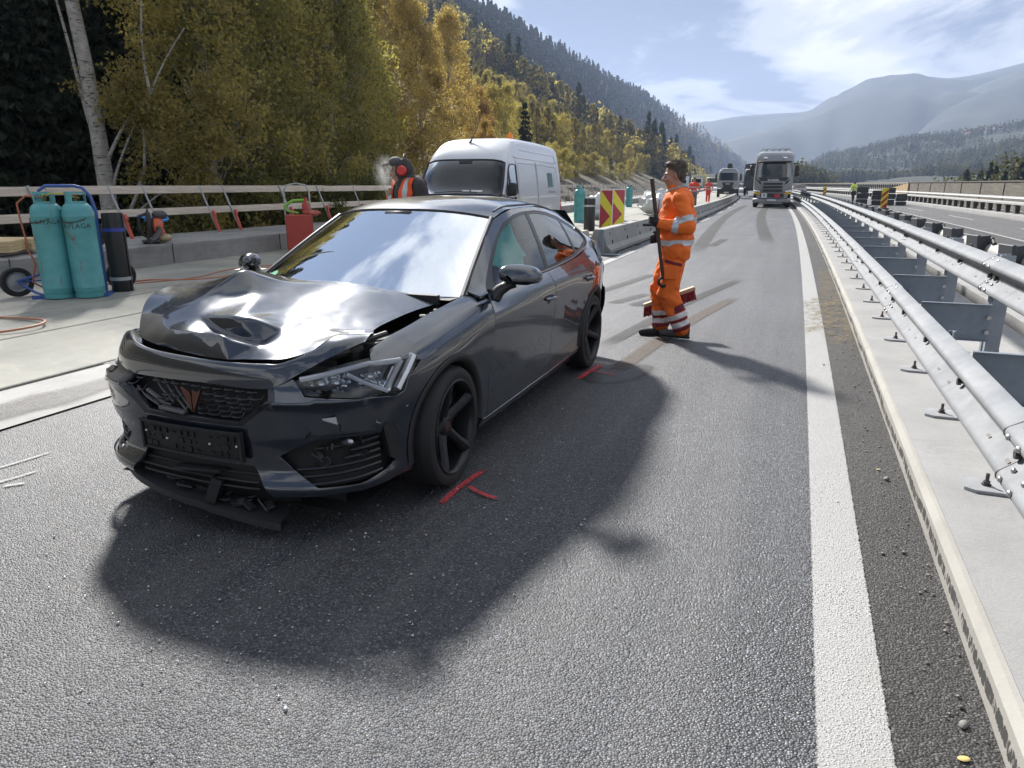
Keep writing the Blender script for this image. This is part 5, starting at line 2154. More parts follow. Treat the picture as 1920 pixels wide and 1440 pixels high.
def text_on_cyl(parent, txt, r, z, size, a0, mat):
    cu = bpy.data.curves.new('lettering', 'FONT')
    cu.body = txt
    cu.size = size
    cu.align_x = 'CENTER'
    cu.extrude = 0
    tmp = bpy.data.objects.new('lettering', cu)
    COL.objects.link(tmp)
    dg = bpy.context.evaluated_depsgraph_get()
    me = bpy.data.meshes.new_from_object(tmp.evaluated_get(dg))
    bpy.data.objects.remove(tmp)
    bm = bmesh.new(); bm.from_mesh(me)
    bmesh.ops.triangulate(bm, faces=bm.faces)
    bmesh.ops.subdivide_edges(bm, edges=[e for e in bm.edges if e.calc_length() > .03], cuts=2)
    for v in bm.verts:
        a = a0 + v.co.x / r
        v.co = Vector((r * math.cos(a), r * math.sin(a), z + v.co.y))
    bm.to_mesh(me); bm.free()
    me.materials.append(mat)
    return obj('lettering', me, parent)


def flat_text(txt, size, mat, parent, loc, rot, name='lettering', align='CENTER', sx=1.0):
    cu = bpy.data.curves.new(name, 'FONT')
    cu.body = txt
    cu.size = size
    cu.align_x = align
    cu.align_y = 'CENTER'
    cu.offset = size * .012
    tmp = bpy.data.objects.new(name, cu)
    COL.objects.link(tmp)
    dg = bpy.context.evaluated_depsgraph_get()
    me = bpy.data.meshes.new_from_object(tmp.evaluated_get(dg))
    bpy.data.objects.remove(tmp)
    me.materials.append(mat)
    o = obj(name, me, parent, loc)
    o.rotation_euler = rot
    o.scale = (sx, 1, 1)
    return o


DK = .142          # deck level
INK = simple('stencil_black', (.02, .022, .022), .7)
c1 = cylinder('gas_cylinder', 'rust-streaked teal gas cylinder with a hose, left of the pair on the blue trolley', (-8.67, 6.27, DK + .02), 1.24, .178, rad(-15))
c2 = cylinder('gas_cylinder', 'teal gas cylinder with black stencilled lettering, right of the pair on the trolley', (-8.40, 6.48, DK + .02), 1.24, .178, rad(20))
text_on_cyl(c2, 'A-FLAGA', .1795, .86, .085, rad(-72), INK)
text_on_cyl(c1, 'A-FLAGA', .1795, .915, .075, rad(-25), INK)
tr = thing('cylinder_trolley', 'blue steel hand trolley carrying two teal gas cylinders', 'trolley', (-8.72, 6.50, DK), rad(38))
mb = MB()
for x in (-.02, .38):
    pass
hoop = [(-.30, .16, .03), (-.30, .20, .45), (-.29, .24, .95), (-.29, .27, 1.22), (-.28, .25, 1.33), (-.20, .25, 1.385), (.12, .25, 1.385), (.22, .25, 1.36), (.30, .25, 1.25), (.34, .24, 1.05), (.34, .2, .45), (.34, .16, .03)]
mb.tube(hoop, .021, 10)
mb.tube([(-.30, .2, .42), (.34, .2, .42)], .018, 8)
mb.tube([(-.30, .22, .80), (.34, .22, .80)], .018, 8)
mb.build('frame', BLUE_P, tr)
mb = MB().box((.02, -.02, .012), (.86, .46, .016), bev=.004)
mb.box((.02, -.25, .03), (.86, .012, .05))
mb.build('foot_plate', BLUE_P, tr, smooth=False)
# big wheels on an axle that sticks out behind the frame
for wx, wy, wa in ((-9.30, 6.17, rad(-18)), (-8.62, 7.15, rad(-18))):
    Mw = tr.matrix_basis.inverted() @ Matrix.Translation((wx, wy, DK + .195)) @ Matrix.Rotation(wa, 4, 'Z')
    mb = MB()
    mb.lathe([(.125, -.035), (.17, -.045), (.188, -.034), (.194, .0), (.188, .034), (.17, .045), (.125, .035)], n=36, axis='X', cap=False)
    mb.xf(Mw)
    w = mb.build('wheel', TYRE, tr, angle=40)
    mb = MB()
    mb.lathe([(.0, -.03), (.035, -.04), (.035, -.028), (.10, -.012), (.128, -.034), (.128, .034), (.10, .012), (.035, .028), (.035, .04), (0, .03)], n=30, axis='X')
    mb.xf(Mw)
    mb.build('rim', simple('rim_grey', (.30, .31, .32), .55, .3, .25, 12), w, angle=40)
Mi = tr.matrix_basis.inverted()
mb = MB().tube([Mi @ Vector((-9.30, 6.17, DK + .195)), Mi @ Vector((-8.95, 6.25, DK + .30)), Mi @ Vector((-8.88, 6.42, DK + .5))], .017, 8)
mb.tube([Mi @ Vector((-9.30, 6.17, DK + .195)), Mi @ Vector((-9.0, 6.2, DK + .06)), Mi @ Vector((-8.85, 6.25, DK + .02))], .017, 8)
mb.tube([Mi @ Vector((-9.30, 6.17, DK + .195)), Mi @ Vector((-8.62, 7.15, DK + .195))], .012, 8)
mb.build('axle', BLUE_P, tr)
# chain round the cylinders
mb = MB()
CH = simple('chain_steel', (.10, .085, .07), .5, .6)
cp = []
for k in range(60):
    t_ = k / 59
    if t_ < .5:
        a = rad(lerp(215, 330, t_ * 2)); c = (-8.67, 6.27)
    else:
        a = rad(lerp(225, 350, (t_ - .5) * 2)); c = (-8.40, 6.48)
    sag = -.05 * math.sin(PI * ((t_ * 2) % 1))
    cp.append(Vector((c[0] + .188 * math.cos(a), c[1] + .188 * math.sin(a), DK + 1.0 + sag)))
for k, (p, q) in enumerate(zip(cp[:-1], cp[1:])):
    m_ = (p + q) / 2
    mb.tube([p, m_ + Vector((0, 0, .009 * (-1) ** k)), q], .0045, 5)
tag(mb.build('chain', CH), 'rusty chain looped round the two teal gas cylinders', 'chain')
mb = MB()
mb.tube([(-8.66, 6.25, DK + 1.25), (-8.60, 6.20, DK + 1.285), (-8.52, 6.3, DK + 1.30), (-8.44, 6.40, DK + 1.29), (-8.40, 6.46, DK + 1.25)], .010, 7)
tag(mb.build('gas_hose', simple('hose_yellow', (.45, .42, .08), .5)), 'yellow-green link hose between the two cylinder valves', 'hose')
mb = MB()
mb.tube([(-8.70, 6.25, DK + 1.25), (-8.82, 6.15, DK + 1.27), (-8.93, 6.10, DK + 1.18), (-8.95, 6.12, DK + 1.0), (-8.92, 6.12, DK + .8), (-8.88, 6.11, DK + .6), (-8.86, 6.15, DK + .45), (-9.04, 6.2, DK + .2), (-9.15, 6.5, DK + .03), (-9.3, 7.1, DK + .02), (-9.0, 8.0, DK + .02)], .011, 7)
tag(mb.build('gas_hose', ORANGE_HOSE), 'orange gas hose hanging down beside the left teal cylinder', 'hose')


def curve_pts(ctrl, n=60):
    P = [Vector(p) for p in ctrl]
    out = []
    m = len(P) - 1
    for i in range(n + 1):
        f = i / n * m
        k = min(int(f), m - 1)
        u = f - k
        p0, p1, p2, p3 = P[max(k - 1, 0)], P[k], P[k + 1], P[min(k + 2, m)]
        out.append(.5 * ((2 * p1) + (p2 - p0) * u + (2 * p0 - 5 * p1 + 4 * p2 - p3) * u * u + (3 * p1 - p0 - 3 * p2 + p3) * u ** 3))
    return out


zf = DK + .013
mb = MB().tube(curve_pts([(-9.0, 8.0, zf), (-8.4, 8.35, zf), (-8.3, 9.2, zf), (-8.55, 10.2, zf), (-8.3, 11.0, zf), (-7.6, 11.6, zf), (-8.3, 12.4, zf), (-9.4, 12.6, zf)], 60), .012, 7)
tag(mb.build('gas_hose', ORANGE_HOSE), 'orange hose snaking over the deck behind the bonnet', 'hose')
mb = MB().tube(curve_pts([(-8.9, 7.6, zf), (-8.6, 8.4, zf), (-8.9, 9.5, zf), (-8.7, 10.4, zf), (-9.1, 11.4, zf), (-8.6, 12.2, zf + .02), (-7.9, 12.6, zf), (-7.2, 13.4, zf)], 60), .012, 7)
tag(mb.build('gas_hose', simple('hose_rust', (.34, .12, .07), .6)), 'rust-coloured hose lying along the foot of the upstand', 'hose')
mb = MB().tube(curve_pts([(-8.2, 3.6, zf), (-7.35, 4.25, zf), (-7.05, 4.55, zf + .02), (-7.05, 4.85, zf + .03), (-7.4, 5.05, zf + .02), (-8.2, 5.0, zf), (-9.2, 4.8, zf)], 50), .013, 8)
tag(mb.build('gas_hose', simple('hose_salmon', (.45, .22, .14), .6)), 'salmon hose loop on the deck at the left edge of the picture', 'hose')

# ---- rolls of bitumen sheet standing on end
def roll(label, loc, h, r, band_z, rz=0.0, tilt=0.0):
    t = thing('bitumen_roll', label, 'roll', loc, rz, 'black bitumen rolls')
    t.rotation_euler = (tilt, 0, rz)
    mb = MB()
    n = 48
    rows = []
    for z, k in ((0, .97), (.012, 1.0), (h - .02, 1.0), (h, .965)):
        ring = []
        for i in range(n + 1):
            a = 2 * PI * i / n
            rr = r * k * (1 + .012 * math.sin(3 * a + 1) + .010 * math.sin(7 * a)) + .010 * (1 - i / n)
            ring.append((rr * math.cos(a), rr * math.sin(a), z))
        rows.append(ring)
    mb.grid(rows)
    mb.build('sheet', simple('bitumen_black', (.013, .013, .014), .42, 0, .3, 14, bump=.12, bscale=30), t, angle=60)
    mb = MB()
    pts = []
    for i in range(260):
        f = i / 259
        a = 2 * PI * 5 * f
        pts.append(((r * .96 - .10 * f * r * 2.2) * math.cos(a), (r * .96 - .10 * f * r * 2.2) * math.sin(a)))
    mb.grid([[(x, y, h - .03), (x, y, h - .002)] for x, y in pts])
    mb.lathe([(r * .95, h - .04), (0, h - .04)], n=32)
    mb.build('roll_end', simple('bitumen_end', (.03, .03, .03), .8), t)
    for z, hh, m in band_z:
        mb = MB()
        mb.lathe([(r * 1.03 + .008, z), (r * 1.03 + .008, z + hh)], n=48, cap=False)
        mb.build('band', m, t)
    return t


BAND_B = simple('band_blue', (.03, .05, .30), .4)
BAND_S = simple('band_silver', (.40, .41, .42), .35, .3)
roll('tall black bitumen roll with blue and silver bands, next to the gas cylinders', (-8.47, 7.02, DK), 1.04, .125, ((.80, .05, BAND_B), (.16, .045, BAND_S)), .3)
roll('black bitumen roll with one pale band, between the white van and the chevron boards', (-6.05, 21.8, DK), .98, .17, ((.74, .05, BAND_S),), .9)

# ---- backpack blower on the upstand
bl = thing('backpack_blower', 'orange and black backpack leaf blower resting on the concrete upstand', 'leaf blower', (-10.92, 9.95, .51), rad(52))
ORG = simple('blower_orange', (.55, .10, .03), .4, 0, .15, 10, coat=.3)
mb = MB()
mb.box((-.12, 0, .30), (.07, .36, .54), bev=.03)
mb.box((-.12, 0, .03), (.30, .34, .05), bev=.02)
mb.build('back_frame', BLACKP, bl)
mb = MB()
mb.lathe([(.0, -.09), (.14, -.09), (.175, -.06), (.18, .0), (.17, .05), (.12, .08), (0, .085)], (.02, 0, .30), 28, 'X')
vol = mb.build('fan_housing', ORG, bl, angle=50)
mb = MB()
for k in range(9):
    mb.lathe([(.06 + .012 * k, .088 - .005 * k), (.065 + .012 * k, .096 - .006 * k), (.07 + .012 * k, .088 - .006 * k)], (.02, 0, .30), 24, 'X', cap=False)
mb.build('fan_grille', BLACKP, vol)
MB().box((.07, .02, .50), (.24, .30, .14), bev=.05).build('engine_cover', simple('grey_dark', (.06, .06, .062), .6), bl)
mb = MB().ball((.10, .03, .085), (.14, .15, .08), 14, 9)
mb.build('fuel_tank', simple('tank_tan', (.36, .29, .16), .4), bl)
mb = MB()
for sy in (-.10, .10):
    mb.tube([(-.15, sy, .52), (-.26, sy, .48), (-.29, sy, .32), (-.24, sy, .15), (-.15, sy, .08)], .022, 6)
mb.build('strap', STRAP, bl)
pipe = [(.02, -.17, .26), (.0, -.30, .20), (-.05, -.42, .14), (-.12, -.55, .10), (-.2, -.75, .09)]
mb = MB().tube(curve_pts(pipe, 30), .05, 12)
for p in curve_pts(pipe[:4], 14):
    pass
mb.build('blower_pipe', BLACKP, bl)
mb = MB().tube([(-.12, -.10, .55), (-.12, 0, .60), (-.12, .10, .55)], .016, 8)
mb.build('carry_handle', BLACKP, bl)

# blue strap twisted round the railing socket
mb = MB()
mb.tube(curve_pts([(-12.05, 10.55, .95), (-12.0, 10.8, .90), (-12.04, 11.1, .97), (-12.02, 11.25, .86), (-12.0, 11.0, .84), (-12.03, 10.7, .86)], 24), .025, 6)
tag(mb.build('rag', simple('rag_blue', (.06, .26, .62), .7, bump=.4)), 'bright blue rag tied round the railing behind the blower', 'rag')

# ---- pallet with new planks at the left edge
pt = thing('timber_stack', 'fresh yellow planks stacked on a pallet at the left edge of the works', 'planks', (-11.95, 7.15, .0), rad(112))
FRESH = simple('fresh_timber', (.52, .40, .22), .75, 0, .18, 5)
k = 0
for lz in range(4):
    for j in range(5):
        o = MB().box((0, 0, 0), (.17, 2.2, .038), bev=.003).build('plank', FRESH, pt, smooth=False)
        o.location = (-.4 + j * .185 + .01 * (lz % 2), .03 * ((k * 7) % 5), .595 + lz * .042)
        k += 1
for yy in (-.8, 0, .8):
    MB().box((0, yy, .542), (1.0, .10, .06), bev=.004).build('bearer', WOOD, pt, smooth=False)
# black bag behind the cylinders
mb = MB()
mb.ball((0, 0, .13), (.20, .34, .15), 14, 9).ball((.05, .25, .24), (.14, .16, .12), 12, 8).ball((-.05, -.28, .11), (.14, .14, .12), 12, 8)
mb.tube([(.1, .1, .3), (.14, .3, .42), (.1, .5, .30)], .02, 6)
bg = mb.build('tool_bag', simple('bag_black', (.02, .02, .022), .8, bump=.5, bscale=9), None, loc=(-11.1, 8.65, .51))
tag(bg, 'black tool bag lying on the upstand behind the bitumen roll', 'bag')

# ---- hand truck with a red gas torch cart, partly behind the windscreen
ht = thing('tool_trolley', 'red box trolley with hooped handle, green strap and red bottle by the railing', 'trolley', (-10.08, 12.95, DK), rad(40))
RUST = simple('cart_red', (.36, .045, .03), .5, 0, .25, 6, dirt=(.3, (.2, .12, .08), 5))
mb = MB().tube([(-.26, .2, 0), (-.27, .22, .8), (-.26, .24, 1.25), (-.20, .24, 1.38), (0, .24, 1.42), (.20, .24, 1.38), (.26, .24, 1.25), (.27, .22, .8), (.26, .2, 0)], .018, 8)
mb.build('handle_hoop', TUBE, ht)
MB().box((0, -.02, .40), (.56, .34, .74), bev=.015).build('box', RUST, ht, smooth=False)
mb = MB().tube([(-.27, .20, .95), (-.1, .16, 1.06), (.12, .16, 1.07), (.25, .2, 1.0)], .03, 8).tube([(-.27, .2, .95), (-.22, .16, .85), (0, .1, .80)], .022, 6)
mb.build('strap', simple('strap_green', (.22, .50, .06), .6), ht)
mb = MB().lathe([(.075, .77), (.075, .98), (.05, 1.03), (.035, 1.05), (.035, 1.13), (0, 1.13)], (.16, .0, 0), 18)
mb.build('bottle', RUST, ht)
mb = MB().ball((.30, -.02, .80), (.13, .13, .07), 12, 7).tube([(.1, -.05, .82), (.35, -.1, .84), (.45, 0, .80)], .03, 6)
mb.build('hose_bundle', simple('hose_dullred', (.42, .10, .07), .6), ht)

# ---- distant cylinder, bags and rolls on the deck
cylinder('gas_cylinder', 'single teal gas cylinder standing behind the rear corner of the white van', (-7.72, 26.4, DK), 1.30, .21)
cylinder('gas_cylinder', 'small distant teal gas cylinder behind the right chevron board', (-10.2, 46.0, DK), 1.30, .21)


def bag_heap(label, loc, w, h, seed, mat, rz=0.0):
    """crumpled plastic bag: a lumpy closed skin"""
    mb = MB().ball((0, 0, 0), 1.0, 36, 20)
    rr = random.Random(seed)
    v2 = []
    for x, y, z in mb.v:
        n = 1 + .30 * pnoise((x * 1.7 + seed, y * 1.7, z * 1.7)) + .24 * pnoise((x * 4.2, y * 4.2 + seed, z * 4.2)) + .14 * abs(pnoise((x * 9, y * 9, z * 9 + seed)))
        zz = max(0, (z * .5 + .45)) * h * n
        v2.append((x * w * n, y * w * .6 * n, zz))
    mb.v = v2
    o = mb.build('rubbish_bag', mat, None, angle=70, loc=loc)
    o.rotation_euler = (0, 0, rz)
    return tag(o, label, 'bag', 'white rubbish bags on the deck')


BAGW = simple('bag_white', (.62, .63, .64), .38, 0, .1, 6, bump=.25)
bag_heap('crumpled white plastic bag heap left of the chevron boards', (-7.9, 29.5, DK), .95, .95, 3, BAGW, .3)
bag_heap('white plastic bag beside the standing worker with the broom', (-6.6, 35.5, DK), .85, 1.0, 8, BAGW, -.4)

# ---- red and yellow chevron boards
SG_R = simple('sign_red', (.42, .025, .04), .4, 0, .08, 8, coat=.2)
SG_Y = simple('sign_yellow', (.78, .68, .03), .4, 0, .05, 8, coat=.2)
SG_W = simple('sign_white', (.78, .79, .80), .45)
for k, (x, y, lab) in enumerate(((-4.78, 19.4, 'left red and yellow chevron board behind the concrete barrier'), (-4.78, 20.95, 'right red and yellow chevron board behind the concrete barrier'))):
    t = thing('chevron_board', lab, 'sign', road_pt(x, y, DK), rad(6), 'chevron boards at the start of the works')
    w, h, z0 = .36, 1.06, .20
    mb = MB()
    mb.box((0, 0, z0 + h / 2), (w, .03, h), bev=.012)
    mb.build('panel', SG_W, t, smooth=False)
    iw, ih = w / 2 - .016, h - .03
    zb = z0 + .015

    def sgp(pts, mat, nm):
        mb = MB()
        mb.prism([(a * iw, zb + b * ih) for a, b in pts], -.0185, -.0165, 'XZ')
        mb.build(nm, mat, t, smooth=False)
    sgp([(-1, 0), (1, 0), (1, 1), (-1, 1)], SG_Y, 'yellow_field')
    for pts in (((-1, .02), (.70, .335), (-1, .66)), ((-.86, 1.0), (1, 1.0), (1, .58))):
        mb = MB()
        mb.prism([(a * iw, zb + b * ih) for a, b in pts], -.0215, -.0190, 'XZ')
        mb.build('red_field', SG_R, t, smooth=False)
    mb = MB().box((0, .03, .12), (.05, .03, .26)).box((0, .02, .035), (.36, .5, .07), bev=.01)
    mb.build('foot', simple('foot_black', (.03, .03, .03), .8), t, smooth=False)

# ---- things on the other carriageway
def warning_board(loc, lab, s=1.0, rz=0.0):
    t = thing('warning_board', lab, 'sign', loc, rz, 'small warning boards across the median')
    w, h = .30 * s, .95 * s
    MB().box((0, 0, h / 2 + .12), (w, .03, h), bev=.01).build('panel', SG_Y, t, smooth=False)
    for j, pts in enumerate((((-1, 0), (1, .30), (1, .02)), ((-1, .30), (1, .62), (1, .46), (-1, .14)), ((-1, .66), (1, .95), (1, .80), (-1, .48)))):
        mb = MB()
        mb.prism([(a * w / 2 * .96, .12 + b * h) for a, b in pts], -.0205, -.018, 'XZ')
        mb.build('red_stripe', SG_R, t, smooth=False)
    MB().box((0, .02, .06), (.5 * s, .4, .12), bev=.02).build('foot', simple('foot_black', (.03, .03, .03), .8), t, smooth=False)
    return t


warning_board(road_pt(5.7, 50.5, 0), 'red and yellow striped board beside the dark stacked blocks on the far carriageway', 1.25, rad(-10))
warning_board(road_pt(5.2, 88, 0), 'small striped board left of the worker in the yellow jacket', 1.2)
warning_board(road_pt(4.6, 140, 0), 'farthest small striped board near the dark car across the median', 1.3)
bs = thing('block_stack', 'stack of dark barrier blocks standing on the far carriageway', 'blocks', road_pt(6.6, 62, 0))
for k, (x, y, h, w) in enumerate(((-.9, 0, 1.35, .8), (.15, .4, 1.1, .7), (.95, -.1, 1.3, .75), (1.8, .3, .85, .7))):
    for j in range(3):
        MB().box((x + .03 * ((k + j) % 2), y, h / 6 + j * h / 3), (w, .6, h / 3 - .03), bev=.03).build('block', RUBBLK, bs, smooth=False)
cone = thing('grit_pallet', 'white grit pile on the cap behind the noise wall end', 'pile', road_pt(11.0, 100, .15))
mb = MB().ball((0, 0, .2), (.9, 1.4, .35), 14, 7)
mb.build('heap', CONC, cone)
# ================================================================== OTHER VEHICLES
VWHITE = simple('van_white', (.62, .635, .665), .3, 0, .04, 4, coat=.6, dirt=(.22, (.42, .41, .39), 2.5))
VGLASS = glass_mat('van_glass', (.06, .075, .075), 1.38, 0.0, .08)
van = thing('white_van', 'white high-roof panel van with orange beacon parked on the works deck', 'van', (-6.98, 14.05, DK), rad(4.5))
van.scale = (1, 1, .94)

VH_Y = [0, .10, .35, .55, 1.05, 1.35, 1.75, 2.4, 4.0, 5.7, 5.92]
VH_Z = [.55, .85, 1.10, 1.28, 2.06, 2.34, 2.54, 2.615, 2.62, 2.58, 2.50]


def van_w(y, z):
    base = smooth_itp(z, [.25, .6, 1.05, 1.4, 1.9, 2.3, 2.5, 2.62], [.985, 1.01, 1.02, 1.005, .945, .875, .82, .70])
    return base - .16 * math.exp(-y / .18) - .05 * sstep(.4 - y, 0, .4)


def van_sec(y, n=14, m=9, off=0.0):
    H = smooth_itp(y, VH_Y, VH_Z)
    top = min(.16, H * .12)
    pts = []
    for i in range(n):
        z = lerp(.25, H - top, i / (n - 1))
        pts.append((van_w(y, z) + off, y, z))
    wt = van_w(y, H - top)
    for j in range(1, m + 1):
        a = j / m
        pts.append(((wt + off) * math.cos(a * PI / 2) ** .42 if a < 1 else 0.0, y, H - top + (top + off) * math.sin(a * PI / 2) ** .8))
    return [(-x, yy, z) for x, yy, z in reversed(pts[:-1])][::-1][::-1] and pts


mb = MB()
ys = [0, .04, .10, .2, .35, .45, .55, .7, .85, 1.0, 1.1, 1.25, 1.4, 1.55, 1.75, 2.0, 2.4, 3, 3.6, 4.2, 4.8, 5.4, 5.7, 5.84, 5.92]
R, Lft = [], []
for y in ys:
    s = van_sec(y)
    R.append(s)
    Lft.append([(-x, yy, z) for x, yy, z in s])
mb.grid(R)
mb.grid(Lft, flip=True)
mb.add(R[-1] + Lft[-1][::-1], [tuple(range(len(R[-1]) * 2))])
mb.add(R[0] + Lft[0][::-1], [tuple(range(len(R[0]) * 2))[::-1]])
body = mb.build('body', VWHITE, van, angle=35)
# windscreen laid on the sloping front
mb = MB()


def van_front(u, k):
    y = lerp(.53, 1.035, u)
    H = smooth_itp(y, VH_Y, VH_Z)
    top = min(.16, H * .12)
    wt = van_w(y, H - top)
    x = wt * .955 * k
    ca = min(1.0, abs(x) / wt) ** (1 / .42)
    sa = math.sqrt(max(0, 1 - ca * ca))
    return Vector((x, y - .012, H - top + top * sa ** .8 + .010))


mb.grid([[van_front(u, k) for k in np.linspace(-1, 1, 15)] for u in np.linspace(0, 1, 8)], flip=True)
wsv = mb.build('windscreen', VGLASS, van, angle=180)
mb = MB()
mb.tube([van_front(0, k) for k in np.linspace(-1, 1, 12)] + [van_front(u, 1) for u in np.linspace(.1, 1, 8)] + [van_front(1, k) for k in np.linspace(.9, -1, 12)] + [van_front(u, -1) for u in np.linspace(.9, .1, 8)], .022, 6, closed=True)
mb.grid([[van_front(u, k) + Vector((0, .02, -.03)) for k in np.linspace(-1, 1, 9)] for u in (0, .5, 1)], flip=True)
mb.build('screen_seal', TRIM, wsv)
MB().box(van_front(.92, 0) + Vector((0, .0, .012)), (.30, .10, .02), rx=.98, bev=.006).build('camera_housing', TRIM, wsv)
mb = MB()
for kx, w in ((.15, .16), (.42, .26)):
    mb.box(van_front(.10, kx) + Vector((0, -.006, .012)), (w, .05, .006), rx=.98)
mb.build('dash_papers', simple('paper', (.7, .7, .68), .7), wsv, smooth=False)
# cab side windows
for sd in (1, -1):
    poly = [(.80, 1.30), (1.05, 1.78), (1.16, 1.90), (1.28, 1.95), (1.62, 1.95), (1.66, 1.91), (1.66, 1.28), (1.5, 1.25), (.84, 1.25)]
    mb = MB()
    vs = [(sd * (van_w(a, b) + .010), a, b) for a, b in poly]
    mb.add(vs, [tuple(range(len(vs))) if sd > 0 else tuple(reversed(range(len(vs))))])
    g = mb.build('side_window', VGLASS, van, smooth=False)
    mb = MB()
    mb.tube([(sd * (van_w(a, b) + .008), a, b) for a, b in poly], .018, 5, closed=True)
    mb.tube([(sd * (van_w(1.08, z) + .012), 1.08, z) for z in (1.26, 1.5, 1.80)], .012, 5)
    mb.build('window_seal', TRIM, g)
    mb = MB()
    mb.box((sd * 1.13, .86, 1.38), (.20, .14, .30), bev=.05)
    mb.box((sd * 1.12, .86, 1.17), (.22, .12, .10), bev=.03)
    mb.tube([(sd * .98, .92, 1.2), (sd * 1.08, .9, 1.22)], .03, 6)
    mir = mb.build('door_mirror', TRIMM, van)
    MB().box((sd * 1.13, .785, 1.21), (.16, .006, .02)).build('mirror_marker', simple('marker_white', (.7, .7, .7), .4), mir, smooth=False)
    # pressed lines of cargo side: recess frames and rubbing strip
    mb = MB()
    for frame_ in (((1.86, 1.16), (1.86, 2.0), (3.4, 2.0), (3.4, 1.16)), ((3.52, 1.16), (3.52, 2.0), (5.55, 1.96), (5.55, 1.16)), ((1.6, 2.12), (2.2, 2.32), (5.5, 2.28), (5.6, 2.08))):
        mb.tube([(sd * (van_w(a, b) + .002), a, b) for (p, q) in zip(frame_, frame_[1:] + frame_[:1]) for a, b in [(lerp(p[0], q[0], i / 8), lerp(p[1], q[1], i / 8)) for i in range(8)]], .011, 6, closed=True)
    mb.build('pressed_ridge', VWHITE, van)
    mb = MB()
    mb.tube([(sd * (van_w(1.74, z) + .001), 1.74, z) for z in np.linspace(.45, 2.06, 10)], .005, 4)
    mb.tube([(sd * (van_w(3.46, z) + .001), 3.46, z) for z in np.linspace(.45, 2.06, 10)], .005, 4)
    mb.build('door_gap', TRIM, van)
    mb = MB()
    mb.box((sd * (van_w(5.88, 1.0) - .02), 5.90, 1.0), (.05, .05, .10)).box((sd * (van_w(5.88, 1.0) - .03), 5.93, .75), (.10, .04, .36), bev=.01)
    mb.build('rear_lamp', REDLAMP, van)
# green square company sign with pale text lines
SGRN = simple('sign_green', (.045, .16, .13), .4)
mb = MB()
mb.add([(van_w(a, b) + .016, a, b) for a, b in ((4.55, 1.42), (5.0, 1.42), (5.0, 1.80), (4.55, 1.80))], [(0, 1, 2, 3)])
mb.build('company_sign', SGRN, van, smooth=False)
mb = MB()
for i in range(7):
    mb.box((van_w(5.2, 1.5) + .012, 5.16, 1.45 + i * .055), (.004, .16, .014))
for i in range(9):
    mb.box((van_w(4.9, 1.28) + .012, 4.58 + i * .085, 1.27 + .02 * (i % 2)), (.004, .05, .045))
mb.build('sign_lines', simple('sign_grey', (.38, .42, .44), .5), van, smooth=False)
mb = MB().lathe([(.075, 2.60), (.075, 2.64), (.06, 2.66), (.058, 2.74), (.045, 2.77), (0, 2.775)], (.45, 2.9, 0), 18)
mb.build('beacon', simple('beacon_orange', (.85, .22, .02), .3, 0, .1, coat=.5), van)
mb = MB().tube([(-.10, 1.55, 2.46), (-.07, 1.62, 2.56), (.0, 1.9, 2.95)], [.03, .014, .004], 8)
mb.build('aerial', TRIM, van)
for sd in (1, -1):
    for y0 in (.95, 4.6):
        mb = MB()
        mb.lathe([(.20, -.1), (.33, -.11), (.345, -.06), (.345, .06), (.33, .11), (.20, .1), (.18, .03), (0, .03)], (sd * .88, y0, .345), 28, 'X')
        mb.build('wheel', TYRE, van, angle=40)
    MB().box((sd * .72, .06, .82), (.36, .10, .22), bev=.05).build('headlamp', CHROME, van)
MB().box((0, -.03, .48), (1.5, .10, .34), bev=.04).build('front_bumper', TRIMM, van)
MB().box((0, .0, .80), (.9, .06, .18), bev=.03).build('grille', TRIM, van)
# wiper
mb = MB()
mb.tube([van_front(.02, -.6) + Vector((0, -.02, .03)), van_front(.05, -.1) + Vector((0, -.02, .03)), van_front(.03, .45) + Vector((0, -.02, .03))], .012, 5)
mb.tube([van_front(.0, .95) + Vector((.02, -.02, .02)), van_front(.06, 1.0) + Vector((.05, -.04, .03)), van_front(.10, 1.05) + Vector((.04, -.03, .03))], .02, 5)
mb.build('wiper', TRIM, wsv)

# ---------------------------------------------------------------- lorry facing us in the lane
TGREY = simple('cab_silver_grey', (.30, .31, .325), .32, .35, .06, 3, coat=.5, dirt=(.25, (.16, .15, .14), 2))
TBLK = simple('cab_black', (.018, .018, .02), .35, 0, .1, 10)
TGL = glass_mat('cab_glass', (.04, .045, .05), 1.7, 0, .05)
AMBER = simple('marker_amber', (.80, .50, .03), .35)
lx, ly, _ = road_pt(-.86, 52.5)
lorry = thing('lorry', 'silver-grey articulated lorry driving towards us in the lane', 'lorry', (lx, ly, 0), math.atan(-bdir(52)))


def rbox(mb, x0, x1, y0, y1, z0, z1, b=.04, mi=0):
    mb.box(((x0 + x1) / 2, (y0 + y1) / 2, (z0 + z1) / 2), (x1 - x0, y1 - y0, z1 - z0), bev=b, mi=mi)


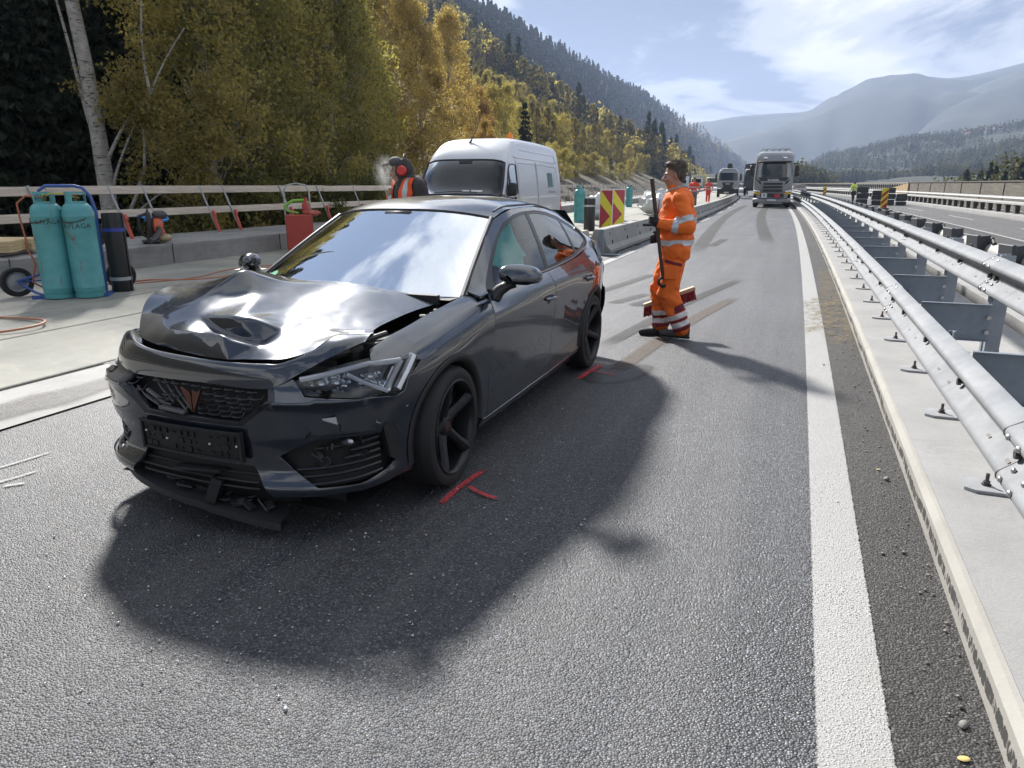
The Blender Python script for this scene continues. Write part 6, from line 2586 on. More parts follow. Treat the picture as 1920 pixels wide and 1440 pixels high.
mb = MB()
secs = []
for z, hw, yf in ((.95, 1.22, .06), (1.35, 1.25, .0), (1.9, 1.25, -.02), (2.05, 1.245, .0), (2.95, 1.20, .16), (3.1, 1.19, .14), (3.35, 1.15, .22), (3.55, 1.08, .40), (3.66, .92, .8)):
    ring = [(-hw, 2.2, z), (-hw, yf + .32, z), (-hw + .06, yf + .13, z), (-hw + .22, yf + .03, z), (-hw * .4, yf, z), (hw * .4, yf, z), (hw - .22, yf + .03, z), (hw - .06, yf + .13, z), (hw, yf + .32, z), (hw, 2.2, z)]
    secs.append(ring)
mb.grid(secs, flip=True)
mb.add(secs[-1], [tuple(range(10))])
mb.build('cab', TGREY, lorry, angle=28)
mb = MB()
rows = []
for z, hw, yf in ((2.0, 1.07, -.035), (2.4, 1.08, .035), (2.75, 1.06, .10), (2.95, 1.02, .14)):
    rows.append([(hw * k, yf + .12 * abs(k) ** 4, z - .04 * abs(k) ** 3) for k in np.linspace(-1, 1, 11)])
mb.grid(rows, flip=True)
w_ = mb.build('windscreen', TGL, lorry, angle=180)
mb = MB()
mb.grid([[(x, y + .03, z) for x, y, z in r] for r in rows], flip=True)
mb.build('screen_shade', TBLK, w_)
mb = MB()
rbox(mb, -1.05, 1.05, -.10, .3, 2.93, 3.03, .03)
mb.build('sun_visor', TBLK, lorry)
mb = MB()
mb.add([(-1.0, -.035, 1.98), (1.0, -.035, 1.98), (.80, -.055, 1.74), (-.80, -.055, 1.74)], [(3, 2, 1, 0)])
mb.add([(-1.12, -.02, 1.92), (-.80, -.05, 1.72), (-.72, -.05, 1.5), (-.9, -.04, 1.6)], [(0, 3, 2, 1)])
mb.add([(1.12, -.02, 1.92), (.80, -.05, 1.72), (.72, -.05, 1.5), (.9, -.04, 1.6)], [(0, 1, 2, 3)])
mb.build('grille_top', TBLK, lorry, smooth=False)
for k, z in enumerate((1.50, 1.28, 1.06)):
    mb = MB()
    rbox(mb, -.62, .62, -.09, .0, z, z + .14, .02)
    mb.build('grille_bar', TBLK, lorry)
for sd in (-1, 1):
    mb = MB()
    rbox(mb, sd * .98 - .22, sd * .98 + .22, -.06, .2, 1.00, 1.14, .04)
    mb.build('headlamp', CHROME, lorry)
    mb = MB()
    rbox(mb, sd * .98 - .24, sd * .98 + .24, -.08, .1, .88, .99, .03)
    mb.build('marker_panel', AMBER, lorry)
    mb = MB()
    rbox(mb, sd * 1.43 - .12, sd * 1.43 + .12, .0, .16, 2.05, 2.75, .05)
    mb.box((sd * 1.32, .12, 2.85), (.30, .08, .08))
    mb.build('mirror', TBLK, lorry)
    mb = MB()
    rbox(mb, sd * 1.02 - .18, sd * 1.02 + .18, .6, .9, 0.12, 1.0, .04)
    mb.lathe([(0, -.16), (.28, -.16), (.50, -.14), (.52, 0), (.50, .14), (.28, .16), (0, .16)], (sd * 1.05, 1.35, .52), 28, 'X')
    mb.build('wheel', TYRE, lorry, angle=40)
    mb = MB()
    rbox(mb, sd * .62 - .13, sd * .62 + .13, .06, .2, 3.16, 3.28, .03)
    mb.build('roof_lamp', CHROME, lorry)
mb = MB()
rbox(mb, -1.22, 1.22, -.06, .25, .32, .62, .08)
rbox(mb, -1.0, 1.0, -.03, .25, .60, .95, .04)
mb.build('bumper', TGREY, lorry)
mb = MB()
rbox(mb, -.75, .75, -.075, -.05, .68, .93, .02)
mb.build('bumper_inset', TBLK, lorry)
mb = MB().box((-.50, -.10, .80), (.36, .02, .30), bev=.005)
pl_ = mb.build('warning_plate', SG_W, lorry, smooth=False)
flat_text('A', .26, INK, pl_, (-.50, -.113, .80), (rad(90), 0, 0))
MB().box((.32, -.10, .78), (.36, .02, .26), bev=.005).build('hazard_plate', simple('plate_red', (.55, .05, .06), .4), lorry, smooth=False)
MB().box((0, -.09, .50), (.56, .02, .12), bev=.004).build('number_plate', SG_W, lorry, smooth=False)
flat_text('SCANIA', .17, simple('letter_silver', (.7, .7, .72), .3, .5), lorry, (0, -.075, 1.80), (rad(80), 0, 0), sx=1.2)
mb = MB().tube([(-.9, .5, 3.66), (-.88, .5, 3.80), (.88, .5, 3.80), (.9, .5, 3.66)], .03, 6)
for x in (-.6, -.2, .2, .6):
    mb.box((x, .46, 3.74), (.2, .08, .10), bev=.02)
mb.build('roof_bar', GALV_D, lorry)
mb = MB()
rbox(mb, -1.25, 1.25, 2.6, 13.5, 1.0, 3.55, .05)
rbox(mb, -1.0, 1.0, 2.2, 13.4, .5, 1.0, .05)
mb.build('trailer', simple('trailer_grey', (.22, .23, .24), .6, 0, .1, 2), lorry)
mb = MB()
for yy in (9.5, 10.8, 12.1):
    for sd in (-1, 1):
        mb.lathe([(0, -.16), (.5, -.15), (.52, 0), (.5, .15), (0, .16)], (sd * 1.05, yy, .52), 20, 'X')
mb.build('trailer_wheels', TYRE, lorry)

# ---------------------------------------------------------------- site truck with a crane, standing on the deck
sx_, sy_, _ = road_pt(-5.0, 83)
st_ = thing('crane_truck', 'silver construction truck with a folded crane on the works deck', 'truck', (sx_, sy_, DK), math.atan(-bdir(83)))
mb = MB()
secs = []
for z, hw, yf in ((.85, 1.10, .05), (1.6, 1.12, .0), (1.75, 1.12, .02), (2.65, 1.05, .16), (2.85, .98, .26), (2.95, .85, .5)):
    secs.append([(-hw, 1.9, z), (-hw, yf + .25, z), (-hw + .15, yf + .04, z), (0, yf, z), (hw - .15, yf + .04, z), (hw, yf + .25, z), (hw, 1.9, z)])
mb.grid(secs, flip=True)
mb.add(secs[-1], [tuple(range(7))])
mb.build('cab', TGREY, st_, angle=28)
mb = MB()
mb.grid([[(hw * k, yf + .06 * abs(k) ** 4 - .02, z) for k in np.linspace(-1, 1, 7)] for z, hw, yf in ((1.78, .98, .015), (2.2, .97, .08), (2.58, .93, .14))], flip=True)
mb.build('windscreen', TGL, st_, angle=180)
mb = MB()
mb.add([(-.62, -.035, 1.58), (.62, -.035, 1.58), (.45, -.045, 1.0), (-.45, -.045, 1.0)], [(3, 2, 1, 0)])
rbox(mb, -1.05, 1.05, -.05, .3, .35, 1.0, .06)
mb.build('grille', TBLK, st_, smooth=False)
for sd in (-1, 1):
    mb = MB(); rbox(mb, sd * .82 - .2, sd * .82 + .2, -.08, .1, .88, 1.0, .03); mb.build('headlamp', CHROME, st_)
    mb = MB(); rbox(mb, sd * 1.28 - .1, sd * 1.28 + .1, .05, .2, 1.75, 2.5, .04); mb.build('mirror', TBLK, st_)
    mb = MB(); mb.lathe([(0, -.15), (.48, -.14), (.5, 0), (.48, .14), (0, .15)], (sd * .98, 1.2, .5), 20, 'X'); mb.build('wheel', TYRE, st_)
MB().box((-.1, -.07, .52), (.5, .02, .12)).build('number_plate', SG_W, st_, smooth=False)
flat_text('MAN', .2, simple('letter_silver', (.7, .7, .72), .3, .5), st_, (0, -.06, 1.42), (rad(88), 0, 0))
mb = MB(); rbox(mb, -.75, .75, .35, .6, 2.93, 3.03, .02); mb.build('roof_sign', SG_W, st_)
mb = MB()
rbox(mb, -1.1, 1.1, 2.1, 7.0, .7, 1.7, .05)
rbox(mb, -.9, .9, 1.9, 7.0, .45, .7, .02)
mb.build('tipper_body', simple('tipper_dark', (.06, .065, .07), .6), st_)
mb = MB()
rbox(mb, -.35, .35, 2.2, 2.7, 1.6, 3.1, .05)
mb.box((.0, 2.4, 3.3), (.5, .5, .6), bev=.05)
mb.box((.15, 3.6, 3.2), (.25, 2.6, .25), rx=-.05)
mb.box((.9, 4.2, 2.3), (.2, 3.4, .2), rx=.12)
mb.build('crane', TBLK, st_)

# ---------------------------------------------------------------- vehicles in the distance
def far_truck(label, x, y, col, boxcol, s=1.0, name='box_truck'):
    px_, py_, _ = road_pt(x, y)
    t = thing(name, label, 'truck', (px_, py_, DK), math.atan(-bdir(y)))
    m1 = simple('far_' + str(col), col, .5)
    m2 = simple('far_' + str(boxcol), boxcol, .6)
    mb = MB(); mb.box((0, .8, 1.55 * s), (2.2 * s, 1.7, 2.0 * s), bev=.15); mb.build('cab', m1, t)
    mb = MB(); mb.box((0, -.06, 1.95 * s), (1.9 * s, .06, .8 * s), bev=.02); mb.build('windscreen', TGL, t)
    mb = MB(); mb.box((0, 4.4, 1.9 * s), (2.3 * s, 5.2, 2.4 * s), bev=.05); mb.build('box', m2, t)
    mb = MB(); mb.box((0, -.08, .65 * s), (2.2 * s, .2, .45), bev=.05); mb.build('bumper', TBLK, t)
    for sd in (-1, 1):
        mb = MB(); mb.lathe([(0, -.15), (.45, -.14), (.48, 0), (.45, .14), (0, .15)], (sd * .95 * s, 1.0, .48), 14, 'X'); mb.build('wheel', TYRE, t)
    return t


def far_car(label, x, y, col, z=0.0):
    px_, py_, _ = road_pt(x, y)
    t = thing('distant_car', label, 'car', (px_, py_, z), math.atan(-bdir(y)))
    m1 = simple('far_' + str(col), col, .35, coat=.5)
    mb = MB()
    secs = []
    for y0, h, w in ((0, .55, .78), (.15, .75, .85), (1.0, .92, .88), (1.7, 1.42, .68), (3.0, 1.45, .68), (3.8, 1.0, .85), (4.2, .6, .8)):
        secs.append([(-w * 1.02, y0, .25), (-w * 1.05, y0, .6), (-w, y0, h), (w, y0, h), (w * 1.05, y0, .6), (w * 1.02, y0, .25)])
    mb.grid(secs)
    mb.add(secs[0], [(5, 4, 3, 2, 1, 0)])
    mb.build('body', m1, t, angle=30)
    mb = MB(); mb.add([(-.74, 1.05, .97), (.74, 1.05, .97), (.6, 1.66, 1.40), (-.6, 1.66, 1.40)], [(0, 1, 2, 3)]); mb.build('windscreen', TGL, t, smooth=False)
    for sd in (-1, 1):
        mb = MB(); mb.lathe([(0, -.1), (.3, -.1), (.32, 0), (.3, .1), (0, .1)], (sd * .78, .75, .32), 14, 'X'); mb.build('wheel', TYRE, t)
        mb = MB(); mb.box((sd * .6, -.01, .66), (.3, .05, .12), bev=.02); mb.build('headlamp', CHROME, t)
    return t


far_truck('distant white and blue box truck, leftmost of the far trucks', -16.0, 170, (.55, .6, .66), (.5, .52, .55), 1.0)
far_truck('distant cream truck second from left in the far queue', -13.2, 178, (.62, .60, .42), (.36, .36, .34), 1.1)
far_truck('distant cream and grey truck right behind the walking workers', -9.2, 165, (.6, .58, .40), (.45, .46, .45), 1.1)
far_truck('dark truck waiting in the queue behind the silver lorry', -2.0, 96, (.05, .06, .07), (.08, .08, .09), 1.25, 'waiting_truck')
far_car('white car on the deck right of the crane truck', -3.6, 103, (.7, .71, .72), DK)
far_car('white estate car on the deck left of the crane truck', -7.6, 130, (.66, .67, .66), DK)
far_car('dark red car on the far carriageway next to the lorry', 3.6 + 1.4, 118, (.06, .035, .04))
# excavator arm far away on the works
EXY = simple('digger_red', (.36, .10, .08), .6)
ex = thing('steel_stack', 'rust-red steel sections stacked on the far works deck', 'steel', road_pt(-9.4, 74, DK))
for k in range(6):
    MB().box((.0 + .25 * (k % 3), .3 * k, .22 + .18 * (k // 3)), (.22, 12, .16)).build('steel_section', EXY, ex, smooth=False)
# ================================================================== PEOPLE
SKIN = simple('skin', (.42, .24, .17), .55, 0, .1, 14)
HAIR = simple('hair_grey_brown', (.075, .058, .047), .7, 0, .45, 55, bump=.6, bscale=120)
HV_O = simple('workwear_orange', (.82, .155, .015), .78, 0, .10, 7, bump=.35, bscale=11)
HV_R = simple('workwear_red_orange', (.75, .085, .05), .8, 0, .12, 8, bump=.3, bscale=10)
HV_V = simple('vest_orange', (.85, .10, .02), .75, 0, .1, 8, bump=.3, bscale=10)
REFL = simple('reflective_tape', (.50, .52, .54), .35, .25, .08, 20)
REFLW = simple('reflective_tape_white', (.66, .66, .66), .5, .1, .08, 20)
MAROON = simple('trim_maroon', (.16, .015, .03), .8)
GLOVE = simple('glove_black', (.012, .012, .014), .8, bump=.4, bscale=60)
SHOE = simple('shoe_grey', (.055, .055, .052), .7, 0, .3, 20, bump=.4, bscale=60)
SHOEB = simple('shoe_black', (.016, .016, .016), .7, bump=.4, bscale=60)
SOLE = simple('sole_black', (.01, .01, .01), .85)
GREYF = simple('hoodie_grey', (.05, .047, .047), .9, 0, .2, 12, bump=.4, bscale=40)


def blobs_mesh(name, parts, voxel, mat, parent, smooth_it=6, color=None, mats=None):
    """limbs and body masses melted into one continuous skin.
    parts: ('cap', p, q, r0, r1) tapered limbs, ('ell', c, (rx, ry, rz), rz)"""
    mb = MB()
    for p in parts:
        st = len(mb.v)
        if p[0] == 'ell':
            rot = p[3] if len(p) > 3 else (0, 0, 0)
            mb.ball((0, 0, 0), p[2], 20, 14)
            mb.xf(Matrix.Translation(Vector(p[1])) @ Matrix.Rotation(rot[2], 4, 'Z') @ Matrix.Rotation(rot[1], 4, 'Y') @ Matrix.Rotation(rot[0], 4, 'X'), st)
        else:
            a, b, r0, r1 = Vector(p[1]), Vector(p[2]), p[3], p[4]
            d = b - a
            L = max(d.length, 1e-5)
            prof = [(0, -r0)] + [(r0 * math.cos(q), r0 * math.sin(q)) for q in np.linspace(-1.2, -.25, 4)] + [(r0, 0), (r1, L)] + [(r1 * math.cos(q), L + r1 * math.sin(q)) for q in np.linspace(.25, 1.2, 4)] + [(0, L + r1)]
            mb.lathe(prof, n=16, cap=False)
            mb.xf(Matrix.Translation(a) @ d.to_track_quat('Z', 'Y').to_matrix().to_4x4(), st)
    me = mb.mesh(name, [], False)
    o = obj(name, me, parent)
    m = o.modifiers.new('r', 'REMESH')
    m.mode = 'VOXEL'
    m.voxel_size = voxel
    s = o.modifiers.new('s', 'SMOOTH')
    s.factor = .5
    s.iterations = smooth_it
    evaluated(o)
    me = o.data
    me.materials.clear()
    for x in (mats or [mat]):
        me.materials.append(x)
    if color:
        for p in me.polygons:
            p.material_index = color(p.center)
    me.polygons.foreach_set('use_smooth', [True] * len(me.polygons))
    return o


def wrinkle(o, amp, scale, zs=1.0, seed=0.0):
    me = o.data
    n = len(me.vertices)
    P, N = np.empty(n * 3), np.empty(n * 3)
    me.vertices.foreach_get('co', P)
    me.vertex_normals.foreach_get('vector', N)
    P, N = P.reshape(-1, 3), N.reshape(-1, 3)
    d = np.array([pnoise((p[0] * scale, p[1] * scale, p[2] * scale * zs + seed)) + .5 * pnoise((p[0] * scale * 2.3, p[1] * scale * 2.3, p[2] * scale * zs * 2.1 + seed)) for p in P])
    me.vertices.foreach_set('co', (P + N * (amp * d)[:, None]).ravel())
    me.update()


def hand(parent, wrist, fwd, side, up, curl=1.0, s=1.0, mat=None, name='glove'):
    """palm and five fingers; fwd = towards the fingers, side = thumb side, up = back of hand"""
    w, f, sd, u = Vector(wrist), Vector(fwd).normalized(), Vector(side).normalized(), Vector(up).normalized()
    parts = [('cap', w - f * .02 * s, w + f * .03 * s, .030 * s, .034 * s)]
    for k in range(4):
        parts.append(('cap', w + f * .02 * s + sd * (.026 - .017 * k) * s, w + f * .09 * s + sd * (.030 - .020 * k) * s, .019 * s, .0145 * s))
    for k, (L, r) in enumerate(((.072, .0105), (.080, .0108), (.074, .0105), (.060, .0095))):
        p0 = w + f * .092 * s + sd * (.031 - .0205 * k) * s
        a = rad(20 + 45 * curl)
        d1 = f * math.cos(a) - u * math.sin(a)
        p1 = p0 + d1 * L * .46 * s
        a2 = a + rad(75 * curl)
        d2 = f * math.cos(a2) - u * math.sin(a2)
        p2 = p1 + d2 * L * .32 * s
        a3 = a2 + rad(50 * curl)
        d3 = f * math.cos(a3) - u * math.sin(a3)
        p3 = p2 + d3 * L * .24 * s
        parts += [('cap', p0, p1, r * 1.1 * s, r * s), ('cap', p1, p2, r * s, r * .95 * s), ('cap', p2, p3, r * .95 * s, r * .85 * s)]
    t0 = w + f * .03 * s + sd * .03 * s
    t1 = t0 + (f * .6 + sd * .7 - u * .3).normalized() * .045 * s
    t2 = t1 + (f * .75 + sd * .1 - u * .7 * curl).normalized() * .036 * s
    parts += [('cap', t0, t1, .016 * s, .0125 * s), ('cap', t1, t2, .0125 * s, .010 * s)]
    return blobs_mesh(name, parts, .0055 * s, mat, parent, 3)


def make_head(parent, c, yaw, pitch, s=1.0, hair=True):
    """head facing -y before turning"""
    M = Matrix.Translation(c) @ Matrix.Rotation(yaw, 4, 'Z') @ Matrix.Rotation(pitch, 4, 'X')
    def T(p):
        return M @ (Vector(p) * s)
    parts = [('ell', T((0, .012, .035)), (.074 * s, .094 * s, .088 * s), (pitch, 0, yaw)), ('ell', T((0, -.030, -.035)), (.056 * s, .058 * s, .070 * s), (pitch, 0, yaw)),
             ('ell', T((0, -.050, -.078)), (.032 * s, .030 * s, .026 * s), (0, 0, yaw)),
             ('cap', T((0, .02, -.06)), T((0, .035, -.16)), .056 * s, .062 * s),
             ('cap', T((0, -.086, .012)), T((0, -.108, -.026)), .010 * s, .0155 * s),
             ('ell', T((.026, -.096, -.030)), (.010 * s,) * 3), ('ell', T((-.026, -.096, -.030)), (.010 * s,) * 3),
             ('cap', T((-.042, -.080, .024)), T((.042, -.080, .024)), .012 * s, .012 * s),
             ('cap', T((-.020, -.087, -.058)), T((.020, -.087, -.058)), .008 * s, .008 * s),
             ('ell', T((.076, .016, -.004)), (.012 * s, .020 * s, .034 * s), (0, 0, yaw)), ('ell', T((-.076, .016, -.004)), (.012 * s, .020 * s, .034 * s), (0, 0, yaw)),
             ('ell', T((.045, -.060, -.022)), (.026 * s, .026 * s, .028 * s)), ('ell', T((-.045, -.060, -.022)), (.026 * s, .026 * s, .028 * s))]
    h = blobs_mesh('head', parts, .006 * s, SKIN, parent, 3)
    mb = MB()
    for sx in (-1, 1):
        mb.ball(T((sx * .031, -.078, .006)), .0105 * s, 10, 7)
    mb.build('eyes', simple('eye_white', (.5, .48, .45), .3), h)
    mb = MB()
    for sx in (-1, 1):
        mb.ball(T((sx * .031, -.0865, .006)), .005 * s, 8, 5)
        mb.tube([T((sx * .014, -.092, .026)), T((sx * .032, -.094, .031)), T((sx * .048, -.082, .026))], .0045 * s, 5)
    mb.build('brows_and_pupils', simple('brow_dark', (.04, .03, .025), .8), h)
    mb = MB()
    mb.tube([T((-.022, -.0945, -.058)), T((0, -.098, -.057)), T((.022, -.0945, -.058))], .0035 * s, 5)
    mb.build('mouth', simple('lip', (.30, .12, .10), .6), h)
    if hair:
        hp = [('ell', T((0, .030, .058)), (.081 * s, .092 * s, .082 * s), (pitch, 0, yaw)), ('ell', T((0, .068, .005)), (.072 * s, .050 * s, .075 * s), (pitch, 0, yaw)), ('ell', T((0, -.035, .112)), (.062 * s, .050 * s, .030 * s), (pitch - .3, 0, yaw)),
              ('ell', T((.066, .030, .015)), (.016 * s, .035 * s, .045 * s)), ('ell', T((-.066, .030, .015)), (.016 * s, .035 * s, .045 * s))]
        hm = blobs_mesh('hair', hp, .006 * s, HAIR, parent, 2)
        wrinkle(hm, .005 * s, 30, 1.0, 3)
        # loose tufts over the crown, each a small tapering lock
        mb = MB()
        rr = random.Random(4)
        for i in range(520):
            a, b = rr.uniform(0, 2 * PI), rr.uniform(-.25, 1.0)
            rad_ = math.sqrt(max(0, 1 - b * b))
            q = Vector((.084 * rad_ * math.cos(a), .030 + .100 * rad_ * math.sin(a), .055 + .088 * b))
            if q.y < -.055 and q.z < .10:
                continue
            if q.y < -.02 and q.z < .055:
                continue
            nrm = Vector((q.x, (q.y - .03), (q.z - .05))).normalized()
            sweep = (nrm * .5 + Vector((rr.uniform(-.5, .5), -.55 + rr.uniform(-.4, .4), .35 if q.z > .07 else -.5))).normalized()
            L = rr.uniform(.010, .022)
            mb.tube([T(q), T(q + nrm * .006 + sweep * L * .5), T(q + sweep * L + nrm * .004)], [.0030 * s, .0024 * s, .0006], 4, cap=False)
        mb.build('hair_locks', simple('hair_lock', (.13, .105, .085), .6, 0, .5, 70), hm)['kind'] = 'stuff'
    return h


def shoe(parent, heel, toe_dir, mat, tilt=0.0, s=1.0):
    d = Vector(toe_dir).normalized()
    hl = Vector(heel)
    z = Vector((0, 0, 1))
    t = (d * math.cos(tilt) - z * math.sin(tilt)).normalized()
    n = (z * math.cos(tilt) + d * math.sin(tilt)).normalized()
    sd = t.cross(n)
    parts = [('cap', hl + n * .045, hl + t * .10 * s + n * .045, .042, .044), ('cap', hl + t * .10 * s + n * .04, hl + t * .235 * s + n * .034, .046, .036), ('cap', hl + n * .06, hl + n * .12 + t * .01, .042, .045), ('cap', hl + n * .10 + t * .01, hl + t * .09 * s + n * .062, .042, .040)]
    o = blobs_mesh('shoe', parts, .009, mat, parent, 3)
    mb = MB()
    ring = []
    for k in range(22):
        a = 2 * PI * k / 22
        along = .118 * s + .152 * s * math.cos(a)
        wid = .046 * math.sin(a) * (1 + .18 * math.cos(a))
        ring.append(hl + t * (along - .012) + sd * wid)
    mb.add([p + n * .022 for p in ring] + [p + n * .002 for p in ring], [tuple(range(22)), tuple(reversed(range(22, 44)))] + [(i, (i + 1) % 22, 22 + (i + 1) % 22, 22 + i) for i in range(22)])
    mb.build('sole', SOLE, o, smooth=False)
    return o


# ------------------------------------------------ worker with the broom (walking to the left, seen from his left side)
# own frame: -x is where he walks, feet on z = 0
wk = thing('person', 'person in orange high-visibility jacket and trousers holding a broom on the lane', 'person', (-1.17, 7.42, 0), rad(14))
HIP = Vector((.0, 0, .92))


def tor_col(p):
    z = p.z
    if .955 < z + .02 * 0 < 1.0:
        return 1
    return 0


def jcol(p):
    body = abs(p.y) < .24 and p.x > -.16
    # belts round the body
    if .965 <= p.z <= 1.02:
        return 1
    if 1.185 <= p.z <= 1.235:
        return 1
    return 0


jk = [('ell', (.025, 0, 1.36), (.160, .215, .17)), ('ell', (.045, 0, 1.20), (.168, .21, .22)), ('ell', (.03, 0, 1.02), (.172, .21, .16)), ('cap', (.03, -.11, .90), (.03, .11, .90), .135, .135), ('ell', (-.055, 0, 1.18), (.11, .16, .20)),
      ('cap', (.015, -.17, 1.42), (.015, .17, 1.42), .075, .075), ('cap', (.0, 0, 1.46), (-.02, 0, 1.515), .083, .070),
      # near arm (his left, towards us): elbow at the back, forearm forward to the broom
      ('cap', (.02, -.215, 1.405), (.105, -.285, 1.14), .084, .076), ('cap', (.105, -.285, 1.14), (-.145, -.255, 1.175), .074, .058),
      # far arm: lower, hand further down the handle
      ('cap', (.02, .215, 1.405), (.03, .255, 1.13), .074, .064), ('cap', (.03, .255, 1.13), (-.13, .06, 1.03), .060, .050)]
jo = blobs_mesh('jacket', jk, .014, HV_O, wk, 6)
wrinkle(jo, .014, 8, 1.7, 2)
wrinkle(jo, .005, 22, 1.2, 7)


def tape_from(o, name, test, mat, parent, off=.004):
    """reflective tape: the faces of a garment that a test picks, lifted a little"""
    me = o.data
    bm = bmesh.new(); bm.from_mesh(me)
    dead = [f for f in bm.faces if not test(f.calc_center_median())]
    bmesh.ops.delete(bm, geom=dead, context='FACES')
    if not bm.faces:
        bm.free(); return None
    bm.normal_update()
    for v in bm.verts:
        v.co += v.normal * off
    m2 = bpy.data.meshes.new(name)
    bm.to_mesh(m2); bm.free()
    m2.materials.clear(); m2.materials.append(mat)
    return obj(name, m2, parent)


def refine(o, n=1):
    m = o.modifiers.new('sub', 'SUBSURF'); m.levels = m.render_levels = n
    evaluated(o)


refine(jo)
tape_from(jo, 'reflective_tape', lambda p: .955 <= p.z - .04 * p.x <= 1.012 and p.y > -.215 - .0, REFL, jo)
tape_from(jo, 'reflective_tape', lambda p: 1.165 <= p.z - .10 * (p.x) <= 1.215 and -.205 < p.y and p.x > .02, REFL, jo)
ea, eb = Vector((.02, -.215, 1.405)), Vector((.105, -.285, 1.14))
fa, fb = Vector((.105, -.285, 1.14)), Vector((-.145, -.255, 1.175))


def on_limb(p, a, b, t0, t1, r):
    d = b - a
    t = (p - a).dot(d) / d.length_squared
    return t0 < t < t1 and (a + d * t - p).length < r


tape_from(jo, 'reflective_tape', lambda p: on_limb(p, ea, eb, .62, .82, .105) and p.y < -.20, REFL, jo)
tape_from(jo, 'reflective_tape', lambda p: on_limb(p, fa, fb, .36, .60, .095) and p.y < -.18, REFL, jo)
mb = MB()
mb.tube([(.05, -.03, 1.535), (.045, .05, 1.535), (-.02, .085, 1.515), (-.085, .05, 1.49), (-.095, 0, 1.47), (-.07, -.06, 1.49), (.0, -.085, 1.515)], .016, 6, closed=True)
mb.build('collar', simple('collar_grey', (.32, .33, .34), .8), jo)
mb = MB().tube([(-.165, 0, 1.40), (-.172, 0, 1.2), (-.160, 0, 1.0)], .005, 4)
mb.build('zip', MAROON, jo)
# trousers
lf, lk, la = Vector((.01, -.10, .88)), Vector((-.035, -.115, .50)), Vector((.115, -.115, .13))      # near leg, trailing
rf_, rk, ra = Vector((-.0, .09, .88)), Vector((-.105, .09, .50)), Vector((-.075, .09, .13))      # far leg, in front
tp = [('ell', (.015, 0, .90), (.135, .175, .13)), ('cap', lf, lk, .124, .102), ('cap', lk, la, .104, .092), ('cap', rf_, rk, .122, .098), ('cap', rk, ra, .100, .090), ('ell', lk + Vector((-.01, 0, -.03)), (.104, .098, .10)), ('ell', lk.lerp(la, .55) + Vector((.02, 0, 0)), (.098, .094, .08))]
to = blobs_mesh('trousers', tp, .014, HV_O, wk, 6)
wrinkle(to, .016, 9, 1.5, 11)
wrinkle(to, .005, 24, 1.0, 5)
refine(to)
for a0, b0 in ((lk, la), (rk, ra)):
    for t0, t1 in ((.60, .73), (.82, .95)):
        tape_from(to, 'reflective_tape', lambda p, a0=a0, b0=b0, t0=t0, t1=t1: on_limb(p, a0, b0, t0, t1, .118), REFLW, to)
    tape_from(to, 'maroon_patch', lambda p, a0=a0, b0=b0: on_limb(p, a0, b0, .745, .80, .118), MAROON, to, .003)
    tape_from(to, 'maroon_patch', lambda p, a0=a0, b0=b0: on_limb(p, a0, b0, .96, 1.06, .118), MAROON, to, .003)
tape_from(to, 'maroon_patch', lambda p: on_limb(p, lk, la, .40, .58, .118) and p.x > .03 and p.y < -.12, MAROON, to, .003)
tape_from(to, 'maroon_patch', lambda p: .775 < p.z + .25 * p.x < .805 and p.y < -.18 and -.10 < p.x < .08, MAROON, to, .003)
mb = MB()
mb.box((-.03, -.222, .70), (.13, .02, .14), rx=-.04, bev=.008)
mb.build('thigh_pocket', HV_O, to)
shoe(wk, (.165, -.115, .012), (-1, .10, 0), SHOE, rad(-4))
shoe(wk, (-.035, .09, .0), (-1, -.1, 0), SHOEB, 0)
make_head(wk, (-.035, 0, 1.625), rad(-84), rad(4), 1.0)
# broom: handle leaning, head low by the legs
bt, bb_ = Vector((-.245, -.20, 1.585)), Vector((.02, .12, .42))
gh = hand(wk, (-.165, -.262, 1.178), (-.85, .25, .25), (0, .1, 1), (-.1, -1, 0), 1.0, 1.05, GLOVE)
gh2 = hand(wk, (-.135, .045, 1.02), (-.8, -.35, -.1), (0, .2, 1), (-.2, 1, 0), 1.0, 1.05, GLOVE)
broom = thing('broom', 'broom with dark handle and red bristles held by the worker in orange', 'broom', (-1.17, 7.42, 0), rad(14))
STICK = simple('broom_handle', (.050, .034, .024), .5, 0, .3, 9)
h0, h1 = Vector((-.262, -.245, 1.60)), Vector((-.105, -.20, .66))
mb = MB().tube([h0, h0.lerp(h1, .5), h1, Vector((-.10, -.20, .63))], [.021, .020, .0165, .014], 10)
mb.build('handle', STICK, broom)
mb = MB().tube([(-.16, -.24, 1.165), (-.33, -.262, 1.165)], .014, 8)
mb.build('grip', TRIM, broom)
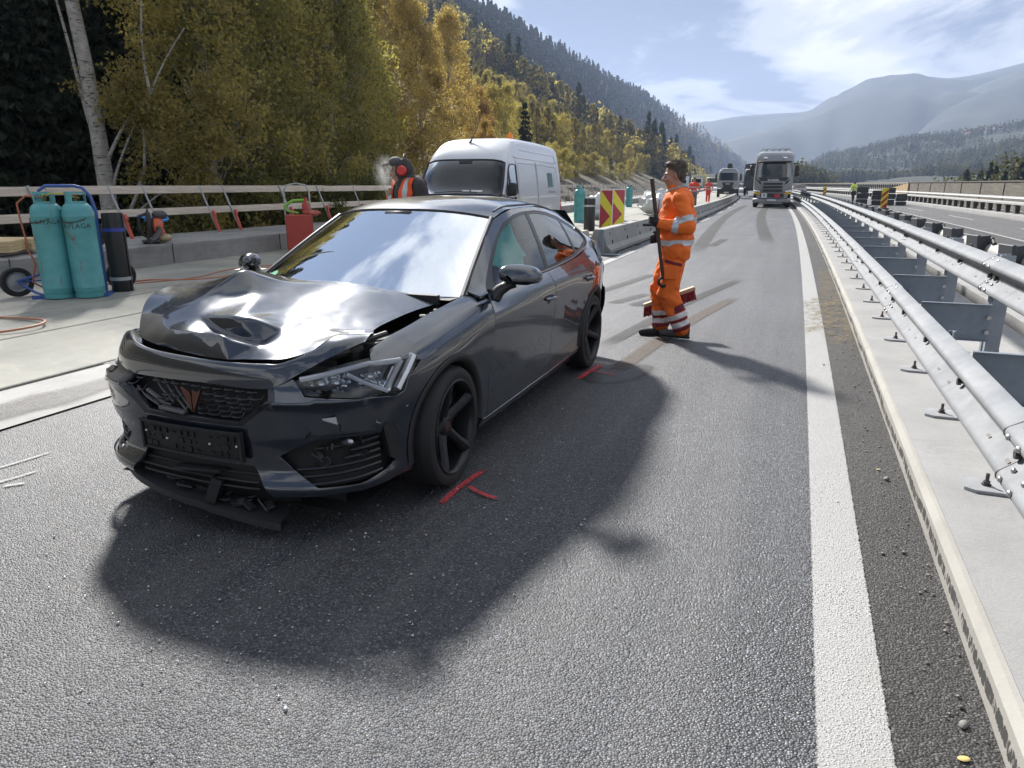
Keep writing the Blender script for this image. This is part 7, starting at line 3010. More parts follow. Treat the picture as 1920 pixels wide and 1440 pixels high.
# curved steel bracket and second, lower grip near the waist
mb = MB().tube(curve_pts([(-.105, -.20, .66), (-.14, -.21, .62), (-.13, -.21, .575), (-.085, -.20, .56), (-.05, -.17, .585)], 14), .016, 8)
mb.build('hook_end', TRIM, broom)
stick2 = [Vector((-.02, .10, 1.02)), Vector((.02, .12, .45))]
MB().tube(stick2, .014, 8).build('lower_shaft', STICK, broom)
bh = MB()
hx0, hx1 = Vector((-.26, .10, .31)), Vector((.26, .16, .50))
dirb = (hx1 - hx0).normalized()
bh.box((hx0 + hx1) / 2, ((hx1 - hx0).length, .075, .038), ry=-math.asin(dirb.z), rz=math.atan2(dirb.y, dirb.x), bev=.006)
bh.build('head', simple('broom_wood', (.50, .36, .24), .7), broom, smooth=False)
mb = MB()
rr = random.Random(12)
for i in range(46):
    for j in range(4):
        t_ = (i + .5) / 46
        c0 = hx0.lerp(hx1, t_) + Vector((0, -.028 + .019 * j, -.018))
        tip = c0 + Vector((rr.uniform(-.016, .016) + .035 * (dirb.z), rr.uniform(-.012, .012), -.10 + rr.uniform(-.008, .008)))
        mb.tube([c0, tip], [.0062, .0075], 5)
mb.build('bristles', simple('bristle_red', (.22, .018, .025), .75, 0, .4, 40), broom)['kind'] = 'stuff'

# ------------------------------------------------ worker smoking behind the car
p2 = thing('person', 'person in grey hood, cap, red ear defenders and orange vest smoking beside the van', 'person', (-4.28, 7.55, 0), rad(56))
p2.scale = (1.09, 1.09, 1.09)
hd = [('ell', (0, 0, 1.30), (.16, .235, .22)), ('ell', (0, 0, 1.05), (.16, .21, .26)), ('cap', (0, -.2, 1.42), (0, .2, 1.42), .085, .085), ('cap', (0, 0, 1.44), (-.035, 0, 1.52), .09, .09),
      ('ell', (-.05, 0, 1.565), (.106, .098, .120)), ('cap', (.0, -.235, 1.40), (.07, -.30, 1.12), .082, .066), ('cap', (.07, -.30, 1.12), (-.17, -.22, 1.18), .062, .048),
      ('cap', (.0, .235, 1.40), (.04, .30, 1.10), .082, .066), ('cap', (.04, .30, 1.10), (-.12, .20, 1.28), .062, .048)]
hoody = blobs_mesh('hoodie', hd, .016, GREYF, p2, 5)
wrinkle(hoody, .008, 10, 1.0, 4)
tp = [('ell', (0, 0, .92), (.15, .19, .14)), ('cap', (0, -.10, .88), (-.02, -.11, .50), .11, .09), ('cap', (-.02, -.11, .5), (.02, -.11, .12), .09, .075), ('cap', (0, .10, .88), (-.04, .11, .5), .11, .09), ('cap', (-.04, .11, .5), (0, .11, .12), .09, .075)]
blobs_mesh('trousers', tp, .018, simple('trousers_dark', (.03, .03, .035), .9), p2, 5)
shoe(p2, (.06, -.11, .0), (-1, 0, 0), SHOEB)
shoe(p2, (.04, .11, .0), (-1, 0, 0), SHOEB)
make_head(p2, (-.085, .03, 1.545), rad(-118), rad(8), .95, hair=False)
refine(hoody)
vo = tape_from(hoody, 'vest', lambda p: .80 < p.z < 1.475 and abs(p.y) < .235 and not (abs(p.y) < .05 + .09 * (p.z - 1.1) and p.x < -.05) and not on_limb(p, Vector((.0, -.235, 1.40)), Vector((.07, -.30, 1.12)), .18, 2, .1) and not on_limb(p, Vector((.07, -.30, 1.12)), Vector((-.17, -.22, 1.18)), -.2, 1.4, .075), HV_V, p2, .012)
tape_from(vo, 'vest_tape', lambda p: (abs(abs(p.y) - .15) < .027 and p.z > 1.0) or 1.18 < p.z < 1.235, REFL, vo, .004)
mb = MB()
mb.ball((-.075, 0, 1.735), (.075, .095, .055), 16, 8)
mb.build('cap', simple('cap_grey', (.09, .09, .095), .85), p2)
mb = MB()
mb.add([(-.13, -.075, 1.725), (-.13, .075, 1.725), (-.215, .055, 1.705), (-.235, 0, 1.70), (-.215, -.055, 1.705), (-.13, -.075, 1.715), (-.13, .075, 1.715), (-.215, .055, 1.695), (-.235, 0, 1.69), (-.215, -.055, 1.695)],
       [(0, 1, 2, 3, 4), (9, 8, 7, 6, 5), (0, 4, 9, 5), (4, 3, 8, 9), (3, 2, 7, 8), (2, 1, 6, 7)])
mb.build('cap_peak', simple('cap_peak_grey', (.22, .22, .22), .8), p2, smooth=False)
for sd in (-1, 1):
    mb = MB().lathe([(0, 0), (.045, 0), (.052, .012), (.05, .03), (.038, .042), (0, .042)], (0, sd * .105 if sd > 0 else -.105, 1.645), 18, 'Y')
    if sd < 0:
        mb.v = [(x, -.210 - y, z) for x, y, z in mb.v]
    mb.build('ear_defender', simple('defender_red', (.65, .04, .03), .4), p2)
mb = MB().tube([(.01, -.13, 1.66), (.02, -.115, 1.74), (.02, -.06, 1.795), (.02, 0, 1.81), (.02, .06, 1.795), (.02, .115, 1.74), (.01, .13, 1.66)], .008, 6)
mb.build('headband', TRIM, p2)
hand(p2, (-.13, .20, 1.29), (-.4, -.5, .75), (0, -.7, .6), (-.6, .5, .5), .6, .95, SKIN, 'hand')
hand(p2, (-.18, -.22, 1.18), (-1, .1, -.2), (0, 0, 1), (-.1, -1, 0), .7, .95, SKIN, 'hand')
MB().tube([(-.155, .02, 1.575), (-.235, .03, 1.57)], .0045, 6).build('cigarette', simple('paper', (.7, .7, .68), .7), p2)
for o in p2.children:
    if o.name.split('.')[0] in ('cap', 'cap_peak', 'ear_defender', 'headband', 'cigarette'):
        Rz = Matrix.Rotation(rad(-33), 3, 'Z')
        cc = Vector((.0, 0, 0))
        o.rotation_euler = (0, 0, rad(-33))
        o.location = cc - Rz @ cc + Vector((-.055, .012, -.088))
# breath of smoke in front of his face
sm = bpy.data.objects.new('smoke', MB().ball((0, 0, 0), 1.0, 20, 12).mesh('smoke', None if False else simple('x_smoke', (1, 1, 1))))
COL.objects.link(sm)
sm.location = (-4.53, 7.46, 1.68)
sm.scale = (.17, .16, .24)
tag(sm, 'thin puff of cigarette smoke in front of the person with ear defenders', 'smoke', kind='stuff')
t = NT('smoke')
t.nt.nodes.remove(t.b)
vs_ = t.N('ShaderNodeVolumePrincipled')
vs_.inputs['Color'].default_value = (.95, .95, .97, 1)
vs_.inputs['Anisotropy'].default_value = .2
cv = t.coord('Object')
ln = t.N('ShaderNodeVectorMath', operation='LENGTH'); t.L(cv, ln.inputs[0])
fall = t.ramp(ln.outputs['Value'], (.2, 1.0), (1.0, 0.0), interp='EASE')
dn = t.ramp(t.noise(t.map(cv, (1.2, 1.2, .9)), 2.2, 5, .6, 1.0), (.42, 0.0), (.68, 1.0))
t.L(t.math('MULTIPLY', t.math('MULTIPLY', fall, dn), 9.0), vs_.inputs['Density'])
t.L(vs_.outputs[0], t.out.inputs['Volume'])
sm.data.materials.clear()
sm.data.materials.append(t.mat)

# ------------------------------------------------ workers in the distance
def far_worker(label, loc, rz, top, legs, hair=True, stride=.12, vest=None):
    t = thing('person', label, 'person', loc, rz)
    b = [('ell', (0, 0, 1.32), (.15, .22, .2)), ('ell', (0, 0, 1.08), (.14, .19, .24)), ('cap', (0, -.2, 1.42), (0, .2, 1.42), .08, .08), ('cap', (0, -.23, 1.4), (.08 * stride / .12, -.30, 1.12), .075, .062), ('cap', (.08 * stride / .12, -.30, 1.12), (-.1, -.31, .95), .06, .05),
         ('cap', (0, .23, 1.4), (-.05, .30, 1.12), .075, .062), ('cap', (-.05, .30, 1.12), (-.16, .28, .98), .06, .05), ('cap', (0, 0, 1.42), (0, 0, 1.54), .065, .06)]
    j = blobs_mesh('jacket', b, .03, top, t, 4)
    l_ = [('ell', (0, 0, .9), (.14, .18, .14)), ('cap', (0, -.1, .88), (stride * .4, -.1, .5), .11, .085), ('cap', (stride * .4, -.1, .5), (stride, -.1, .08), .085, .07), ('cap', (0, .1, .88), (-stride * .7, .1, .5), .11, .085), ('cap', (-stride * .7, .1, .5), (-stride, .1, .08), .085, .07),
          ('cap', (stride, -.1, .05), (stride - .18, -.1, .04), .05, .04), ('cap', (-stride, .1, .05), (-stride - .18, .1, .04), .05, .04)]
    blobs_mesh('trousers', l_, .03, legs, t, 4)
    make_head(t, (-.02, 0, 1.62), rad(-90), 0, .98, hair)
    refine(j)
    tape_from(j, 'reflective_tape', lambda p: 1.0 < p.z < 1.06 or 1.2 < p.z < 1.26, REFL, j, .008)
    for s_ in (-1, 1):
        hand(t, (-.1 if s_ < 0 else -.16, s_ * .31, .96), (-.3, 0, -1), (-1, 0, 0), (0, s_, 0), .4, 1.0, SKIN, 'hand')
    return t


GREYT = simple('trousers_grey', (.16, .17, .16), .85)
far_worker('person in red-orange jacket and grey trousers walking on the deck, nearer of two', road_pt(-5.1, 43.0, DK), rad(75), HV_R, GREYT)
far_worker('person in red-orange overalls farther along the deck beside the crane truck', road_pt(-5.6, 60.0, DK), rad(100), HV_R, HV_R)
YEL = simple('jacket_yellow', (.62, .80, .06), .7)
far_worker('person in fluorescent yellow jacket and dark trousers on the far carriageway', road_pt(6.2, 72, 0), rad(-60), YEL, simple('trousers_dark', (.03, .03, .035), .9))
# ================================================================== TERRAIN AND TREES
def np_mesh(name, V, F, mat, tint=None, smooth=False):
    """mesh from arrays; F is (n, 3) or (n, 4)"""
    me = bpy.data.meshes.new(name)
    V = np.asarray(V, np.float32)
    F = np.asarray(F, np.int32)
    k = F.shape[1]
    me.vertices.add(len(V))
    me.vertices.foreach_set('co', V.ravel())
    me.loops.add(F.size)
    me.loops.foreach_set('vertex_index', F.ravel())
    me.polygons.add(len(F))
    me.polygons.foreach_set('loop_start', np.arange(0, F.size, k, dtype=np.int32))
    me.update(calc_edges=True)
    if smooth:
        me.polygons.foreach_set('use_smooth', np.ones(len(F), bool))
    if tint is not None:
        a = me.attributes.new('tint', 'FLOAT', 'POINT')
        a.data.foreach_set('value', np.asarray(tint, np.float32))
    for m in (mat if isinstance(mat, (list, tuple)) else [mat]):
        me.materials.append(m)
    return me


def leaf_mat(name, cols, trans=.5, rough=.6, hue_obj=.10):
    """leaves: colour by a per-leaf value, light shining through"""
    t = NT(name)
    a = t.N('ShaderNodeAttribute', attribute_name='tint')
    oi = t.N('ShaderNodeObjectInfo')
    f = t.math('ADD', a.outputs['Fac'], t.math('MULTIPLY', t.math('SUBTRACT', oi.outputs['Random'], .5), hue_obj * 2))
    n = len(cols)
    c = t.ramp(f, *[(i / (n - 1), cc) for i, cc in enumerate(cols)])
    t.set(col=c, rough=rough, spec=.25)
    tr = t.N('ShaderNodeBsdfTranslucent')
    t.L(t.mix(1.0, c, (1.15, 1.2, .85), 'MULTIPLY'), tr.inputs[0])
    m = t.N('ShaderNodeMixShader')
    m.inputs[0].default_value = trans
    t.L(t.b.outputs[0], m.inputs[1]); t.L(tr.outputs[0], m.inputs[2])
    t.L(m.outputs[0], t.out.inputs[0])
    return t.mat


LF_OLIVE = leaf_mat('leaves_olive', ((.078, .084, .036), (.15, .148, .055), (.235, .212, .074), (.35, .29, .095), (.46, .365, .115)), .5)
LF_GOLD = leaf_mat('leaves_gold', ((0.116, 0.103, 0.052), (0.223, 0.171, 0.073), (0.352, 0.251, 0.094), (0.468, 0.332, 0.114), (0.532, 0.411, 0.147)), .5)
LF_ORANGE = leaf_mat('leaves_orange', ((0.146, 0.096, 0.047), (0.272, 0.168, 0.067), (0.397, 0.241, 0.079), (0.481, 0.326, 0.103)), .5)
LF_YELLOW = leaf_mat('leaves_yellow', ((0.135, 0.123, 0.056), (0.283, 0.235, 0.079), (0.418, 0.326, 0.096), (0.491, 0.415, 0.144)), .5)
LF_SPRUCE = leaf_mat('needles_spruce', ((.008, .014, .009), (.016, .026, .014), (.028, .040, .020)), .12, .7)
LF_FARGRN = leaf_mat('needles_hazed', ((.028, .042, .032), (.045, .060, .042), (.062, .080, .050)), .2, .8)  # paler than the near needles: distance haze put into the colour
LF_DULL = leaf_mat('leaves_dull', ((.032, .040, .026), (.052, .060, .036), (.085, .086, .048), (.12, .11, .055)), .3, .8)
LF_LARCH = leaf_mat('needles_larch', ((.095, .09, .045), (.165, .145, .06), (.245, .20, .074), (.35, .265, .09)), .35, .7)
LF_SHRUB = leaf_mat('leaves_shrub', ((.058, .070, .033), (.11, .12, .048), (.18, .172, .062), (.27, .235, .08)), .5)
BARK_B = NT('bark_birch')
_v = BARK_B.coord()
_c = BARK_B.mix(BARK_B.ramp(BARK_B.noise(_v, 6, 6, .6), (.3, 0.), (.7, 1.)), (.26, .24, .21), (.46, .44, .40))
_s = BARK_B.ramp(BARK_B.noise(BARK_B.map(_v, (2.2, 2.2, 9)), 2.0, 5, .7, .6), (.55, 0.), (.63, 1.))
_c = BARK_B.mix(_s, _c, (.045, .036, .03))
BARK_B.set(col=_c, rough=.85)
BARK_B.bump(BARK_B.noise(_v, 30, 5), .3, .01)
BARK_B = BARK_B.mat
BARK_D = simple('bark_dark', (.06, .05, .042), .9, 0, .35, 8, bump=.5)


def quads_leaves(C, size, rng, flat=.5, aspect=1.5, droop=0.0):
    """one small quad leaf at every centre, randomly turned"""
    n = len(C)
    d = rng.normal(size=(n, 3))
    d[:, 2] -= droop
    d /= np.linalg.norm(d, axis=1)[:, None]
    e = rng.normal(size=(n, 3))
    e -= (e * d).sum(1)[:, None] * d
    e /= np.linalg.norm(e, axis=1)[:, None] + 1e-9
    s = size * rng.uniform(.6, 1.35, n)[:, None]
    a, b = d * s * aspect * .5, e * s * .5
    V = np.stack([C - a, C + b * .9 - a * .1, C + a, C - b * .9 - a * .1], 1).reshape(-1, 3)
    F = np.arange(n * 4).reshape(-1, 4)
    return V, F


def wobble_path(p, q, n, amp, rng):
    p, q = np.array(p, float), np.array(q, float)
    t = np.linspace(0, 1, n)[:, None]
    P = p + (q - p) * t
    off = rng.normal(size=(n, 3)) * amp
    off = np.cumsum(off, 0) * .5
    off -= off[0]
    off = off * np.sin(np.clip(t, 0, 1) * PI * .5 + .0)
    return P + off


def broadleaf(name, H, crown_r, crown_z0, nclus, nleaf, leaf, mat, seed, trunk_r=.14, bark=None, lean=(0, 0), clus_r=.7, droop=.6, weep=1.2, tone=(.15, .9), shape=1.0, multi=1, sun_tone=.18):
    """trunk mesh and crown mesh for a broadleaved tree (built once, shared by its copies)"""
    rng = np.random.default_rng(seed)
    tb = MB()
    trunks = []
    for k in range(multi):
        a = 2 * PI * k / multi + rng.uniform(0, 1)
        sp = 0 if multi == 1 else crown_r * .45
        top = np.array((lean[0] + sp * math.cos(a), lean[1] + sp * math.sin(a), H * rng.uniform(.90, .98)))
        P = wobble_path((.15 * k * (multi > 1), 0, -.6), top, 14, H * .006, rng)
        tr_ = trunk_r * (1 if multi == 1 else .7)
        tb.tube([Vector(p) for p in P], [tr_ * (1 - .93 * (i / 13)) ** .85 + .012 for i in range(14)], 9)
        trunks.append(P)
    C, T = [], []
    for k in range(nclus):
        u = rng.uniform(0, 1) ** .85
        z = lerp(crown_z0, H, u)
        prof = math.sin(PI * min(1, (u * .90 + .10)) ** (.75 * shape)) ** .6 if u < 1 else 0
        R = crown_r * max(.16, prof)
        a = rng.uniform(0, 2 * PI)
        rr = R * math.sqrt(rng.uniform(.12, 1))
        P = trunks[k % multi]
        i = int(np.clip((z * .86) / H * 13, 0, 12))
        base = P[i]
        c = np.array((P[min(i + 1, 13)][0] + rr * math.cos(a), P[min(i + 1, 13)][1] + rr * math.sin(a), z))
        if rng.uniform() < .55:
            Q = wobble_path(base, c, 5, .05, rng)
            tb.tube([Vector(q) for q in Q], [max(.006, trunk_r * .30 * (1 - u * .7) * (1 - .85 * j / 4)) for j in range(5)], 5, cap=False)
        m = int(nleaf / nclus * rng.uniform(.5, 1.6))
        g = rng.normal(size=(m, 3))
        g *= (rng.uniform(0, 1, m) ** .5 / (np.linalg.norm(g, axis=1) + 1e-6))[:, None]
        g = g * np.array((clus_r, clus_r, clus_r * .8)) * rng.uniform(.7, 1.4)
        g[:, 2] -= weep * rng.uniform(0, 1, m) ** 2 * rng.uniform(.2, 1)
        pts = c + g
        C.append(pts)
        base_t = rng.uniform(*tone)
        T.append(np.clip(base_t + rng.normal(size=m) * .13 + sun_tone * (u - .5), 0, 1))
    C, T = np.concatenate(C), np.concatenate(T)
    V, F = quads_leaves(C, leaf, rng, droop=droop)
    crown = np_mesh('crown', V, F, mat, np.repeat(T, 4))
    return tb.mesh('trunk', bark or BARK_B, True, 60), crown


def spruce(H, R, seed, mat, detail=1.0, bark=None):
    rng = np.random.default_rng(seed)
    tb = MB().tube([(0, 0, -.6), (0.05, 0, H * .5), (0, 0, H)], [H * .012 + .04, H * .007 + .02, .01], 7)
    C, D, S, T = [], [], [], []
    nw = int(H * 2.6 * detail)
    for i in range(nw):
        u = (i + rng.uniform(0, .8)) / nw
        z = lerp(H * .06, H * .985, u)
        L = R * (1 - u) ** .85 * rng.uniform(.75, 1.15) + .10
        nb = int(lerp(9, 4, u))
        a0 = rng.uniform(0, 6.3)
        for k in range(nb):
            a = a0 + 2 * PI * k / nb + rng.normal() * .25
            l = L * rng.uniform(.7, 1.15)
            m = max(2, int(l * 5 * detail))
            for j in range(m):
                t = (j + .7) / m
                w = .30 * l * (1.0 - .75 * t) + .10
                for sgn in (-1, 1):
                    rr = l * t
                    side = sgn * w * rng.uniform(.2, 1.0)
                    dz = -.34 * rr - .10 * rr * t + .13 * rr * t * t - abs(side) * .35
                    C.append((rr * math.cos(a) - side * math.sin(a), rr * math.sin(a) + side * math.cos(a), z + dz + rng.normal() * .04))
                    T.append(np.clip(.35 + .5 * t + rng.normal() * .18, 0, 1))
    C = np.array(C)
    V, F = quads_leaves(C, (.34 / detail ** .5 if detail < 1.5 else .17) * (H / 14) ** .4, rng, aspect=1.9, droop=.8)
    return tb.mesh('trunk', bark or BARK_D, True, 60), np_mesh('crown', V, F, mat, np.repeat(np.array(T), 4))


def plant(name, label, cat, meshes, loc, s=1.0, rz=0.0, group=None, sz=None):
    t = thing(name, label, cat, loc, rz, group)
    t.scale = (s, s, sz or s)
    obj('trunk', meshes[0], t)
    obj('crown', meshes[1], t)
    return t


# ---- the lie of the land
def hill_h(x, y):
    """ground height left of the motorway"""
    d = -x
    d += bend(min(y, 700)) * (1 - sstep(d, 70, 220))
    hc = itp(y, [-200, 300, 385, 490, 600, 720, 900, 3000], [58, 58, 48, 22, 6, -2, -3, -3])
    d *= 280 / itp(y, [0, 1000, 1500, 2200, 2900], [280, 280, 205, 108, 60])
    hb = itp(y, [-200, 1000, 1500, 2200, 2900], [140, 140, 100, 58, -6])
    if d < 18:
        h = -2.6
    elif d < 140:
        h = lerp(-2.6, hc, sstep(d, 14, 160) * .35 + .65 * (d - 18) / 122)
    else:
        h = lerp(hc, hb, min(1, (d - 140) / 140) ** .9)
        if d > 280:
            h = hb - (d - 280) * .06
    h += 5 * pnoise((x * .013, y * .009, 2)) * min(1, max(0, (d - 40) / 80)) + 1.2 * pnoise((x * .05, y * .05, 5))
    return h


def ground_mat(name, cols, scale=.03):
    t = NT(name)
    p = t.pos()
    n = t.noise(p, scale, 8, .65, .6)
    c = t.ramp(n, *[(.25 + .5 * i / (len(cols) - 1), cc) for i, cc in enumerate(cols)])
    f = t.noise(p, scale * 14, 6, .7)
    c = t.mix(t.ramp(f, (.35, .6), (.7, 0.0)), c, tuple(x * .35 for x in cols[0]))
    t.set(col=c, rough=.95)
    t.bump(f, .6, .5)
    return t.mat


FLOOR = ground_mat('forest_floor', ((.022, .020, .012), (.045, .036, .018), (.06, .045, .02)), .25)
HILLG = ground_mat('hill_wood', ((.035, .036, .018), (.075, .060, .025), (.11, .078, .03)), .02)
MTN = ground_mat('mountain_forest', ((.020, .030, .022), (.032, .042, .026), (.055, .058, .032)), .004)
MEAD = ground_mat('hill_meadow', ((.020, .030, .022), (.030, .040, .026), (.048, .054, .032)), .008)

yy_ = list(np.arange(-80, 200, 10)) + list(np.arange(200, 1000, 25)) + list(np.arange(1000, 2950, 75))
xx_ = [-13.0, -15, -18, -22, -27, -33, -40, -50, -62, -76, -92, -110, -130, -150, -175, -200, -230, -260, -290, -340, -420]
V = np.array([(x + bend(min(y, 700)) * (1 - sstep(-x, 70, 220)), y, hill_h(x + bend(min(y, 700)) * (1 - sstep(-x, 70, 220)), y)) for y in yy_ for x in xx_])
nx = len(xx_)
F = np.array([(i * nx + j, i * nx + j + 1, (i + 1) * nx + j + 1, (i + 1) * nx + j) for i in range(len(yy_) - 1) for j in range(nx - 1)])[:, ::-1]
o = obj('hillside', np_mesh('hillside', V, F, [FLOOR], None, True))
o['kind'] = 'structure'
o.data.materials.clear()
o.data.materials.append(HILLG)
# valley floor, one wide sheet
mb = MB()
mb.grid([[(x, y, -14.0) for x in (-1300, 0, 1500, 3100)] for y in (-300, 0, 2000, 4250)], flip=True)
mb.build('ground', ground_mat('valley_floor', ((.05, .06, .03), (.09, .095, .045), (.12, .11, .06)), .01), smooth=False)['kind'] = 'structure'


def ridge_mesh(name, prof, dist, base, depth, mat, rough, seed, azstep=.35):
    """a mountain: crest given as (azimuth from the road ahead, elevation) at a distance, sloping down to both sides"""
    az = np.arange(prof[0][0], prof[-1][0] + .01, azstep)
    rows = []
    nr = 14
    for a in az:
        el = smooth_itp(float(a), [p[0] for p in prof], [p[1] for p in prof])
        Hc = dist * math.tan(rad(el)) + CAM_H
        col = []
        for k in range(-nr, 5):
            r = dist + depth * (k / nr if k < 0 else k / nr * .8)
            f = 1 - (abs(k) / nr) ** 1.15 if k < 0 else 1 - .12 * k
            X_, Y_ = r * math.sin(rad(a)), r * math.cos(rad(a))
            spur = rough * (1.6 * pnoise((X_ * .0022 + seed, Y_ * .0022, seed)) + .8 * pnoise((X_ * .006, Y_ * .006, seed + 3)) + .3 * pnoise((X_ * .017, Y_ * .017, seed + 5)))
            h = lerp(base, Hc, max(0, f)) + spur * min(1, abs(k) / 3 + .10)
            col.append((r * math.sin(rad(a)), r * math.cos(rad(a)), h))
        rows.append(col)
    mb = MB().grid(rows)
    o = mb.build(name, mat, None, angle=180)
    o['kind'] = 'structure'
    return rows


ridge_mesh('mountain', [(-16, 3.0), (-11, 3.9), (-8.05, 4.15), (-4.3, 4.75), (-1, 4.85), (1.25, 5.45), (3.8, 6.5), (5.66, 6.8), (8, 6.55), (12.1, 7.2), (16, 8.2), (24, 8.6), (40, 8)], 3500, -20, 1900, MTN, 42, 2)
ridge_mesh('mountain', [(5, 2.4), (8, 5.2), (10.5, 6.3), (14, 7.6), (20, 9.2), (30, 9.8), (42, 9)], 2900, -20, 1300, MTN, 36, 9)
RH = ridge_mesh('hill', [(-2.5, -.3), (-1, .35), (.5, 1.0), (1.67, 1.75), (4, 2.15), (6.2, 2.55), (9, 2.8), (12.6, 3.4), (18, 3.9), (28, 4.2), (40, 4.0)], 1500, -14, 900, MEAD, 14, 5, .25)

# ---- tree models, each built once
birch_olive = [broadleaf('b', 15.5, 3.3, 2.2, 190, 30000, .105, LF_OLIVE, 31 + k, .15, None, (.3, .2), .75, .7, 1.5, (.25, .85), .9, 1 if k == 0 else 2) for k in range(2)]
birch_gold = [broadleaf('b', 14.5, 2.9, 1.6, 190, 26000, .105, LF_GOLD, 51 + k, .14, None, (.2, -.2), .65, .7, 1.3, (.3, .95), .85) for k in range(2)]
tree_yellow = broadleaf('b', 10.5, 2.6, .8, 130, 17000, .105, LF_YELLOW, 71, .12, None, (0, 0), .65, .7, 1.0, (.2, .9), .8, 2)
tree_orange = broadleaf('b', 9.5, 2.2, .8, 110, 14000, .10, LF_ORANGE, 77, .10, None, (0, 0), .6, .6, .9, (.2, .9), .8)
shrub = [broadleaf('b', 4.6, 1.9, .1, 80, 11000, .085, LF_SHRUB, 81 + k, .05, BARK_D, (.2, .1), .55, .5, .4, (.2, .9), .75, 3) for k in range(2)]
shrub_gold = broadleaf('b', 4.2, 1.8, .1, 70, 9000, .085, LF_YELLOW, 88, .05, BARK_D, (.2, .1), .5, .5, .4, (.1, .8), .75, 3)
spruce_big = [spruce(19, 3.3, 91 + k, LF_SPRUCE, 1.7) for k in range(2)]
spruce_small = spruce(9, 1.7, 97, LF_SPRUCE, 1.1)

# ---- the birch at the left: forked trunk, sparse ochre foliage in separate sprays
rng = np.random.default_rng(5)
tb = MB()
bx, by = -16.3, 13.5
T0 = [(0, 0, -2.4), (-.02, 0, .6), (-.05, .02, 1.6), (-.10, .05, 3.0), (-.22, .08, 4.4), (-.38, .10, 5.8), (-.50, .12, 7.2), (-.55, .15, 8.6), (-.6, .2, 11), (-.5, .2, 14)]
tb.tube([Vector(p) for p in T0], [.215, .205, .195, .18, .165, .15, .14, .12, .09, .02], 12)
limbs = [[(-.06, .02, 2.0), (-.3, .1, 2.6), (-.62, .2, 3.6), (-.95, .3, 4.9), (-1.2, .3, 6.2), (-1.5, .35, 7.6)],
         [(-.05, .02, 1.9), (.18, .1, 2.3), (.5, .2, 2.8), (.95, .3, 3.3), (1.4, .4, 3.5)],
         [(-.03, .02, 1.0), (.2, .1, 1.7), (.55, .2, 2.4), (.9, .25, 2.9)],
         [(-.10, .05, 3.2), (-.34, .1, 3.9), (-.42, .1, 4.4)],
         [(.0, .0, .2), (.5, .15, .9), (1.0, .3, 1.9), (1.15, .3, 2.8), (1.5, .3, 3.6), (2.1, .35, 4.4), (2.7, .4, 5.0)],
         [(-.4, .1, 6.0), (.1, .2, 6.6), (.7, .3, 6.9), (1.3, .3, 7.0)], [(-.5, .12, 7.3), (.0, .2, 7.9), (.8, .3, 8.2), (1.8, .4, 8.2)], [(1.5, .3, 3.6), (1.45, .3, 4.6), (1.6, .3, 5.6), (2.0, .3, 6.5)],
         [(.6, .2, .8), (1.4, .3, 1.3), (2.4, .5, 1.6), (3.3, .6, 2.2)]]
for k, L in enumerate(limbs):
    tb.tube([Vector(p) for p in curve_pts(L, 12)], list(np.linspace((.075, .06, .05, .05, .05, .05, .05, .04, .03)[k], .012, 13)), 7)
sprays = [((1.3, .3, 3.55), 1.0, 1500), ((.8, .25, 3.1), .6, 500), ((1.9, .35, 3.2), .7, 700), ((1.9, .3, 2.2), .7, 500), ((2.6, .4, 2.45), .8, 900), ((3.3, .5, 2.4), .7, 800), ((3.0, .4, 3.2), .8, 900), ((2.6, .4, 1.7), .5, 350), ((2.1, .35, 1.4), .4, 250),
          ((3.7, .5, 3.6), .8, 900), ((2.2, .4, 6.6), 1.0, 1200), ((3.0, .4, 6.3), 1.0, 1300), ((1.4, .3, 7.0), .9, 900), ((.4, .3, 7.1), .7, 600), ((-.4, .2, 7.2), .9, 700), ((-1.3, .3, 7.0), .6, 250), ((.3, .2, 6.2), .5, 260), ((1.0, .3, 5.9), .5, 260),
          ((3.9, .5, 6.0), .9, 1000), ((-.9, .3, 6.2), .4, 120), ((0.2, .3, 8.4), 1.3, 1200), ((2.0, .4, 8.2), 1.3, 1500), ((-1.6, .3, 8.2), 1.0, 500), ((.9, .2, 4.0), .5, 300), ((1.6, .3, 4.6), .5, 260), ((-.6, .1, 4.0), .3, 70), ((1.2, .2, 1.9), .4, 130)]
C, T = [], []
for c, r, m in sprays:
    kk = 9
    subs = rng.normal(size=(kk, 3)) * r * np.array((.52, .35, .40))
    for q in range(int(m * 1.5)):
        s_ = subs[rng.integers(kk)]
        C.append(np.array(c) + s_ + rng.normal(size=3) * np.array((.17, .17, .13)) * (r + .3))
        T.append(np.clip(rng.normal(.55, .18), 0, 1))
V, F = quads_leaves(np.array(C), .064, rng, droop=.4)
LF_OCHRE = leaf_mat('leaves_ochre', ((0.099, 0.099, 0.053), (0.198, 0.173, 0.068), (0.308, 0.246, 0.085), (0.408, 0.312, 0.094)), .5)
t = thing('birch_tree', 'forked pale birch trunk with sparse ochre leaves at the left edge', 'tree', (bx, by, 0))
obj('trunk', tb.mesh('trunk', BARK_B, True, 60), t)
obj('crown', np_mesh('crown', V, F, LF_OCHRE, np.repeat(np.array(T), 4)), t)


def at_az(az, d):
    """point on the ground at an azimuth from the road ahead (degrees, left negative) and a distance"""
    x, y = d * math.sin(rad(az)), d * math.cos(rad(az))
    return (x, y, max(-3.2, hill_h(x, y)))


# ---- near wood behind the railing
rr = random.Random(17)
ORD = ['leftmost', 'second', 'third', 'fourth', 'fifth', 'sixth', 'seventh', 'eighth', 'ninth', 'tenth', 'eleventh', 'twelfth', 'thirteenth', 'fourteenth', 'fifteenth', 'sixteenth', 'seventeenth', 'eighteenth', 'nineteenth', 'twentieth', 'twenty-first', 'twenty-second']


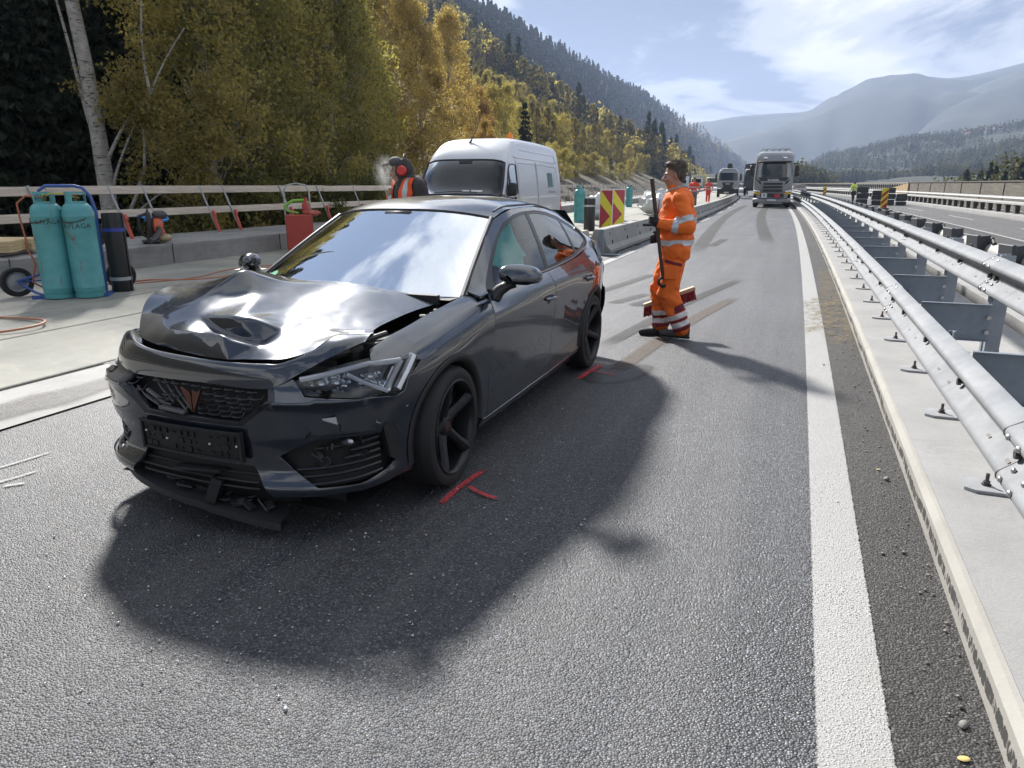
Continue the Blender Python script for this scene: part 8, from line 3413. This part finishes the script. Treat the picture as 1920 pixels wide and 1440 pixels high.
def rank(vals, v):
    k = sorted(vals).index(v)
    return ORD[k] + ('' if k == 0 else ' from the left')


SPR = ((-57, 26, 1.0), (-55, 31, 1.1), (-53, 27, .95), (-50.5, 30, 1.0), (-48.5, 27, 1.0), (-46, 31, 1.05), (-60, 24, .9), (-52, 36, 1.25), (-49, 38, 1.2), (-45.5, 38, 1.2), (-43, 35, 1.1), (-56, 40, 1.3), (-62, 32, 1.2), (-47, 44, 1.35), (-41, 42, 1.2), (-38, 48, 1.2), (-53.5, 46, 1.4), (-59, 44, 1.3))
for k, (az, d, s) in enumerate(SPR):
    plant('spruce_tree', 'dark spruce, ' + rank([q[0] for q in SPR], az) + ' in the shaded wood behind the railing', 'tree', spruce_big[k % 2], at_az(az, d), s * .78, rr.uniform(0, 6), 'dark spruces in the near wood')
olive = ((-43.8, 23, .92, 0), (-41.2, 25, 1.0, 1), (-38.6, 27, .95, 0), (-36.2, 30, 1.05, 1), (-34.6, 33, 1.0, 0), (-39.5, 33, 1.25, 1), (-36.8, 38, 1.3, 0), (-42.5, 32, 1.2, 0))
for k, (az, d, s, m) in enumerate(olive):
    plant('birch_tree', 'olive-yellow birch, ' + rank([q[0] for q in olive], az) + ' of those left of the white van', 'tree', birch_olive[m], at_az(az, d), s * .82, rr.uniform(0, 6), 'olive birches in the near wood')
for k, (az, d, s, m, lab) in enumerate(((-30.8, 52, 1.12, 0, 'tall golden birch rising behind the white van'), (-33.2, 46, .98, 1, 'golden-green birch at the left of the tall golden one'), (-28.3, 60, 1.0, 1, 'golden birch right behind the van roof'), (-26.6, 74, 1.05, 0, 'golden birch above the rear of the van roof'),
                                        (-31.5, 64, 1.35, 1, 'tall ochre birch behind the golden birches'), (-34.5, 58, 1.35, 0, 'ochre birch between the olive and golden birches'))):
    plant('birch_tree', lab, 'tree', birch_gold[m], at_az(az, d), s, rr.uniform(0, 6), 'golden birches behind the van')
ORT = ((-24.2, 82, .95), (-22.6, 92, .95), (-25.4, 92, 1.1), (-20.9, 108, .8), (-23.6, 74, .7))
for k, (az, d, s) in enumerate(ORT):
    plant('orange_tree', 'orange-leaved tree, ' + rank([q[0] for q in ORT], az) + ' at the forest edge beyond the van', 'tree', tree_orange if k % 2 == 0 else tree_yellow, at_az(az, d), s, rr.uniform(0, 6), 'orange trees beyond the van')
plant('spruce_tree', 'lone small dark spruce among the orange trees right of the van', 'tree', spruce_small, at_az(-20.6, 88), 1.05, 0)
for k in range(16):
    az = lerp(-22.5, -12.5, k / 15)
    d = lerp(72, 190, (k / 15) ** 1.2) + rr.uniform(-5, 5)
    plant('golden_shrub', 'low golden bush, ' + ORD[k] + (' from the left' if k else '') + ' along the far timber railing', 'bush', shrub_gold if k % 3 else tree_yellow, at_az(az, d), rr.uniform(.8, 1.15) * (1.0 if k % 3 else .48), rr.uniform(0, 6), 'golden bushes along the far railing')
for k in range(22):
    az = lerp(-57, -31, k / 21) + rr.uniform(-.5, .5)
    d = 21.5 + rr.uniform(-1, 3) + max(0, (az + 40)) * .55
    if az < -44.5:
        d += 5
    x, y, z = at_az(az, d)
    plant('green_shrub', 'leafy green shrub, ' + ORD[k] + (' from the left' if k else '') + ' behind the timber railing', 'bush', shrub[k % 2], (x, y, -2.4), rr.uniform(.65, 1.0), rr.uniform(0, 6), 'shrubs behind the railing')

larch_mid = [broadleaf('b', 15, 2.0, 1.2, 120, 9000, .16, LF_LARCH, 120 + k, .12, BARK_D, (0, 0), .55, .6, .5, (.2, .9), 1.5) for k in range(2)]
slope = 0
for k in range(900):
    az = -33 + 22.5 * ((k * .618034) % 1)
    d = 118 + 190 * ((k * .754877) % 1)
    x, y, z = at_az(az, d)
    if x > -36 + bend(y) or (az < -25 and d < 190) or slope > 230:
        continue
    slope += 1
    q = pnoise((x * .02, y * .02, 4)) + .25 * math.sin(k * 7.1)
    m_ = larch_mid[k % 2] if q > -.22 else (tree_yellow if q > -.5 else spruce_small)
    plant('slope_tree', 'ochre or golden tree on the near slope of the hillside', 'tree', m_, (x, y, z - .5), (.62 if q > -.22 else (.85 if q > -.5 else 1.0)) * rr.uniform(.8, 1.15), rr.uniform(0, 6), 'trees on the near slope')

# ---- trees on the hillside: the nearest as things, the mass behind as one object for each kind
def low_tree(kind, seed):
    rng = np.random.default_rng(seed)
    if kind == 'spruce':
        C, T = [], []
        for i in range(150):
            u = rng.uniform(0, 1) ** .8
            a = rng.uniform(0, 6.3)
            r = (1 - u) ** .9 * .19 * rng.uniform(.35, 1.05) + .004
            C.append((r * math.cos(a), r * math.sin(a), u * .98 + .02 - r * .5)); T.append(np.clip(rng.normal(.45, .2), 0, 1))
        size = .078
    elif kind == 'larch':
        C, T = [], []
        for i in range(170):
            u = rng.uniform(0, 1) ** .8
            a = rng.uniform(0, 6.3)
            r = (1 - u * .92) ** .8 * .20 * rng.uniform(.3, 1.05)
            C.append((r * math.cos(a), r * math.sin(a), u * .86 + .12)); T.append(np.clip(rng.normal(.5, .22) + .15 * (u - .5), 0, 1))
        size = .066
    else:
        C, T = [], []
        lobes = rng.normal(size=(7, 3)) * np.array((.17, .17, .20)) + np.array((0, 0, .60))
        for i in range(200):
            c = lobes[rng.integers(7)] + rng.normal(size=3) * .105
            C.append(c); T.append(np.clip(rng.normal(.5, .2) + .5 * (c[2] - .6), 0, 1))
        size = .072
    V, F = quads_leaves(np.array(C), size, rng, aspect=1.3, droop=.3)
    V = np.concatenate([V, [(-.012, 0, -.05), (.012, 0, -.05), (.004, 0, .9 if kind != 'leaf' else .6), (-.004, 0, .9 if kind != 'leaf' else .6)], [(0, -.012, -.05), (0, .012, -.05), (0, .004, .6), (0, -.004, .6)]])
    F = np.concatenate([F, [[len(V) - 8, len(V) - 7, len(V) - 6, len(V) - 5], [len(V) - 4, len(V) - 3, len(V) - 2, len(V) - 1]]])
    return V, F, np.concatenate([np.repeat(np.array(T), 4), np.zeros(8)])


LOW = {k: [low_tree(k, 200 + i) for i in range(4)] for k in ('spruce', 'larch', 'leaf')}
KMAT = {'spruce': LF_FARGRN, 'larch': LF_LARCH, 'leaf': LF_YELLOW, 'leaf2': LF_ORANGE}
rng = np.random.default_rng(99)
spots = []
FWD = (-math.sin(rad(21.58)), math.cos(rad(21.58)))


def add_spot(x, y, z, kind, h, tone):
    fw = x * FWD[0] + y * FWD[1]
    sd = x * FWD[1] - y * FWD[0]
    if fw < 20 or abs(sd / fw) > .80:
        return
    spots.append((math.hypot(x, y), x, y, z, kind, h, tone))


n_try = 0
for _ in range(40000):
    # density falls with distance so that screen density stays even
    y = 150 + 1150 * rng.uniform() ** 1.5
    d = rng.uniform(34, 300)
    x = -d
    az = math.degrees(math.atan2(x, y))
    if az > -2.2 or az < -34 or d < 30 - bend(y):
        continue
    if rng.uniform() > min(1.0, 1.15 - y / 2400):
        continue
    if d > 278 or math.hypot(x, y) < 300:
        continue
    z = hill_h(x, y)
    q = pnoise((x * .012, y * .012, 3)) + .35 * rng.normal()
    if d > 205 + 25 * pnoise((x * .02, y * .01, 9)):
        kind = 'spruce' if q > -.55 else 'larch'
    elif d > 130 and y > 420:
        kind = 'leaf' if q > .25 else ('spruce' if q > -.15 else 'larch')
    else:
        kind = 'larch' if q > -.30 else ('leaf' if q > -.62 else 'spruce')
    h = {'spruce': rng.uniform(15, 24), 'larch': rng.uniform(13, 18.5), 'leaf': rng.uniform(9, 14)}[kind]
    add_spot(x, y, z, kind, h, rng.normal() * .12)
    if len(spots) > 7200:
        break
# far end of the ridge, the clump ahead of the road and the trees behind the noise wall
for _ in range(1500):
    y = rng.uniform(1100, 2500)
    k_ = itp(y, [0, 1000, 1500, 2200, 2900], [280, 280, 205, 108, 60])
    x = -k_ * rng.uniform(.3, 1.0)
    add_spot(x, y, hill_h(x, y), 'spruce' if rng.uniform() < .7 else 'larch', rng.uniform(13, 20), rng.normal() * .1)
for _ in range(130):
    y = rng.uniform(380, 470)
    x = rng.uniform(-16, 17)
    hh = itp(x, [-16, -2, 6, 12, 17], [14, 14, 12, 8, 4]) * rng.uniform(.8, 1.1)
    add_spot(x, y, -3.5, 'leaf3' if rng.uniform() < .55 else 'spruce', hh, rng.normal() * .1)
for _ in range(70):
    y = rng.uniform(120, 170)
    x = rng.uniform(24, 44)
    add_spot(x, y, -3.5, 'leaf3' if rng.uniform() < .55 else 'spruce', itp(x, [24, 30, 44], [4.5, 8.5, 11]) * rng.uniform(.8, 1.1), rng.normal() * .1)
for i in range(6000):
    a = rng.uniform(-2, 14)
    row = min(range(len(RH)), key=lambda k: abs(-2.5 + .25 * k - a))
    col = RH[row]
    k = rng.integers(2, 15)
    p = col[k]
    qn = pnoise((p[0] * .006, p[1] * .006, 1))
    if qn < -.38:
        continue
    add_spot(p[0] + rng.uniform(-18, 18), p[1] + rng.uniform(-35, 35), p[2] - 3, 'spruce' if rng.uniform() < .6 else 'leaf3', rng.uniform(8, 13), rng.normal() * .1)
spots.sort()
used = {}
mass = {}
low_me = {}
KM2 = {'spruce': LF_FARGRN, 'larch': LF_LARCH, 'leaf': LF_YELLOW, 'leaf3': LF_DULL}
LAB = {'spruce': ('hillside_spruce', 'dark spruce standing in the hillside wood', 'spruces on the hillside'), 'larch': ('hillside_larch', 'ochre larch standing in the hillside wood', 'larches on the hillside'),
       'leaf': ('hillside_birch', 'golden broadleaf tree on the hillside', 'golden trees on the hillside'), 'leaf3': ('valley_tree', 'dull green broadleaf tree in the valley beyond the barriers', 'valley trees')}
for r, x, y, z, kind, h, tone in spots:
    base = 'leaf' if kind == 'leaf3' else kind
    i = int(rng.integers(4))
    n = used.get(kind, 0)
    if n < {'larch': 190, 'spruce': 120, 'leaf': 90, 'leaf3': 60}[kind]:
        used[kind] = n + 1
        key = (kind, i)
        if key not in low_me:
            V, F, T = LOW[base][i]
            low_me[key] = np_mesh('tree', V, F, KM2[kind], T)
        nm, lab, grp = LAB[kind]
        o = obj(nm, low_me[key], None, (x, y, z - .3))
        o.scale = (h * rng.uniform(.85, 1.2), h * rng.uniform(.85, 1.2), h)
        o.rotation_euler = (0, 0, rng.uniform(0, 6.3))
        tag(o, lab, 'tree', grp)
    else:
        mass.setdefault(kind, []).append((x, y, z - .3, h, tone, i))
for kind, L in mass.items():
    base = 'leaf' if kind == 'leaf3' else kind
    VV, FF, TT, o0 = [], [], [], 0
    for x, y, z, h, tone, i in L:
        V, F, T = LOW[base][i]
        if y > 900:                                     # farther trees with fewer faces
            V, F, T = V[:240], F[:60], T[:240]
        a = rng.uniform(0, 6.3)
        c, s = math.cos(a), math.sin(a)
        k = h * rng.uniform(.85, 1.2) * (1.3 if y > 900 else 1)
        W = np.stack([(V[:, 0] * c - V[:, 1] * s) * k + x, (V[:, 0] * s + V[:, 1] * c) * k + y, V[:, 2] * h + z], 1)
        VV.append(W); FF.append(F + o0); TT.append(np.clip(T + tone, 0, 1))
        o0 += len(W)
    nm, lab, grp = LAB[kind]
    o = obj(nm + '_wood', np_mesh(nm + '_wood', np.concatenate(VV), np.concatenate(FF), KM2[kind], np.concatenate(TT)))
    tag(o, {'spruce': 'dark green spruce forest covering the ridges', 'larch': 'ochre larch forest covering the hillside', 'leaf': 'golden broadleaf wood on the hillside', 'leaf3': 'dull green woodland across the valley'}[kind], 'forest', kind='stuff')

# two tall bare pines standing on the crest
for (az, d, h) in ((-19.2, 480, 30), (-18.2, 500, 26)):
    x, y = d * math.sin(rad(az)), d * math.cos(rad(az))
    V, F, T = LOW['spruce'][1]
    o = obj('crest_pine', np_mesh('crest_pine', V * np.array((.75, .75, 1)), F, LF_FARGRN, T), None, (x, y, hill_h(x, y) + 4))
    o.scale = (h, h, h)
    tag(o, 'tall thin conifer standing out on the crest of the hill', 'tree', 'tall conifers on the crest')

# white houses on the hill across the valley
HW = simple('house_white', (.5, .49, .47), .7)
HR = simple('house_roof', (.16, .09, .07), .8)
for k in range(7):
    a = 9.2 + k * .42 + .1 * math.sin(k * 5)
    row = RH[int((a + 2.5) / .25)]
    p = row[11 + (k % 2)]
    t = thing('house', 'small white house in the village on the hill across the valley', 'house', (p[0], p[1], p[2] - 1), .4 * k, 'village houses on the far hill')
    w = 7 + 2 * (k % 3)
    MB().box((0, 0, 3), (w, 7, 7)).build('wall', HW, t, smooth=False)
    MB().prism([(-w / 2 - .6, 6.4), (w / 2 + .6, 6.4), (0, 9.2)], -4, 4, 'XZ').build('roof', HR, t, smooth=False)

# ---- air
hz = MB().box((900, 2000, 272), (4600, 4700, 576))
mat = NT('haze')
mat.nt.nodes.remove(mat.b)
v = mat.N('ShaderNodeVolumePrincipled')
v.inputs['Color'].default_value = (.45, .57, .83, 1)
v.inputs['Density'].default_value = 0.00022
v.inputs['Anisotropy'].default_value = 0.25
mat.L(v.outputs[0], mat.out.inputs['Volume'])
o = hz.build('haze', mat.mat, smooth=False)
o['kind'] = 'stuff'

# ---- crumbs of glass, grit and fallen leaves on the asphalt
rng = np.random.default_rng(7)


def crumbs(name, label, cat, n, gen, size, mat):
    P = np.array([gen() for _ in range(n)])
    tet = np.array([(1, 0, -.3), (-.5, .87, -.3), (-.5, -.87, -.3), (0, 0, .9)])
    VV, FF = [], []
    for i, p in enumerate(P):
        a = rng.uniform(0, 6.3)
        c, s = math.cos(a), math.sin(a)
        k = size * rng.lognormal(0, .45)
        q = tet * k * rng.uniform(.6, 1.3, (4, 3))
        VV.append(np.stack([q[:, 0] * c - q[:, 1] * s + p[0], q[:, 0] * s + q[:, 1] * c + p[1], q[:, 2] * .6 + p[2] + k * .3], 1))
        FF.append(np.array([(0, 2, 1), (0, 1, 3), (1, 2, 3), (2, 0, 3)]) + i * 4)
    o = obj(name, np_mesh(name, np.concatenate(VV), np.concatenate(FF), mat))
    tag(o, label, cat, kind='stuff')


crumbs('glass_crumbs', 'tiny crumbs of glass and plastic scattered round the crashed car', 'debris', 900, lambda: (rng.normal(-1.9, .75), rng.normal(2.7, 1.1), .004), .0045, simple('glass_crumb', (.55, .57, .58), .25, .1))
crumbs('grit', 'grit and small stones gathered along the kerb', 'debris', 700, lambda: (.66 - abs(rng.normal(0, .11)), rng.uniform(1.2, 14), .006), .006, simple('grit_stone', (.22, .20, .18), .85, 0, .5, 60))
for k, (x, y, s_, rz, col, lab) in enumerate(((.575, 1.97, .018, .4, (.60, .46, .16), 'single yellow leaf near the kerb at the lower right'), (.60, 2.12, .020, 1.2, (.20, .19, .18), 'grey stone chip beside the kerb at the lower right'), (.55, 4.2, .014, .2, (.5, .4, .2), 'small yellow scrap lying by the kerb further up'))):
    mb = MB().ball((0, 0, 0), 1.0, 10, 6)
    mb.v = [(a * s_ * (1 + .3 * pnoise((a, b, k))), b * s_ * .62, max(-.3, c) * s_ * (.18 if k != 1 else .5) + .006) for a, b, c in mb.v]
    o = mb.build(('fallen_leaf', 'stone_chip', 'paper_scrap')[k], simple('litter_%d' % k, col, .8, 0, .3, 40), None, loc=(x, y, .003))
    o.rotation_euler = (0, 0, rz)
    tag(o, lab, ('leaf', 'stone', 'scrap')[k])
